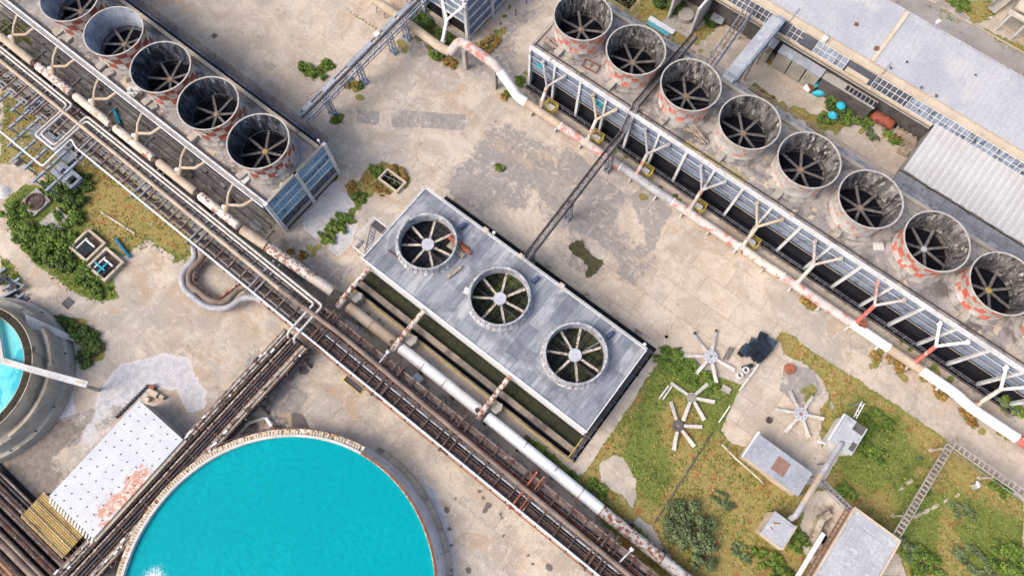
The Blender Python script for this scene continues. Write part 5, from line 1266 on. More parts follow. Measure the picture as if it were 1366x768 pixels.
for (a, b) in ((1.2,5.2),): part(t, "ledge_box", MB().box(a,b,85.3,86.2,5.4,5.75), M['tan_wall'])
for x in (-10.5,6.2): part(t, "roof_stay", MB().beam((x,84.6,6.0),(x,89.2,7.8),.1,.1), M['steel'])
r_ = random.Random(8)
for (u,v,s) in ((1142,33,.5),(1169,65,.6),(1188,91,.3),(1246,45,.5),(1290,70,.4),(1294,72,.3),(1301,101,.3),(1210,83,.2),(1249,128,.35),(1229,117,.3),(1300,190,.3)):
    q = P(u,v,7.7); part(t, "roof_vent", MB().beam((q.x-s*.5,q.y,q.z-.2+.15),(q.x+s*.5,q.y+s*.2,q.z+.1),s,.3), M['conc_dark' if s < .5 else 'plank_rust'])
q = P(1248,33,8); part(t, "roof_lamp", MB().cyl(q.x,q.y,7.6,8.5,.07,8).tube([(q.x,q.y,8.5),(q.x,q.y,8.9)],.32,12), M['white'])
q = P(1099,54,7); part(t, "ledge_unit", MB().box(q.x-.4,q.x+.4,q.y-.4,q.y+.4,6.9,7.6), M['white'])
# lean-to sheds
def shed(name, x0, x1, y0, y1, z, rm, wm_, label, cat="shed", group=None, extra=None):
    t = thing(name, label, cat, ((x0+x1)/2, (y0+y1)/2, 0), group)
    part(t, "roof", MB().box(x0-.12,x1+.12,y0-.12,y1+.12,z-.1,z+.05), M[rm]); part(t, "wall", MB().box(x0,x1,y0,y1,0,z-.11), M[wm_])
    return t
shed("lean_to", -12.4,-10.2,83.3,85.1,4.,'roof_grey','conc', "small grey roofed lean-to beside the blue sided conveyor", group="grey lean-to roofs along the workshop")
for i, (a, b, lb) in enumerate(((-9.2,-6.6,"left grey roof panel of the lean-to row right of the conveyor"),(-6.4,-3.9,"middle grey roof panel of the lean-to row"),(-3.7,-1.3,"right grey roof panel of the lean-to row, above the teal container"))):
    shed("lean_to", a, b, 83.4, 85.0, 3.9, 'roof_grey', 'conc', lb, group="grey lean-to roofs along the workshop")
t = shed("lean_to", -.9,8.4,83.7,85.1,3.7,'conc','conc_dark', "low annex with a row of dark skylights above the green bushes")
mb = MB()
for k in range(8): mb.box(3.0+.72*k,3.55+.72*k,83.9,84.9,3.76,3.8)
part(t, "skylight", mb, M['glass_dark'])
for (u,v,lb) in ((940,13,"white air conditioning box beside the concrete alcove"),(1043,72,"white air conditioning box right of the conveyor"),(1003,47,"white fan unit in front of the workshop, between the two gangways"),(1176,146,"white cabinet above the rusty tank")):
    q = P(u,v,.5); t2 = thing("air_conditioner", lb, "air conditioner", (q.x,q.y,0), "white outdoor units by the workshop")
    part(t2, "casing", MB().box(q.x-.55,q.x+.55,q.y-.45,q.y+.45,.1,1.1), M['white']); part(t2, "fan_grille", MB().cyl(q.x,q.y,1.1,1.14,.32,16), M['steel_dark'])
for k in range(12):
    x = r_.uniform(-.5,16); y = r_.uniform(82.,83.5); s = r_.uniform(.25,.6)
single("door_panel", MB().beam(P(950,20,1.0),P(966,27,1.0),2.2,.1), M['roof_grey'], "pale sheet lying on the ground right of the concrete alcove", "sheet")
q = P(995,40,0); single("tyre_ring", MB().lathe(q.x,q.y,[(.3,.1),(.55,.1),(.62,.3),(.55,.45),(.3,.45),(.3,.1)],20), M['tarp'], "black tyre lying by the workshop wall", "tyre")
t = thing("concrete_alcove", "tall open fronted concrete bay sheltering a round disc, by the top edge", "structure", (-25.8, 83, 0))
part(t, "side_wall", MB().box(-28.6,-28.2,80.6,86.8,0,6), M['conc_white']); part(t, "side_wall", MB().box(-23.9,-23.5,80.6,86.8,0,6), M['conc_white'])
part(t, "back_wall", MB().box(-28.2,-23.9,86.4,86.8,0,6), M['conc']); part(t, "roof_slab", MB().box(-28.7,-23.4,83.8,86.9,6.02,6.3), M['tan_wall'])
part(t, "floor_slab", MB().box(-28.8,-23.3,79.4,86.3,0,.12), M['conc']); part(t, "round_disc", MB().cyl(-26.1,82.6,.12,1.1,1.35,28), M['conc'])
t = thing("teal_crate_sheet", "torn white and teal sheet lying in the dry weeds below the alcove", "sheet", tuple(P(880,35,0)))
part(t, "white_board", MB().beam(P(866,24,.5),P(899,44,.5),1.0,.15), M['white']); part(t, "teal_board", MB().beam(P(864,29,.3),P(892,46,.3),.9,.12), M['cyan'])
t = thing("container", "small open teal and white container tipped in the yard beside the bushes", "container", tuple(P(1090,113,0)))
part(t, "teal_lid", MB().beam(P(1084,112,1.6),P(1099,105,1.6),1.6,.12), M['teal']); part(t, "body", MB().beam(P(1080,118,.7),P(1096,110,.7),1.3,1.3), M['plank_rust']); part(t, "white_side", MB().beam(P(1074,121,.4),P(1082,112,.9),1.2,.12), M['white'])
t = thing("canoe_shell", "long teal plastic shell lying next to the tipped container", "boat shell", tuple(P(1100,124,0)))
part(t, "hull", MB().tube([P(1083,124,.35),P(1090,124.5,.4),P(1104,124,.4),P(1112,121,.35),P(1118,124,.3)], .5, 12, rad=[.2,.6,.55,.35,.12]), M['cyan'])
def umbrella(u, v, lb):
    q = P(u,v,1.6); t = thing("parasol", lb, "parasol", (q.x,q.y,0), "cyan parasols among the bushes")
    part(t, "canopy", MB().lathe(q.x,q.y,[(.05,2.2),(.4,2.05),(.8,1.6),(.76,1.56),(.4,2.0),(.05,2.15)],10), M['cyan']); part(t, "pole", MB().cyl(q.x,q.y,0,2.25,.04,8), M['steel'])
umbrella(1122,141,"cyan parasol higher up in the bushes"); umbrella(1111,154,"cyan parasol with a white patch, lower left of the other")
t = thing("horizontal_tank", "rusty red cylinder tank lying among bushes beside the workshop", "tank", (11,85,0))
a, b = P(1164,152,1.2), P(1191,168,1.2); d = (b-a).normalized()
part(t, "shell", MB().tube([a-d*.15,a,a+d*.25,b-d*.25,b,b+d*.15], .85, 22, rad=[.4,.72,.85,.85,.72,.4]), M['tank_red'])
for f in (.25,.75):
    q = a.lerp(b,f); part(t, "saddle", MB().box(q.x-.15,q.x+.15,q.y-.8,q.y+.8,0,.8), M['conc'])
for f in (.3,.6): q = a.lerp(b,f); part(t, "manhole", MB().cyl(q.x,q.y,1.9,2.2,.22,12), M['rust_orange'])
single("water_trough", MB().beam(P(1186,158,.5),P(1203,167,.5),1.7,.8), M['tarp'], "black rectangular trough behind the rusty red tank", "trough")
for i,(u,v,w,l,m,lb) in enumerate([(1220,178,1.4,1.6,'conc_white',"white square hatch box at the corner of the ribbed shed"),(1197,183,1.0,1.2,'plank_rust',"small brown crate below the rusty tank"),(1205,203,1.0,1.6,'plank',"wooden pallet on the yard floor beside the ribbed shed"),(1181,150,1.8,1.4,'conc',"square concrete plinth above the rusty tank")]):
    q = P(u,v,.4); single("yard_box", MB().beam((q.x-l/2,q.y,.35),(q.x+l/2,q.y+.15,.35),w,.7).beam((q.x-l/2+.1,q.y,.75),(q.x+l/2-.1,q.y+.15,.75),w*.85,.08), M[m], lb, "box")
t = thing("pallet_stack", "pile of broken pallets and sticks left of the ribbed white shed", "pallets", tuple(P(1208,195,0)))
r_ = random.Random(4); mb = MB()
for k in range(16): q = P(1208+r_.uniform(-6,6),192+r_.uniform(-4,4),.3+.03*k); an = r_.uniform(0,3.1); mb.beam((q.x-.6*math.cos(an),q.y-.6*math.sin(an),q.z),(q.x+.6*math.cos(an),q.y+.6*math.sin(an),q.z),.12,.06)
part(t, "plank_heap", mb, M['plank'])
t = thing("pipe_manifold", "tangle of white pipes and frames at the end of the workshop eave", "pipes", (14,84.3,0))
mb = MB()
for k in range(5): mb.tube([(13.4+k*.8,83.2,1.8),(13.4+k*.8,85.0,1.8)], .08, 8); mb.beam((13.2,83.4+.28*k,2.0),(16.9,83.4+.28*k,2.0),.08,.08)
part(t, "pipe_frame", mb, M['pipe_tan'])
t = thing("ribbed_shed", "big shed with ribbed white roof at the right edge, ragged eave along the tiled canopy", "shed", (30,81,0))
x = 17.3; mb = MB(); r_ = random.Random(6)
while x < 52:
    y0 = 76.35+r_.uniform(-.12,.12)
    mb.add([(x,y0,4.4),(x+1.04,y0,4.4),(x+1.04,86.2,5.4),(x,86.2,5.4),(x,y0,4.3),(x+1.04,y0,4.3),(x+1.04,86.2,5.3),(x,86.2,5.3)], [(0,1,2,3),(7,6,5,4),(0,4,5,1),(3,2,6,7),(1,5,6,2),(0,3,7,4)])
    mb.box(x+.97,x+1.06,y0,86.2,4.9,4.91) if False else None
    x += 1.05
part(t, "roof", mb, M['roof_white']); part(t, "wall", MB().box(17.5,52,76.7,86,0,4.25), M['conc'])
mb = MB()
for k in range(33): mb.beam((18.3+1.05*k,76.4,4.45),(18.3+1.05*k,86.2,5.45),.09,.08)
part(t, "roof_rib", mb, M['white'])
t = thing("tiled_canopy", "grey slab canopy below the ribbed shed with a dark gap between", "canopy", (34,74.6,0))
mb = MB()
for k in range(13):
    x = 17.+2.65*k; mb.add([(x,72.9,3.9),(x+2.6,72.9,3.9),(x+2.6,76.1,4.1),(x,76.1,4.1),(x,72.9,3.8),(x+2.6,72.9,3.8),(x+2.6,76.1,4.0),(x,76.1,4.0)], [(0,1,2,3),(7,6,5,4),(0,4,5,1),(3,2,6,7),(1,5,6,2),(0,3,7,4)])
part(t, "slab_row", mb, surf("grey canopy slabs", C(150,150,154), C(126,126,132), .5, C(96,94,98), .6, .07, .6))
mb = MB()
for k in range(13): mb.beam((17.1+2.65*k,72.9,0),(17.1+2.65*k,73.1,3.75),.15,.15)
part(t, "post", mb, M['steel'])
part(t, "gap_strip", MB().box(17,50,76.15,76.6,3.6,3.7), M['dark'])  # near-black strip in the gap between eave and canopy
t = thing("yard_wall", "low concrete wall with coping between the rear gangway and the upper yard", "wall", (0,71,0))
part(t, "wall", MB().box(-39,49,70.8,71.15,0,1.6), M['conc']); part(t, "coping", MB().box(-39,49,70.7,71.25,1.6,1.72), M['conc_warm'])
mb = MB()
for k in range(34): mb.beam((-38.5+2.6*k,70.95,1.7),(-38.5+2.6*k,70.95,2.4),.05,.05)
mb.beam((-38.5,70.95,2.4),(48,70.95,2.4),.05,.05); part(t, "rail", mb, M['steel'])
# road + kerb + far building
mb = MB(); k0, k1 = P(1232,-4,0), P(1366,98,0)
struct("road_kerb", MB().box(-60,90,112.2,112.5,-.05,.14), M['conc_warm'])
rd = surf("old asphalt road", C(176,168,160), C(160,152,146), .15, C(140,132,126), .62, .05, .4, c4=C(90,86,84), th4=.76, sc4=.9)
struct("road", MB().box(-300,300,103.2,112.15,-.2,.012), rd)
t = thing("stilt_house", "cream roofed house with brick edged balcony in the top right corner", "building", (22,116,0))
part(t, "roof", MB().box(17.6,34,112.8+1.5,126,4.8,5.1), M['tan_wall']); part(t, "wall", MB().box(18,34,115.5,125.5,0,4.78), M['conc'])
part(t, "balcony", MB().box(17.2,34,111.9+1.6,114.2,4.0,4.4), M['pipe_rusty2']); part(t, "roof_box", MB().box(21.2,23.8,117,119,5.1,5.6), M['white'])
mb = MB()
for k in range(6): mb.beam((17.8+2.9*k,113.6,0),(17.8+2.9*k,113.6,4),.3,.3)
part(t, "stilt", mb, M['conc_white'])
part(t, "side_stair", MB().beam((15.4,116.5,.4),(17.4,124,2.6),1.6,.2).beam((14.6,116.5,1.2),(16.6,124,3.4),.1,.8), M['conc'])
# small top-left-of-yard frames
t = thing("open_shaft", "black pit with pale pipe frame cut by the top edge, above the dry weeds", "frame", tuple(P(833,5,0)))
part(t, "pit", MB().box(P(833,0,0).x-2,P(833,0,0).x+1.8,P(833,0,0).y-1.2,P(833,0,0).y+3,-.02,.05), M['black'])
q = P(833,3,.6); part(t, "pipe_frame", MB().tube([(q.x-2.2,q.y+3,.8),(q.x-2.2,q.y-1.3,.8),(q.x+2,q.y-1.3,.8),(q.x+2,q.y+3,.8)], .1, 8), M['pipe_tan'])

# ------------------------------------------------------------------ lower right: spare rotors, huts, trusses
def rotor(u, v, tips, z, hubr, hm, bm, label):
    c = P(u, v, z); t = thing("spare_fan_rotor", label, "fan rotor", (c.x, c.y, 0), "spare fan rotors lying on the ground")
    part(t, "hub_disc", MB().cyl(c.x,c.y,.02,z+.12,hubr*.5,24).cyl(c.x,c.y,z-.05,z+.1,hubr,28), M[hm]); part(t, "hub_cap", MB().cyl(c.x,c.y,z+.1,z+.22,hubr*.22,12), M['hub'])
    mb = MB()
    for k in range(8): mb.cyl(c.x+hubr*.72*math.cos(k*.785), c.y+hubr*.72*math.sin(k*.785), z+.1, z+.15, .07, 6)
    part(t, "bolt_ring", mb, M['steel_dark'])
    for (a, b) in tips:
        q = P(a, b, z); d = (q-c); L = d.length; d.normalize(); n = Vector((-d.y,d.x,0)); tw = .12
        s0, s1 = c+d*hubr*1.02, q
        m2 = MB(); w0, w1 = .22, .27
        m2.add([tuple(s0+n*w0),tuple(s0-n*w0),tuple(s1-n*w1-Vector((0,0,.25))),tuple(s1+n*w1-Vector((0,0,.12))),tuple(s0+n*w0+Vector((0,0,.1))),tuple(s0-n*w0+Vector((0,0,.06))),tuple(s1-n*w1-Vector((0,0,.19))),tuple(s1+n*w1-Vector((0,0,.02)))],
            [(0,1,2,3),(7,6,5,4),(0,4,5,1),(1,5,6,2),(2,6,7,3),(3,7,4,0)])
        part(t, "blade", m2, M[bm])
rotor(948,475.5,[(955,442),(925,446),(912,474),(928.5,498.5),(956,510),(980.5,493.5)],.7,1.0,'hub_grey','blade_white',"spare rotor on bare concrete beside the black plastic heap, one blade missing")
rotor(922.5,530,[(895,510),(945,511.5),(954,536),(940,560),(911.5,561)],.6,.72,'conc','blade_white',"upper of the two rusty hubbed rotors lying in the green weeds")
rotor(904.5,567.5,[(895,535),(937,569),(926.5,595),(899,600)],.6,.82,'conc_dark','blade_white',"lower of the two rotors in the weeds, four blades left")
rotor(1068,552,[(1054,520.5),(1085,528),(1100,558.5),(1079.5,583.5),(1048,576),(1034.5,545.5)],.6,1.0,'hub_grey','blade_white',"spare rotor with six white blades on the concrete pad by the white roofed hut")
for (a,b,c,d,lb) in ((892,514,879,532,"pair of loose white blades left of the weed bound rotors"),(974,463,965,479,"loose grey blades lying right of the bare concrete rotor")):
    q, w = P(a,b,.3), P(c,d,.3); n = Vector((.3,.15,0)); single("loose_blade", MB().beam(q,w,.28,.1).beam(q+n*1.4,w+n*1.6,.26,.1), M['blade_white' if a < 900 else 'blade'], lb, "fan blades")
# black plastic heap
t = thing("plastic_sheet_heap", "heap of glossy black plastic fill blocks near the end of the central tower", "plastic heap", tuple(P(1012,464,0)))
r_ = random.Random(9)
blocks = [(1012,447,1022,452),(1003,456,1014,470),(1013,453,1025,466),(992,462,1000,470),(1000,455,1010,459),(1018,462,1028,470),(1004,466,1012,478),(1011,470,1018,480),(1020,453,1034,461),(988,465,994,470)]
for k,(a,b,c,d) in enumerate(blocks):
    q, w = P(a,b,.4+.22*(k%4)), P(c,d,.4+.25*(k%3)); m2 = MB(); n = 7
    dd = (w-q); nn_ = Vector((-dd.y,dd.x,0)).normalized()
    for j in range(n): m2.beam(q+nn_*(.24*(j-n/2)), w+nn_*(.24*(j-n/2))+Vector((0,0,r_.uniform(-.1,.1))), .17, .35+.12*(j%2))
    part(t, "fill_block", m2, M['tarp_sheen' if k in (3,8,4) else 'tarp'])
for (u,v,lb) in ((986,501,"left of the two pale clay rings"),(994,494,"right one of the two pale clay rings")):
    q = P(u,v,0); single("clay_ring", MB().lathe(q.x,q.y,[(.25,.05),(.25,.5),(.38,.62),(.55,.5),(.6,.0)],22), M['conc_white'], lb+" beside the black heap", "ring", "pale clay rings")
single("dark_beam", MB().beam(P(990,491,.3),P(1004,487,.3),.55,.35), M['tarp'], "short dark beam above the clay rings", "beam")
single("concrete_block", MB().beam(P(963,516,.25),P(974,522,.25),.9,.4), M['conc'], "grey block at the edge of the weeds below the bare rotor", "block")
single("rusty_drum", MB().lathe(P(1053,492,0).x,P(1053,492,0).y,[(0,.5),(.3,.55),(.72,.5),(.78,.2),(.78,0)],24), M['rust_orange'], "rusty red round cover on the concrete pad", "drum")
single("manhole_cover", MB().lathe(P(1026,560,0).x,P(1026,560,0).y,[(0,.2),(.4,.22),(.5,.0)],16), M['rust_dark'], "small dark cap between pad and tin roofed hut", "cap")
single("kerb_line", MB().beam(P(950,577,.05),P(873,697,.05),.2,.25), M['conc_dark'], "thin dark concrete kerb crossing the weeds diagonally", "kerb")
t = thing("guard_rail", "low white pipe rail along the edge of the weeds, from the black heap downwards", "rail", tuple(P(990,520,0)))
for (a,b,c,d) in ((1022,471,1000,503),(999,504,986,521),(974,541,959,563)):
    part(t, "rail_pipe", MB().tube([P(a,b,.6),P(c,d,.6)], .09, 8), M['pipe_white']); part(t, "post", MB().beam(P(a,b,0),P(a,b,.6),.1,.1).beam(P(c,d,0),P(c,d,.6),.1,.1), M['steel'])
for (u,v) in ((926,445),(954,442),(906,465)): q = P(u,v,0); single("bollard", MB().cyl(q.x,q.y,0,.5,.16,10).cyl(q.x,q.y,.5,.58,.22,10), M['steel_dark'], {926:"small dark bollard at the upper left blade of the bare rotor",954:"small dark bollard at the top blade of the bare rotor",906:"small dark bollard left of the bare rotor"}[u], "bollard")
q = P(889,449,0); single("manhole_cover", MB().lathe(q.x,q.y,[(0,.06),(.2,.08),(.26,.0)],14), M['black'], "black dot cover on the pale slabs above the central tower's end", "cap")
# huts
t = shed("hut", 21.3,29.7,24.9,28.5,3.,'roof_grey','tan_wall', "hut with long grey tin roof and one brown rusted sheet", "hut")
a = P(1042,621,3.08); part(t, "rusted_sheet", MB().box(a.x-.95,a.x+.95,a.y-1.15,a.y+.95,3.06,3.1), surf("brown sheet", C(160,124,110), C(146,110,98), 1.5), "brown rusted roof sheet")
part(t, "gutter", MB().beam((21.1,28.9,2.9),(21.1,24.6,2.9),.3,.2), M['white']); part(t, "drain_pipe", MB().tube(fillet([(18.2,24.6,1.6),(21,24.2,1.4),(25,23.9,1.2),(26,24,.2)], .3), .12, 8), M['pipe_rusty2'])
t = shed("hut", 29.5,32.6,33.9,38.2,3.4,'roof_slab','conc_white', "small square hut with white roof and a dark patched corner", "hut")
part(t, "dark_patch", MB().box(31.0,32.5,37.0,38.3,3.46,3.48), M['conc_dark']); part(t, "dark_patch", MB().box(31.9,32.6,34.3,35.6,3.46,3.48), M['conc_dark']); part(t, "eave", MB().box(29.1,29.34,33.8,38.3,3.,3.3), M['white'])
t = thing("mast", "short white lattice mast behind the square white roofed hut", "mast", tuple(P(1140,552,0)))
part(t, "lattice", MB().beam(P(1139,556,3.2),P(1150,535,3.2),.12,.12).beam(P(1142,558,3.2),P(1153,538,3.2),.12,.12).beam(P(1144,547,3.2),P(1147,549,3.2),.1,.1).beam(P(1141,552,3.2),P(1144,554,3.2),.1,.1).beam(P(1148,540,3.2),P(1151,541,3.2),.1,.1), M['white'])
a = P(1150,537,3.2); part(t, "post", MB().beam((a.x,a.y,0),(a.x,a.y,3.3),.2,.2), M['steel'])
t = shed("hut", 28.4,31.4,17.9,21.1,3.1,'roof_slab','tan_wall', "square tower hut with pale roof and a few red scraps", "hut")
part(t, "parapet", MB().box(31.4,31.75,17.6,21.4,2.4,3.0).box(28.2,31.4,17.4,17.75,2.4,3.0), M['tan_wall'])
part(t, "red_scrap", MB().beam(P(1032,697,3.2),P(1041,698,3.2),.14,.05).beam(P(1028,702,3.2),P(1031,706,3.2),.14,.05), M['rust_orange'])
t = thing("hut", "largest pale roofed hut at the bottom edge with a raised parapet and cable rack", "hut", (39.6,20,0))
part(t, "roof", MB().box(36.5,43.0,8,27.9,3.4,3.6), M['roof_slab']); part(t, "wall", MB().box(36.7,42.8,8.2,27.7,0,3.38), M['tan_wall'])
part(t, "parapet", MB().box(36.3,43.2,27.92,28.15,3.2,3.78).box(43.02,43.25,8,27.9,3.2,3.78).box(36.25,36.48,8,27.9,3.2,3.78), M['tan_wall'])
part(t, "side_canopy", MB().box(34.9,35.5,8,23,2.2,2.3), M['white']); mb = MB()
for k in range(28): mb.beam((35.6,8.3+.7*k,3.3),(36.2,8.3+.7*k,3.3),.12,.1)
mb.beam((35.6,8,3.3),(35.6,27.8,3.3),.1,.14); mb.beam((36.15,8,3.3),(36.15,27.8,3.3),.1,.14); part(t, "cable_rack", mb, M['plank_rust'])
part(t, "raised_panel", MB().box(37.6,41.8,14,26.2,3.62,3.66), M['roof_slab'])
t = thing("hut_pipe", "thick pale pipe linking the square white hut over the tin roof to the tower hut", "pipe", (30.7,29,0))
part(t, "pipe", MB().tube(fillet([(30.7,21.6,2.0),(30.7,22.3,3.5),(30.75,34.2,3.5),(30.9,34.6,3.2)], .4), .4, 16), M['pipe_grey'])
part(t, "pipe_band", MB().tube([(30.7,24.1,3.5),(30.7,29.0,3.5)], .41, 16), M['pipe_tan']); part(t, "branch", MB().beam((28.6,33.2,1.6),(29.6,33.6,1.6),.3,.2), M['white'])
part(t, "prop", MB().beam((30.7,25.8,0),(30.7,25.8,3.1),.2,.2).beam((30.7,31,0),(30.7,31,3.1),.2,.2), M['steel'])
def ladder_truss(t, a, b, w, n, m='conc'):
    a, b = Vector(a), Vector(b); d = (b-a).normalized(); s_v = d.cross(Vector((0,0,1))).normalized()*(w/2)
    mb = MB().beam(a+s_v, b+s_v, .1, .26).beam(a-s_v, b-s_v, .1, .26)
    for k in range(n+1): q = a.lerp(b, k/n); mb.beam(q-s_v, q+s_v, .2, .1)
    part(t, "ladder_frame", mb, M[m]); part(t, "cable", MB().tube([a+s_v*.3+Vector((0,0,-.12)), b+s_v*.3+Vector((0,0,-.12))], .12, 8).tube([a-s_v*.4+Vector((0,0,-.12)), b-s_v*.4+Vector((0,0,-.12))], .09, 8), M['rust_steel'])
    part(t, "lower_rail", MB().beam(a+s_v*1.6+Vector((0,0,-.6)), b+s_v*1.6+Vector((0,0,-.6)), .1, .1), M['steel'])
t = thing("cable_ladder", "long ladder shaped cable bridge turning a corner over the grass at the right", "cable bridge", (43,38,0))
ladder_truss(t, (42.7,28.4,3.1), (42.9,43.5,3.1), .9, 22); ladder_truss(t, (43.4,43.9,3.1), (70,43.9,3.1), .9, 36)
for (x,y) in ((42.4,42.6),(42.4,31.4),(49.5,43.3),(58.5,43.4)): part(t, "post", MB().beam((x,y,0),(x,y,3),.2,.2).cyl(x,y,0,.2,.3,12), M['conc_warm'])
t = thing("cable_ladder", "short cable ladder from the tin roofed hut to the largest hut", "cable bridge", (33,27.4,0))
ladder_truss(t, (30.2,28.6,3.3), (36.2,27.6,3.3), .5, 12, 'steel'); part(t, "post", MB().beam((30.4,28.5,0),(30.4,28.5,3.2),.15,.15), M['steel'])
single("broken_pit_wall", MB().beam(P(1095,690,.6),P(1085,715,.6),.8,1.2).beam(P(1106,684,.5),P(1094,692,.6),.9,1.).beam(P(1083,716,.5),P(1095,730,.5),.6,.9), M['conc_warm'], "crumbling earth coloured masonry between the tower hut and the largest hut", "masonry")
single("pit_hole", MB().cyl(P(1097,717,0).x,P(1097,717,0).y,.0,.05,.7,16), M['black'], "black hole beside the crumbling masonry", "hole")
single("bucket", MB().tube([P(1229,583+28,.1)*1.0,P(1229,611,.5)], .22, 10), M['tarp'], "small black bucket in the grass right of the square hut", "bucket")
t = thing("rusty_stump", "weathered grey and rust stump in the grass between the ladder posts", "stump", tuple(P(1303,646,0)))
part(t, "body", MB().beam(P(1300,644,.4),P(1304,650,.4),1.0,.8), M['conc']); part(t, "red_edge", MB().beam(P(1303,641,.9),P(1306,650,.9),.2,.2), M['white'])

# ------------------------------------------------------------------ centre yard
q = P(522,239,0); t = thing("open_pit", "open rectangular pit with pale kerb and a rod across, ringed by weeds", "pit", tuple(q))
a, b = (-47.4,26.4), (-43.9,28.2)
part(t, "kerb", MB().box(a[0]-.3,b[0]+.3,a[1]-.3,a[1],0,.7).box(a[0]-.3,b[0]+.3,b[1],b[1]+.3,0,.7).box(a[0]-.3,a[0],a[1],b[1],0,.7).box(b[0],b[0]+.3,a[1],b[1],0,.7), M['tan_wall'])
part(t, "pit_floor", MB().box(a[0],b[0],a[1],b[1],0,.04), M['black']); part(t, "rod", MB().beam((a[0],a[1]+.8,.5),(b[0],b[1]-.3,.5),.1,.1), M['steel'])
pm = NT("mossy puddle"); n1 = pm.noise(pm.pos(), 1.5, 7, .7); col = pm.mix(pm.rng(n1, .35, .62), C(92,86,50), C(66,64,40)); col = pm.mix(pm.rng(pm.noise(pm.pos(), 5, 4, .6), .6, .68, 0, .5), col, C(120,116,70)); M['puddle'] = pm.fin(col, .4, 0, .3)
pts = [(759,327),(766,322),(777,321),(781,324),(780,329),(787,336),(790,342),(796,345),(804,347),(805,353),(800,358),(795,364),(790,369),(785,371),(781,370),(781,362),(783,355),(779,349),(775,345),(768,342),(764,338),(760,334)]
rr_ = random.Random(1); pl = []
for k in range(len(pts)):
    a, b = pts[k], pts[(k+1)%len(pts)]
    for f in (0,.33,.66): pl.append((a[0]+(b[0]-a[0])*f+rr_.uniform(-1.6,1.6), a[1]+(b[1]-a[1])*f+rr_.uniform(-1.6,1.6)))
o = struct("puddle", MB().prism([tuple(P(u,v,0))[:2] for u,v in pl], -.01, .008), M['puddle'])
for (u,v,w,lb) in ((358,87,2.6,"pale tan square cover in the upper yard"),): q = P(u,v,0); single("access_cover", MB().box(q.x-1.1,q.x+1.1,q.y-.7,q.y+.7,0,.04), M['conc_warm'], lb, "cover")
for (u,v,s,lb) in ((286,48,.45,"small dark square cover near the top stack"),(91,404,.75,"dark square drain cover on the left road")): q = P(u,v,0); single("access_cover", MB().box(q.x-s,q.x+s,q.y-s,q.y+s,0,.03), M['conc_dark'], lb, "cover", "square covers")
for (u,v,l,w,m,lb) in ((613,327,4.2,.5,'rust_orange',"rusty brown channel on the deck right of the upper fan ring"),(608,334,3.,.6,'plank',"pale stained beam beside the rusty channel"),(606,363,2.6,.5,'plank',"broken plank leaning by the lower right side of the upper fan ring")):
    q = P(u,v,6.3); an = math.radians(-38 if u != 606 else 40)-YAW; single("scrap_beam", MB().beam((q.x-math.cos(an)*l/2,q.y-math.sin(an)*l/2,6.3),(q.x+math.cos(an)*l/2,q.y+math.sin(an)*l/2,6.3),w,.3).beam((q.x-math.cos(an)*l/2,q.y-math.sin(an)*l/2+.5,6.15),(q.x+math.cos(an)*l/3,q.y+math.sin(an)*l/3+.5,6.15),w*.5,.2), M[m], lb, "beam")
single("scrap_beam", MB().beam(P(517,333,6.2),P(530,343,6.2),.14,.14), M['plank_rust'], "thin rusty rod touching the left side of the upper fan ring", "beam")
single("slat_stack", MB().beam(P(622,383,6.2),P(619,391,6.2),.3,.1).beam(P(624,383,6.2),P(621,392,6.2),.2,.1).beam(P(626,384,6.2),P(623,393,6.2),.2,.1), M['white'], "few white slats left of the middle fan ring", "slats")
for (u,v,lb) in ((659,310,"lamp post head on the rear rail of the central tower"),(860,459,"lamp post at the lower right corner of the central tower")):
    q = P(u,v,7.3); t2 = thing("lamp_post", lb, "lamp", (q.x,q.y,0), "small white lamps"); part(t2, "pole", MB().cyl(q.x,q.y,0,7.2,.06,8), M['steel']); part(t2, "lamp_head", MB().lathe(q.x,q.y,[(.02,7.5),(.22,7.4),(.26,7.25),(.1,7.15)],12), M['white'])
for (u,v,lb) in ((175+342+0,0,""),): pass
for (a,b,lb) in (((340+177,495),(484,512),"yellow edged dark tray hanging on the lower left side of the diagonal rack"),):
    q = P(473,512,2.5); t2 = thing("drip_tray", lb, "tray", (q.x,q.y,0)); part(t2, "tray", MB().box(q.x-1.6,q.x+1.6,-1.3,-.5,2.4,2.5), M['steel_dark']); part(t2, "frame", MB().box(q.x-1.7,q.x+1.7,-1.4,-1.3,2.35,2.7).box(q.x-1.7,q.x-1.6,-1.3,-.4,2.35,2.7).box(q.x+1.6,q.x+1.7,-1.3,-.4,2.35,2.7), M['yellow'])
for (u,v,lb) in ((517,470,"white lamp on the rack beside the yellow gate"),(842,733,"white lamp at the lower right end of the diagonal rack")):
    q = P(u,v,6.); t2 = thing("rack_lamp", lb, "lamp", (q.x,q.y,4.7), "white lamps on the rack"); part(t2, "arm", MB().beam((q.x,q.y,6.),(q.x-.2,q.y-2.2,5.0),.2,.2), M['pipe_grey']); part(t2, "lamp_head", MB().tube([(q.x,q.y-.1,6.),(q.x,q.y+.3,6.1)], .28, 12), M['white'])
single("gate_frame", MB().beam(P(492,461,2),P(497,458,2),.1,.1).beam(P(497,458,2),P(512,468,2),.1,.1).beam(P(492,461,2),P(492,461,0),.1,.1).beam(P(512,468,2),P(512,468,0),.1,.1), M['yellow'], "yellow pipe gate between the rack and the header pipe", "gate")
q = P(558,504,.8); single("white_box", MB().box(q.x-.7,q.x+.6,q.y-.6,q.y+.5,0,1.0).box(q.x-.3,q.x+.2,q.y-.2,q.y+.2,1.,1.15), M['white'], "small white box between the rack and the header pipe", "box")
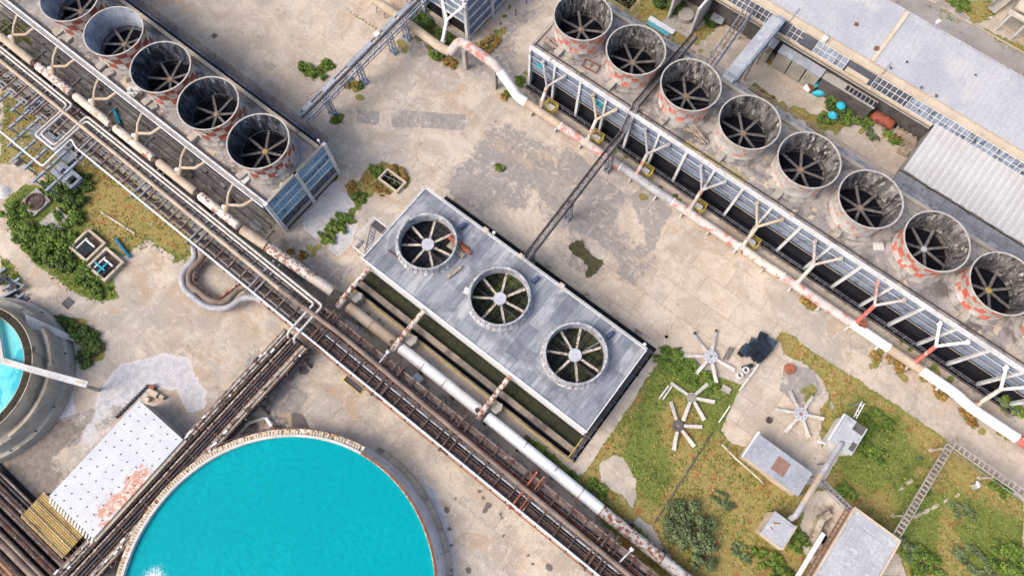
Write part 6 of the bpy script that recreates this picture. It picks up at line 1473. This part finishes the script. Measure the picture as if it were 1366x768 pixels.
single("pipe_gantry", MB().beam(P(862,752,3),P(868,765,3),.2,.2).beam(P(862,752,3),P(880,768,3),.2,.2).beam(P(862,752,0),P(862,752,3),.2,.2), M['yellow'], "yellow frame at the bottom edge beside the rack end", "frame")
# pipe by round pool
t = thing("kneed_pipe", "rusty kneed pipe beside the top left of the round pool with one white length", "pipe", tuple(P(355,560,0)))
part(t, "pipe", MB().tube(fillet([P(310,590,.6),P(331,564,.6),P(354,557,.6)], .5), .24, 10), M['pipe_rusty2']); part(t, "pipe", MB().tube([P(355,557,.6),P(363,568,.6)], .26, 10), M['pipe_lwhite'], "white length of the pipe"); part(t, "pipe", MB().tube([P(363,568,.6),P(373,580,.6)], .24, 10), M['rust_orange'])
# big expansion loops
t = thing("expansion_loop", "outer one of two thick grey pipes looping out from under the diagonal rack", "pipe", tuple(P(270,400,0)), "looping thick grey pipes")
loop1 = [P(258,330,1.8),P(261,345,1.6),P(243,362,1.6),P(243,384,1.6),P(275,410,1.6),P(305,412,1.6),P(324,396,1.6),P(345,397,1.8),P(360,410,2.0)]
part(t, "pipe", MB().tube(fillet(loop1, 1.3), .48, 16), M['pipe_grey']); part(t, "support", MB().box(P(262,398,0).x-.4,P(262,398,0).x+.4,P(262,398,0).y-.5,P(262,398,0).y+.5,0,1.), M['conc'])
t = thing("expansion_loop", "inner one of two thick grey pipes looping out from under the diagonal rack", "pipe", tuple(P(275,390,0)), "looping thick grey pipes")
loop2 = [P(276,330,1.8),P(270,345,1.6),P(252,362,1.6),P(252,378,1.6),P(279,401,1.6),P(300,404,1.6),P(320,384,1.6),P(335,380,1.8)]
part(t, "pipe", MB().tube(fillet(loop2, 1.3), .46, 16), M['pipe_brown']); part(t, "support", MB().box(P(286,404,0).x-.4,P(286,404,0).x+.4,P(286,404,0).y-.3,P(286,404,0).y+.3,0,1.), M['conc'])
single("broken_kerb", MB().tube([P(274,350,.2),P(263,360,.25),P(260,375,.2),P(272,389,.25),P(290,399,.2),P(308,386,.25),P(318,378,.2)], .3, 7), surf("salmon rubble", C(196,130,110), C(226,206,186), 1.2, C(110,70,56), .56, .05, 2.), "salmon coloured crumbling kerb inside the two pipe loops", "kerb")
# canal junk
for (u,v,u2,v2,m,lb) in ((152,146,160,166,'blue',"short bright blue plastic trough on the floor beside the white pipes"),(153,318,173,343,'blue',"long blue pipe scrap lying beside the square pits")):
    single("blue_scrap", MB().beam(P(u,v,.4),P(u2,v2,.3),.55 if v < 200 else .35,.3).beam(P(u,v,.6),P(u2,v2,.5),.3,.1), M['teal' if v < 200 else 'blue'], lb, "pipe scrap")
for (x,y,l,lb) in ((-73.6,8.7,2.2,"mottled short pipe lying on the canal floor opposite the third riser"),(-64.8,9.4,1.6,"dark rod scrap on the canal floor near the last riser"),): single("pipe_scrap", MB().tube([(x,y,.4),(x+l,y-.6,.4)], .35, 10), M['pipe_brown'], lb, "pipe scrap")
# rubble on the left deck
r_ = random.Random(12)
for (u,v,n,w,m,lb) in ((180,122,26,7,'conc_white',"heap of white broken slabs on the deck left of the dark lined third stack"),(144,96,3,4,'conc',"two square grey hatch blocks on the deck between second stack and pipes"),(87,50,3,5,'conc',"grey hatch block on the deck left of the top stack"),(204,140,4,4,'conc',"grey blocks at the foot of the third stack"),(328,238,2,3,'conc_white',"single white hatch block left of the last checked stack"),(735,57,10,5,'plank',"bundle of old timbers on the right deck's corner, left of the first stack"),(880,118,12,5,'plank',"scattered planks between the second stack and the footbridge"),(928,176,10,5,'plank',"long planks lying on the deck below the fourth stack"),(935,186,6,4,'plank',"second scatter of boards near the yellow deck frames")):
    mb = MB()
    for k in range(n):
        q = P(u+r_.uniform(-w,w), v+r_.uniform(-w*.6,w*.6), 9.9+.04*k); an = r_.uniform(0,3.1) if m != 'plank' else math.radians(-45+r_.uniform(-25,25))-YAW
        l = r_.uniform(.3,.9) if m != 'plank' else r_.uniform(1.,2.8); wd = l*.7 if m != 'plank' else .16
        if n < 5: l = wd = 1.1
        mb.beam((q.x-l/2*math.cos(an),q.y-l/2*math.sin(an),q.z+r_.uniform(0,.1)),(q.x+l/2*math.cos(an),q.y+l/2*math.sin(an),q.z),wd,.1 if n >= 5 else .5)
    single("rubble_pile" if m != 'plank' else "plank_pile", mb, M[m], lb, "rubble" if m != 'plank' else "planks")
t = thing("steel_rack_frame", "brown rectangular frame lying on the deck between first and second stack of the right row", "frame", tuple(P(787,88,9.7)))
f = [P(776,88,9.9),P(781,79,9.9),P(800,88,9.9),P(795,98,9.9)]; f = [(q.x,q.y,9.95) for q in f]
mb = MB()
for k in range(4): mb.beam(f[k], f[(k+1)%4], .14, .14)
mb.beam(tuple((Vector(f[0])+Vector(f[3]))/2), tuple((Vector(f[1])+Vector(f[2]))/2), .12, .12); part(t, "frame_bar", mb, M['plank_rust'])
for i,(a,b,c,d,lb) in enumerate(((914,191,929,200,"yellow ladder frame on the deck edge nearest the footbridge"),(938,205,964,221,"middle yellow ladder frame on the deck edge"),(970,226,994,241,"yellow ladder frame on the deck edge below the fourth stack"))):
    q, w = P(a,b,9.9), P(c,d,9.9); t2 = thing("ladder_frame", lb, "ladder", tuple(q), "yellow ladder frames on the right deck"); mb = MB(); n = Vector((0,.42,0))
    mb.beam(q-n,w-n,.09,.2).beam(q+n,w+n,.09,.2)
    part(t2, "side_rail", mb, M['yellow_dull']); mb = MB()
    for k in range(9): e = q.lerp(w,k/8); mb.beam(e-n,e+n,.07,.07)
    part(t2, "rung", mb, M['yellow_dull'])
single("deck_hatch", MB().beam(P(1166,329,9.9),P(1178,329,9.9),1.1,.4).beam(P(1168,329,10.15),P(1176,329,10.15),.7,.1), M['conc_white'], "small white tray on the deck below the sixth stack", "hatch")
# left frames
t = thing("beam_grid", "open grid of blue grey steel beams on stub posts left of the rack", "steel frame", tuple(P(40,190,0)))
mb = MB(); mb2 = MB()
for k,(x,y0,y1) in enumerate(((-101,-2,4),(-98.8,-4.5,3.5),(-96.4,-6.5,3),(-93.8,-7.2,2.6),(-91.2,-7.5,1.6),(-88.4,-8.2,.6),(-85.6,-7.8,.2),(-104,-6,2),(-106.5,-5,3))):
    mb.beam((x,y0,3.2),(x,y1,3.2),.38,.3); mb.beam((x,y0+.5,0),(x,y0+.5,3),.25,.25)
for (y,x0,x1) in ((-5.6,-100,-84.5),(-4.4,-110,-84.8),(-1.2,-108,-84),(-2.9,-100,-90),(1.0,-112,-86),(2.2,-112,-90)): mb2.beam((x0,y,3.45),(x1,y,3.45),.16,.16)
part(t, "main_beam", mb, M['steel_blue']); part(t, "small_pipe", mb2, M['rust_steel']); part(t, "floor_plate", MB().box(-98.2,-88.6,-2.7,-.6,.0,.9), M['steel_blue'])
part(t, "diagonal_brace", MB().beam((-99,-4.4,3.3),(-93,0,3.3),.1,.1).beam((-93,-4.4,3.3),(-88,.5,3.3),.1,.1), M['steel'])
t = thing("grey_block", "grey blue slab with two square holes, shaped like a ladder end, beside the rack", "concrete block", tuple(P(88,238,0)))
c0_, c1_ = (-89.6,-5.2), (-84.6,-2.9); z0, z1 = .2, 1.2
part(t, "slab", MB().box(-89.6,-84.6,-5.4,-4.7,z0,z1).box(-89.6,-84.6,-3.5,-2.9,z0,z1).box(-89.6,-88.3,-4.7,-3.5,z0,z1).box(-87.0,-86.3,-4.7,-3.5,z0,z1).box(-85.0,-84.6,-4.7,-3.5,z0,z1), M['steel_blue'])
for (x,y,lb,rr) in ((-87.9,-10.4,"square concrete pad with a round mud filled basin, in the left bushes",1),(-82.8,-10.6,"crumbled pale concrete pad right of the round basin pad",0)):
    t2 = thing("concrete_pad", lb, "pad", (x,y,0), "square concrete pads in the left bushes"); part(t2, "slab", MB().box(x-1.75,x+1.75,y-1.75,y+1.75,0,.5), M['conc'])
    if rr: part(t2, "round_basin", MB().lathe(x,y,[(1.5,.51),(1.5,.7),(1.25,.7),(1.25,.52),(0,.53)],28), M['rust_dark'])
for (x,y,lb,k) in ((-75.6,-10.2,"square masonry pit with black grating, upper of two",0),(-71.0,-10.6,"square masonry pit with black grating and teal pipe cross, lower of two",1)):
    t2 = thing("valve_pit", lb, "pit", (x,y,0), "masonry valve pits"); w = 2.05
    part(t2, "kerb", MB().box(x-w,x+w,y-w,y-w+.4,0,.8).box(x-w,x+w,y+w-.4,y+w,0,.8).box(x-w,x-w+.4,y-w+.4,y+w-.4,0,.8).box(x+w-.4,x+w,y-w+.4,y+w-.4,0,.8), M['conc_warm'])
    part(t2, "floor", MB().box(x-w+.4,x+w-.4,y-w+.4,y+w-.4,0,.1), M['rust_dark']); mb = MB()
    for j in range(9): mb.beam((x-1.2+.27*j,y-1.5,.7),(x-1.0+.27*j,y+.2,.7),.16,.14)
    part(t2, "grating", mb, M['tarp']); part(t2, "pipe", MB().tube([(x-.6,y+.5,.8),(x+1.2,y+.5,.8)], .16, 8).tube([(x-.8,y-1.4,.85),(x-.8,y+.8,.85)], .12, 8), M['pipe_white'])
    if k: part(t2, "teal_pipe", MB().tube([(x-1.3,y-.7,1.),(x+.9,y-.7,1.)], .15, 8).tube([(x+.3,y-1.6,1.),(x+.3,y+.4,1.)], .15, 8), M['teal'])
t = thing("scrap_rack", "pile of dark blue grey steel scrap at the left edge above the clarifier", "scrap", tuple(P(15,385,0)))
r_ = random.Random(21)
for k in range(14):
    q = P(r_.uniform(0,38), 0, 0); u = r_.uniform(-4,30); v = 372+u*.75+r_.uniform(-14,16); q = P(u,v,.3+.08*k); an = (1.4 if k % 3 else .1)-YAW*0+r_.uniform(-.2,.2)
    part(t, "scrap_bar", MB().beam((q.x-1.5*math.cos(an),q.y-1.5*math.sin(an),q.z),(q.x+1.5*math.cos(an),q.y+1.5*math.sin(an),q.z),.35,.25), M[r_.choice(['steel_blue','tarp','steel_dark'])])
q = P(69,354,0); single("tyre_ring", MB().lathe(q.x,q.y,[(.25,.05),(.5,.05),(.58,.25),(.5,.4),(.25,.4),(.25,.05)],18), M['steel_dark'], "small grey ring at the edge of the left bushes beside the road", "ring")
single("white_mound", MB().lathe(P(5,256,0).x,P(5,256,0).y,[(0,.5),(.7,.35),(1.2,.0)],14), M['conc_white'], "white lime heap at the left edge", "mound")
single("concrete_stub", MB().beam(P(16,214,.4),P(24,218,.4),1.,.8), M['conc'], "small concrete stub between frame and lime heap", "block")
single("kerb_line", MB().beam(P(135,283,.1),P(180,312,.1),.3,.2), M['conc_warm'], "pale kerb stub crossing the dry grass beside the left bushes", "kerb")
# poles / thin fence at top
for i,(u,v) in enumerate(((702,5),(688,22))): single("fence_post", MB().beam(P(u,v,0),P(u,v,0)+Vector((0,0,1.8)),.12,.12), M['steel_dark'], ["dark post at the top edge between the two right blocks","dark post just below the topmost one"][i], "post", "thin posts between the blocks")

# ------------------------------------------------------------------ bushes and trees
B = bush
for (u,v,rx,lb) in ((706,596,1.6,"dark bush strip between rack and header pipe, uppermost"),(728,614,1.3,"dark bush in the strip between rack and header, second from above"),(756,640,1.5,"dark bush in the middle of the strip between rack and header"),(786,662,1.7,"dark bush in the strip opposite the thicket's left tip"),(812,684,1.5,"dark bush in the strip opposite the pale bare patch"),(838,708,1.6,"dark bush near the white rack lamp")): B(u,v,rx,.9,.8,lb,mat='leaf_dark',group="bushes between rack and header pipe",trunk=False)
for a in [(25,285,2.4,2.,1.6,"round bush at the lower left of the basin pad",'leaf'),(48,318,2.8,2.2,1.9,"large bush between the pads and the road bend",'leaf'),
 (78,325,2.8,2.3,2.0,"bush between the crumbled pad and the upper masonry pit",'leaf'),(95,292,2.2,1.7,1.8,"bush right of the crumbled pad",'leaf'),
 (95,262,2.4,2.2,2.2,"dense bush just below the holed grey block",'leaf_dark'),(72,252,1.9,1.6,1.6,"bush left of the holed grey block",'leaf'),
 (60,340,2.0,1.7,1.5,"bush above the small grey ring",'leaf'),(110,365,2.2,1.6,1.5,"bush along the road below the masonry pits",'leaf'),
 (130,382,2.2,1.5,1.3,"low bush at the lower tip of the left thicket",'leaf'),(88,352,1.7,1.3,1.3,"small bush left of the lower masonry pit",'leaf_dark'),(115,245,1.6,1.3,1.2,"small bush right of the holed grey block",'leaf_dark')]:
    B(*a[:6], mat=a[6], group="bushes of the left thicket")
for (u,v,rx,ry,h,lb) in ((92,440,1.7,1.4,1.5,"hedge clump touching the wedge buttress"),(113,447,2.0,1.6,1.7,"top clump of the curved hedge by the clarifier"),(124,464,1.9,1.8,1.7,"right clump of the curved hedge by the clarifier"),(117,478,1.4,1.2,1.3,"lowest clump of the curved hedge by the clarifier"),(82,432,1.5,1.0,1.,"small clump at the hedge's upper left end")):
    B(u,v,rx,ry,h,lb,mat='leaf_dark',group="curved hedge by the clarifier")
for (u,v,rx,ry,h,lb,m) in ((410,94,1.5,1.2,1.1,"left green bush beside the blue grey pipe bridge",'leaf'),(424,100,1.5,1.1,1.1,"middle green bush beside the blue grey pipe bridge",'leaf'),(438,88,1.1,.9,.8,"small bush right of its neighbours, just left of the bridge",'leaf'),
 (466,110,1.6,1.1,.9,"ochre weed clump at the foot of a bridge trestle",'leaf_dry'),(478,116,.9,.7,.9,"small green tuft at the foot of a bridge trestle",'leaf'),(451,160,1.,.6,.5,"low weed tuft in the yard near the bridge's left end",'leaf'),
 (583,72,1.9,1.6,1.9,"green bush under the bend of the overhead pipe",'leaf'),(600,86,1.3,.8,.8,"dry clump below the bush at the overhead pipe",'leaf_dry'),(645,66,1.3,.9,.8,"dry clump left of the strip by the top block",'leaf_dry'),(656,55,1.4,1.,.8,"dry clump along the kerb of the top block",'leaf_dry'),
 (556,22,2.6,1.5,1.,"hedge strip beside the pipe below the top block, left part",'leaf_dark'),(575,40,2.4,1.3,1.,"hedge strip beside the pipe, middle part",'leaf_dark'),(596,54,1.9,1.2,1.,"hedge strip beside the pipe, right part",'leaf_dark'),
 (692,110,1.,.8,.8,"green tuft at the corner foot of the right block",'leaf'),(673,131,.8,.5,.5,"dry tuft left of the right block's header pipe",'leaf_dry'),(677,126,.6,.5,.6,"green tuft beside the header pipe bend",'leaf'),
 (532,232,1.6,1.,.8,"weeds above the open pit",'leaf_dry'),(500,228,1.3,.9,.9,"weeds left of the open pit",'leaf'),(508,255,1.4,.7,.7,"weeds below the open pit",'leaf_dry'),(480,262,1.2,1.,.9,"green weeds between pit and pale slab",'leaf'),(470,250,1.2,.8,.8,"dry weeds beside the pale slab",'leaf_dry'),
 (461,293,1.5,.8,.9,"green strip of weeds, upper part",'leaf'),(450,303,1.5,.9,1.,"green strip of weeds, middle part",'leaf'),(437,315,1.5,.8,.8,"green strip of weeds, lower part",'leaf'),(403,340,.8,.6,.6,"round dry tuft on the stained slab",'leaf_dry'),(388,336,.5,.4,.5,"tiny dry tuft near the white header pipe",'leaf_dry'),
 (667,224,.9,.5,.4,"small green weed alone in the middle yard",'leaf'),(1118,145,2.4,1.7,2.2,"big bush around the upper cyan parasol",'leaf_dark'),(1108,132,1.7,1.3,1.8,"bush right of the teal shell",'leaf'),(1128,158,1.6,1.3,1.5,"bush right of the lower parasol",'leaf'),
 (1100,160,1.5,1.,1.2,"bush left below the lower parasol",'leaf'),(1152,148,1.8,1.4,1.7,"bush left of the rusty red tank",'leaf_dark'),(1150,164,1.3,1.1,1.2,"bush below its neighbour left of the rusty tank",'leaf'),(1158,180,1.4,.8,.8,"pale bush below the tank yard",'leaf_grey'),(1190,184,1.8,.9,.9,"bush row under the rusty tank",'leaf'),
 (890,5,2.8,2.2,2.6,"big dark bush by the top edge left of the alcove",'leaf_dark'),(947,28,1.9,1.4,1.4,"bush right of the concrete alcove",'leaf_dark'),(1085,180,2.,1.2,.7,"dry clump above the fifth stack",'leaf_dry'),(1020,130,1.6,1.,.6,"dry clump above the fourth stack",'leaf_dry'),
 (1078,403,1.2,.7,.7,"dry tuft below the header pipe, mid front",'leaf_dry'),(1168,478,.9,.9,.6,"curled dry tuft below the header pipe",'leaf_dry'),(1198,486,1.6,1.1,.8,"dry tuft beside the red riser's foot",'leaf_dry'),(1252,523,1.1,1.1,.7,"dry tuft below the bright white pipe end, left",'leaf_dry'),(1292,556,1.6,1.,.8,"dry tuft below the bright white pipe end, right",'leaf_dry'),
 (1240,10,.1,.1,.1,"",''),(1278,8,2.2,1.6,1.,"green patch beyond the road",'leaf'),(865,695,.1,.1,.1,"",'')):
    if lb: B(u,v,rx,ry,h,lb,mat=m, trunk=rx > 1.2)
for (u,v,rx,ry,h,lb,m,n) in ((915,700,3.3,3.0,3.8,"large grey green tree in the weeds beside the rusty pipe end",'leaf_grey',7000),(938,742,2.1,1.9,2.4,"smaller pale grey green tree just below the large one",'leaf_grey',3200),(590,14,1.5,1.5,4.5,"small slender tree growing at the foot of the top block",'leaf',2300)):
    B(u,v,rx,ry,h,lb,mat=m,name='tree',cat='tree',n=n,ls=.2)
for (u,v,rx,ry,h,lb,m) in ((900,485,3.2,1.8,.9,"dense green thicket at the top of the weed field",'leaf'),(930,503,2.6,1.5,.8,"green thicket right of the first, above the rotors",'leaf'),(793,655,1.6,1.3,.9,"green clump at the left tip of the weed field",'leaf'),(1150,590,3.2,1.6,.5,"tall green grass clump right of the square hut",'leaf'),(1170,560,2.8,1.3,.45,"tall green grass clump along the road edge",'leaf'),
 (1230,752,2.6,1.8,1.2,"bush at the bottom edge right of the largest hut",'leaf'),(1215,735,1.7,1.2,1.,"bush at the lower right corner of the largest hut",'leaf_grey'),(1330,600,.1,.1,.1,"",''),(1300,750,2.8,1.4,.5,"bush at the bottom edge, lower right",'leaf_grey'),(1345,745,2.6,2.,1.2,"bush in the bottom right corner",'leaf'),(1285,685,1.8,1.,.45,"bush below the weathered stump",'leaf_grey'),
 (1230,650,1.2,.8,.4,"small bush beside the cable ladder",'leaf'),(1058,718,2.2,1.3,1.1,"bush at the foot of the tower hut, right",'leaf'),(1030,755,2.6,1.5,1.1,"bush at the bottom edge below the tower hut",'leaf'),(990,735,1.6,.9,.4,"grey green clump left of the tower hut",'leaf_grey'),(965,668,1.6,.8,.35,"grey green clump in the middle of the dry patch",'leaf_grey'),
 (1128,655,1.5,1.,.7,"green clump beside the largest hut's upper corner",'leaf'),(1335,650,1.6,1.1,.7,"bush below the cable ladder's right arm",'leaf'),(1350,540,2.0,1.4,1.,"green clump at the right edge below the block",'leaf'),(1045,640,1.6,.7,.6,"green clump under the tin roof",'leaf')):
    if lb: B(u,v,rx,ry,h,lb,mat=m,group="clumps of the lower right weed field",trunk=h > .85)
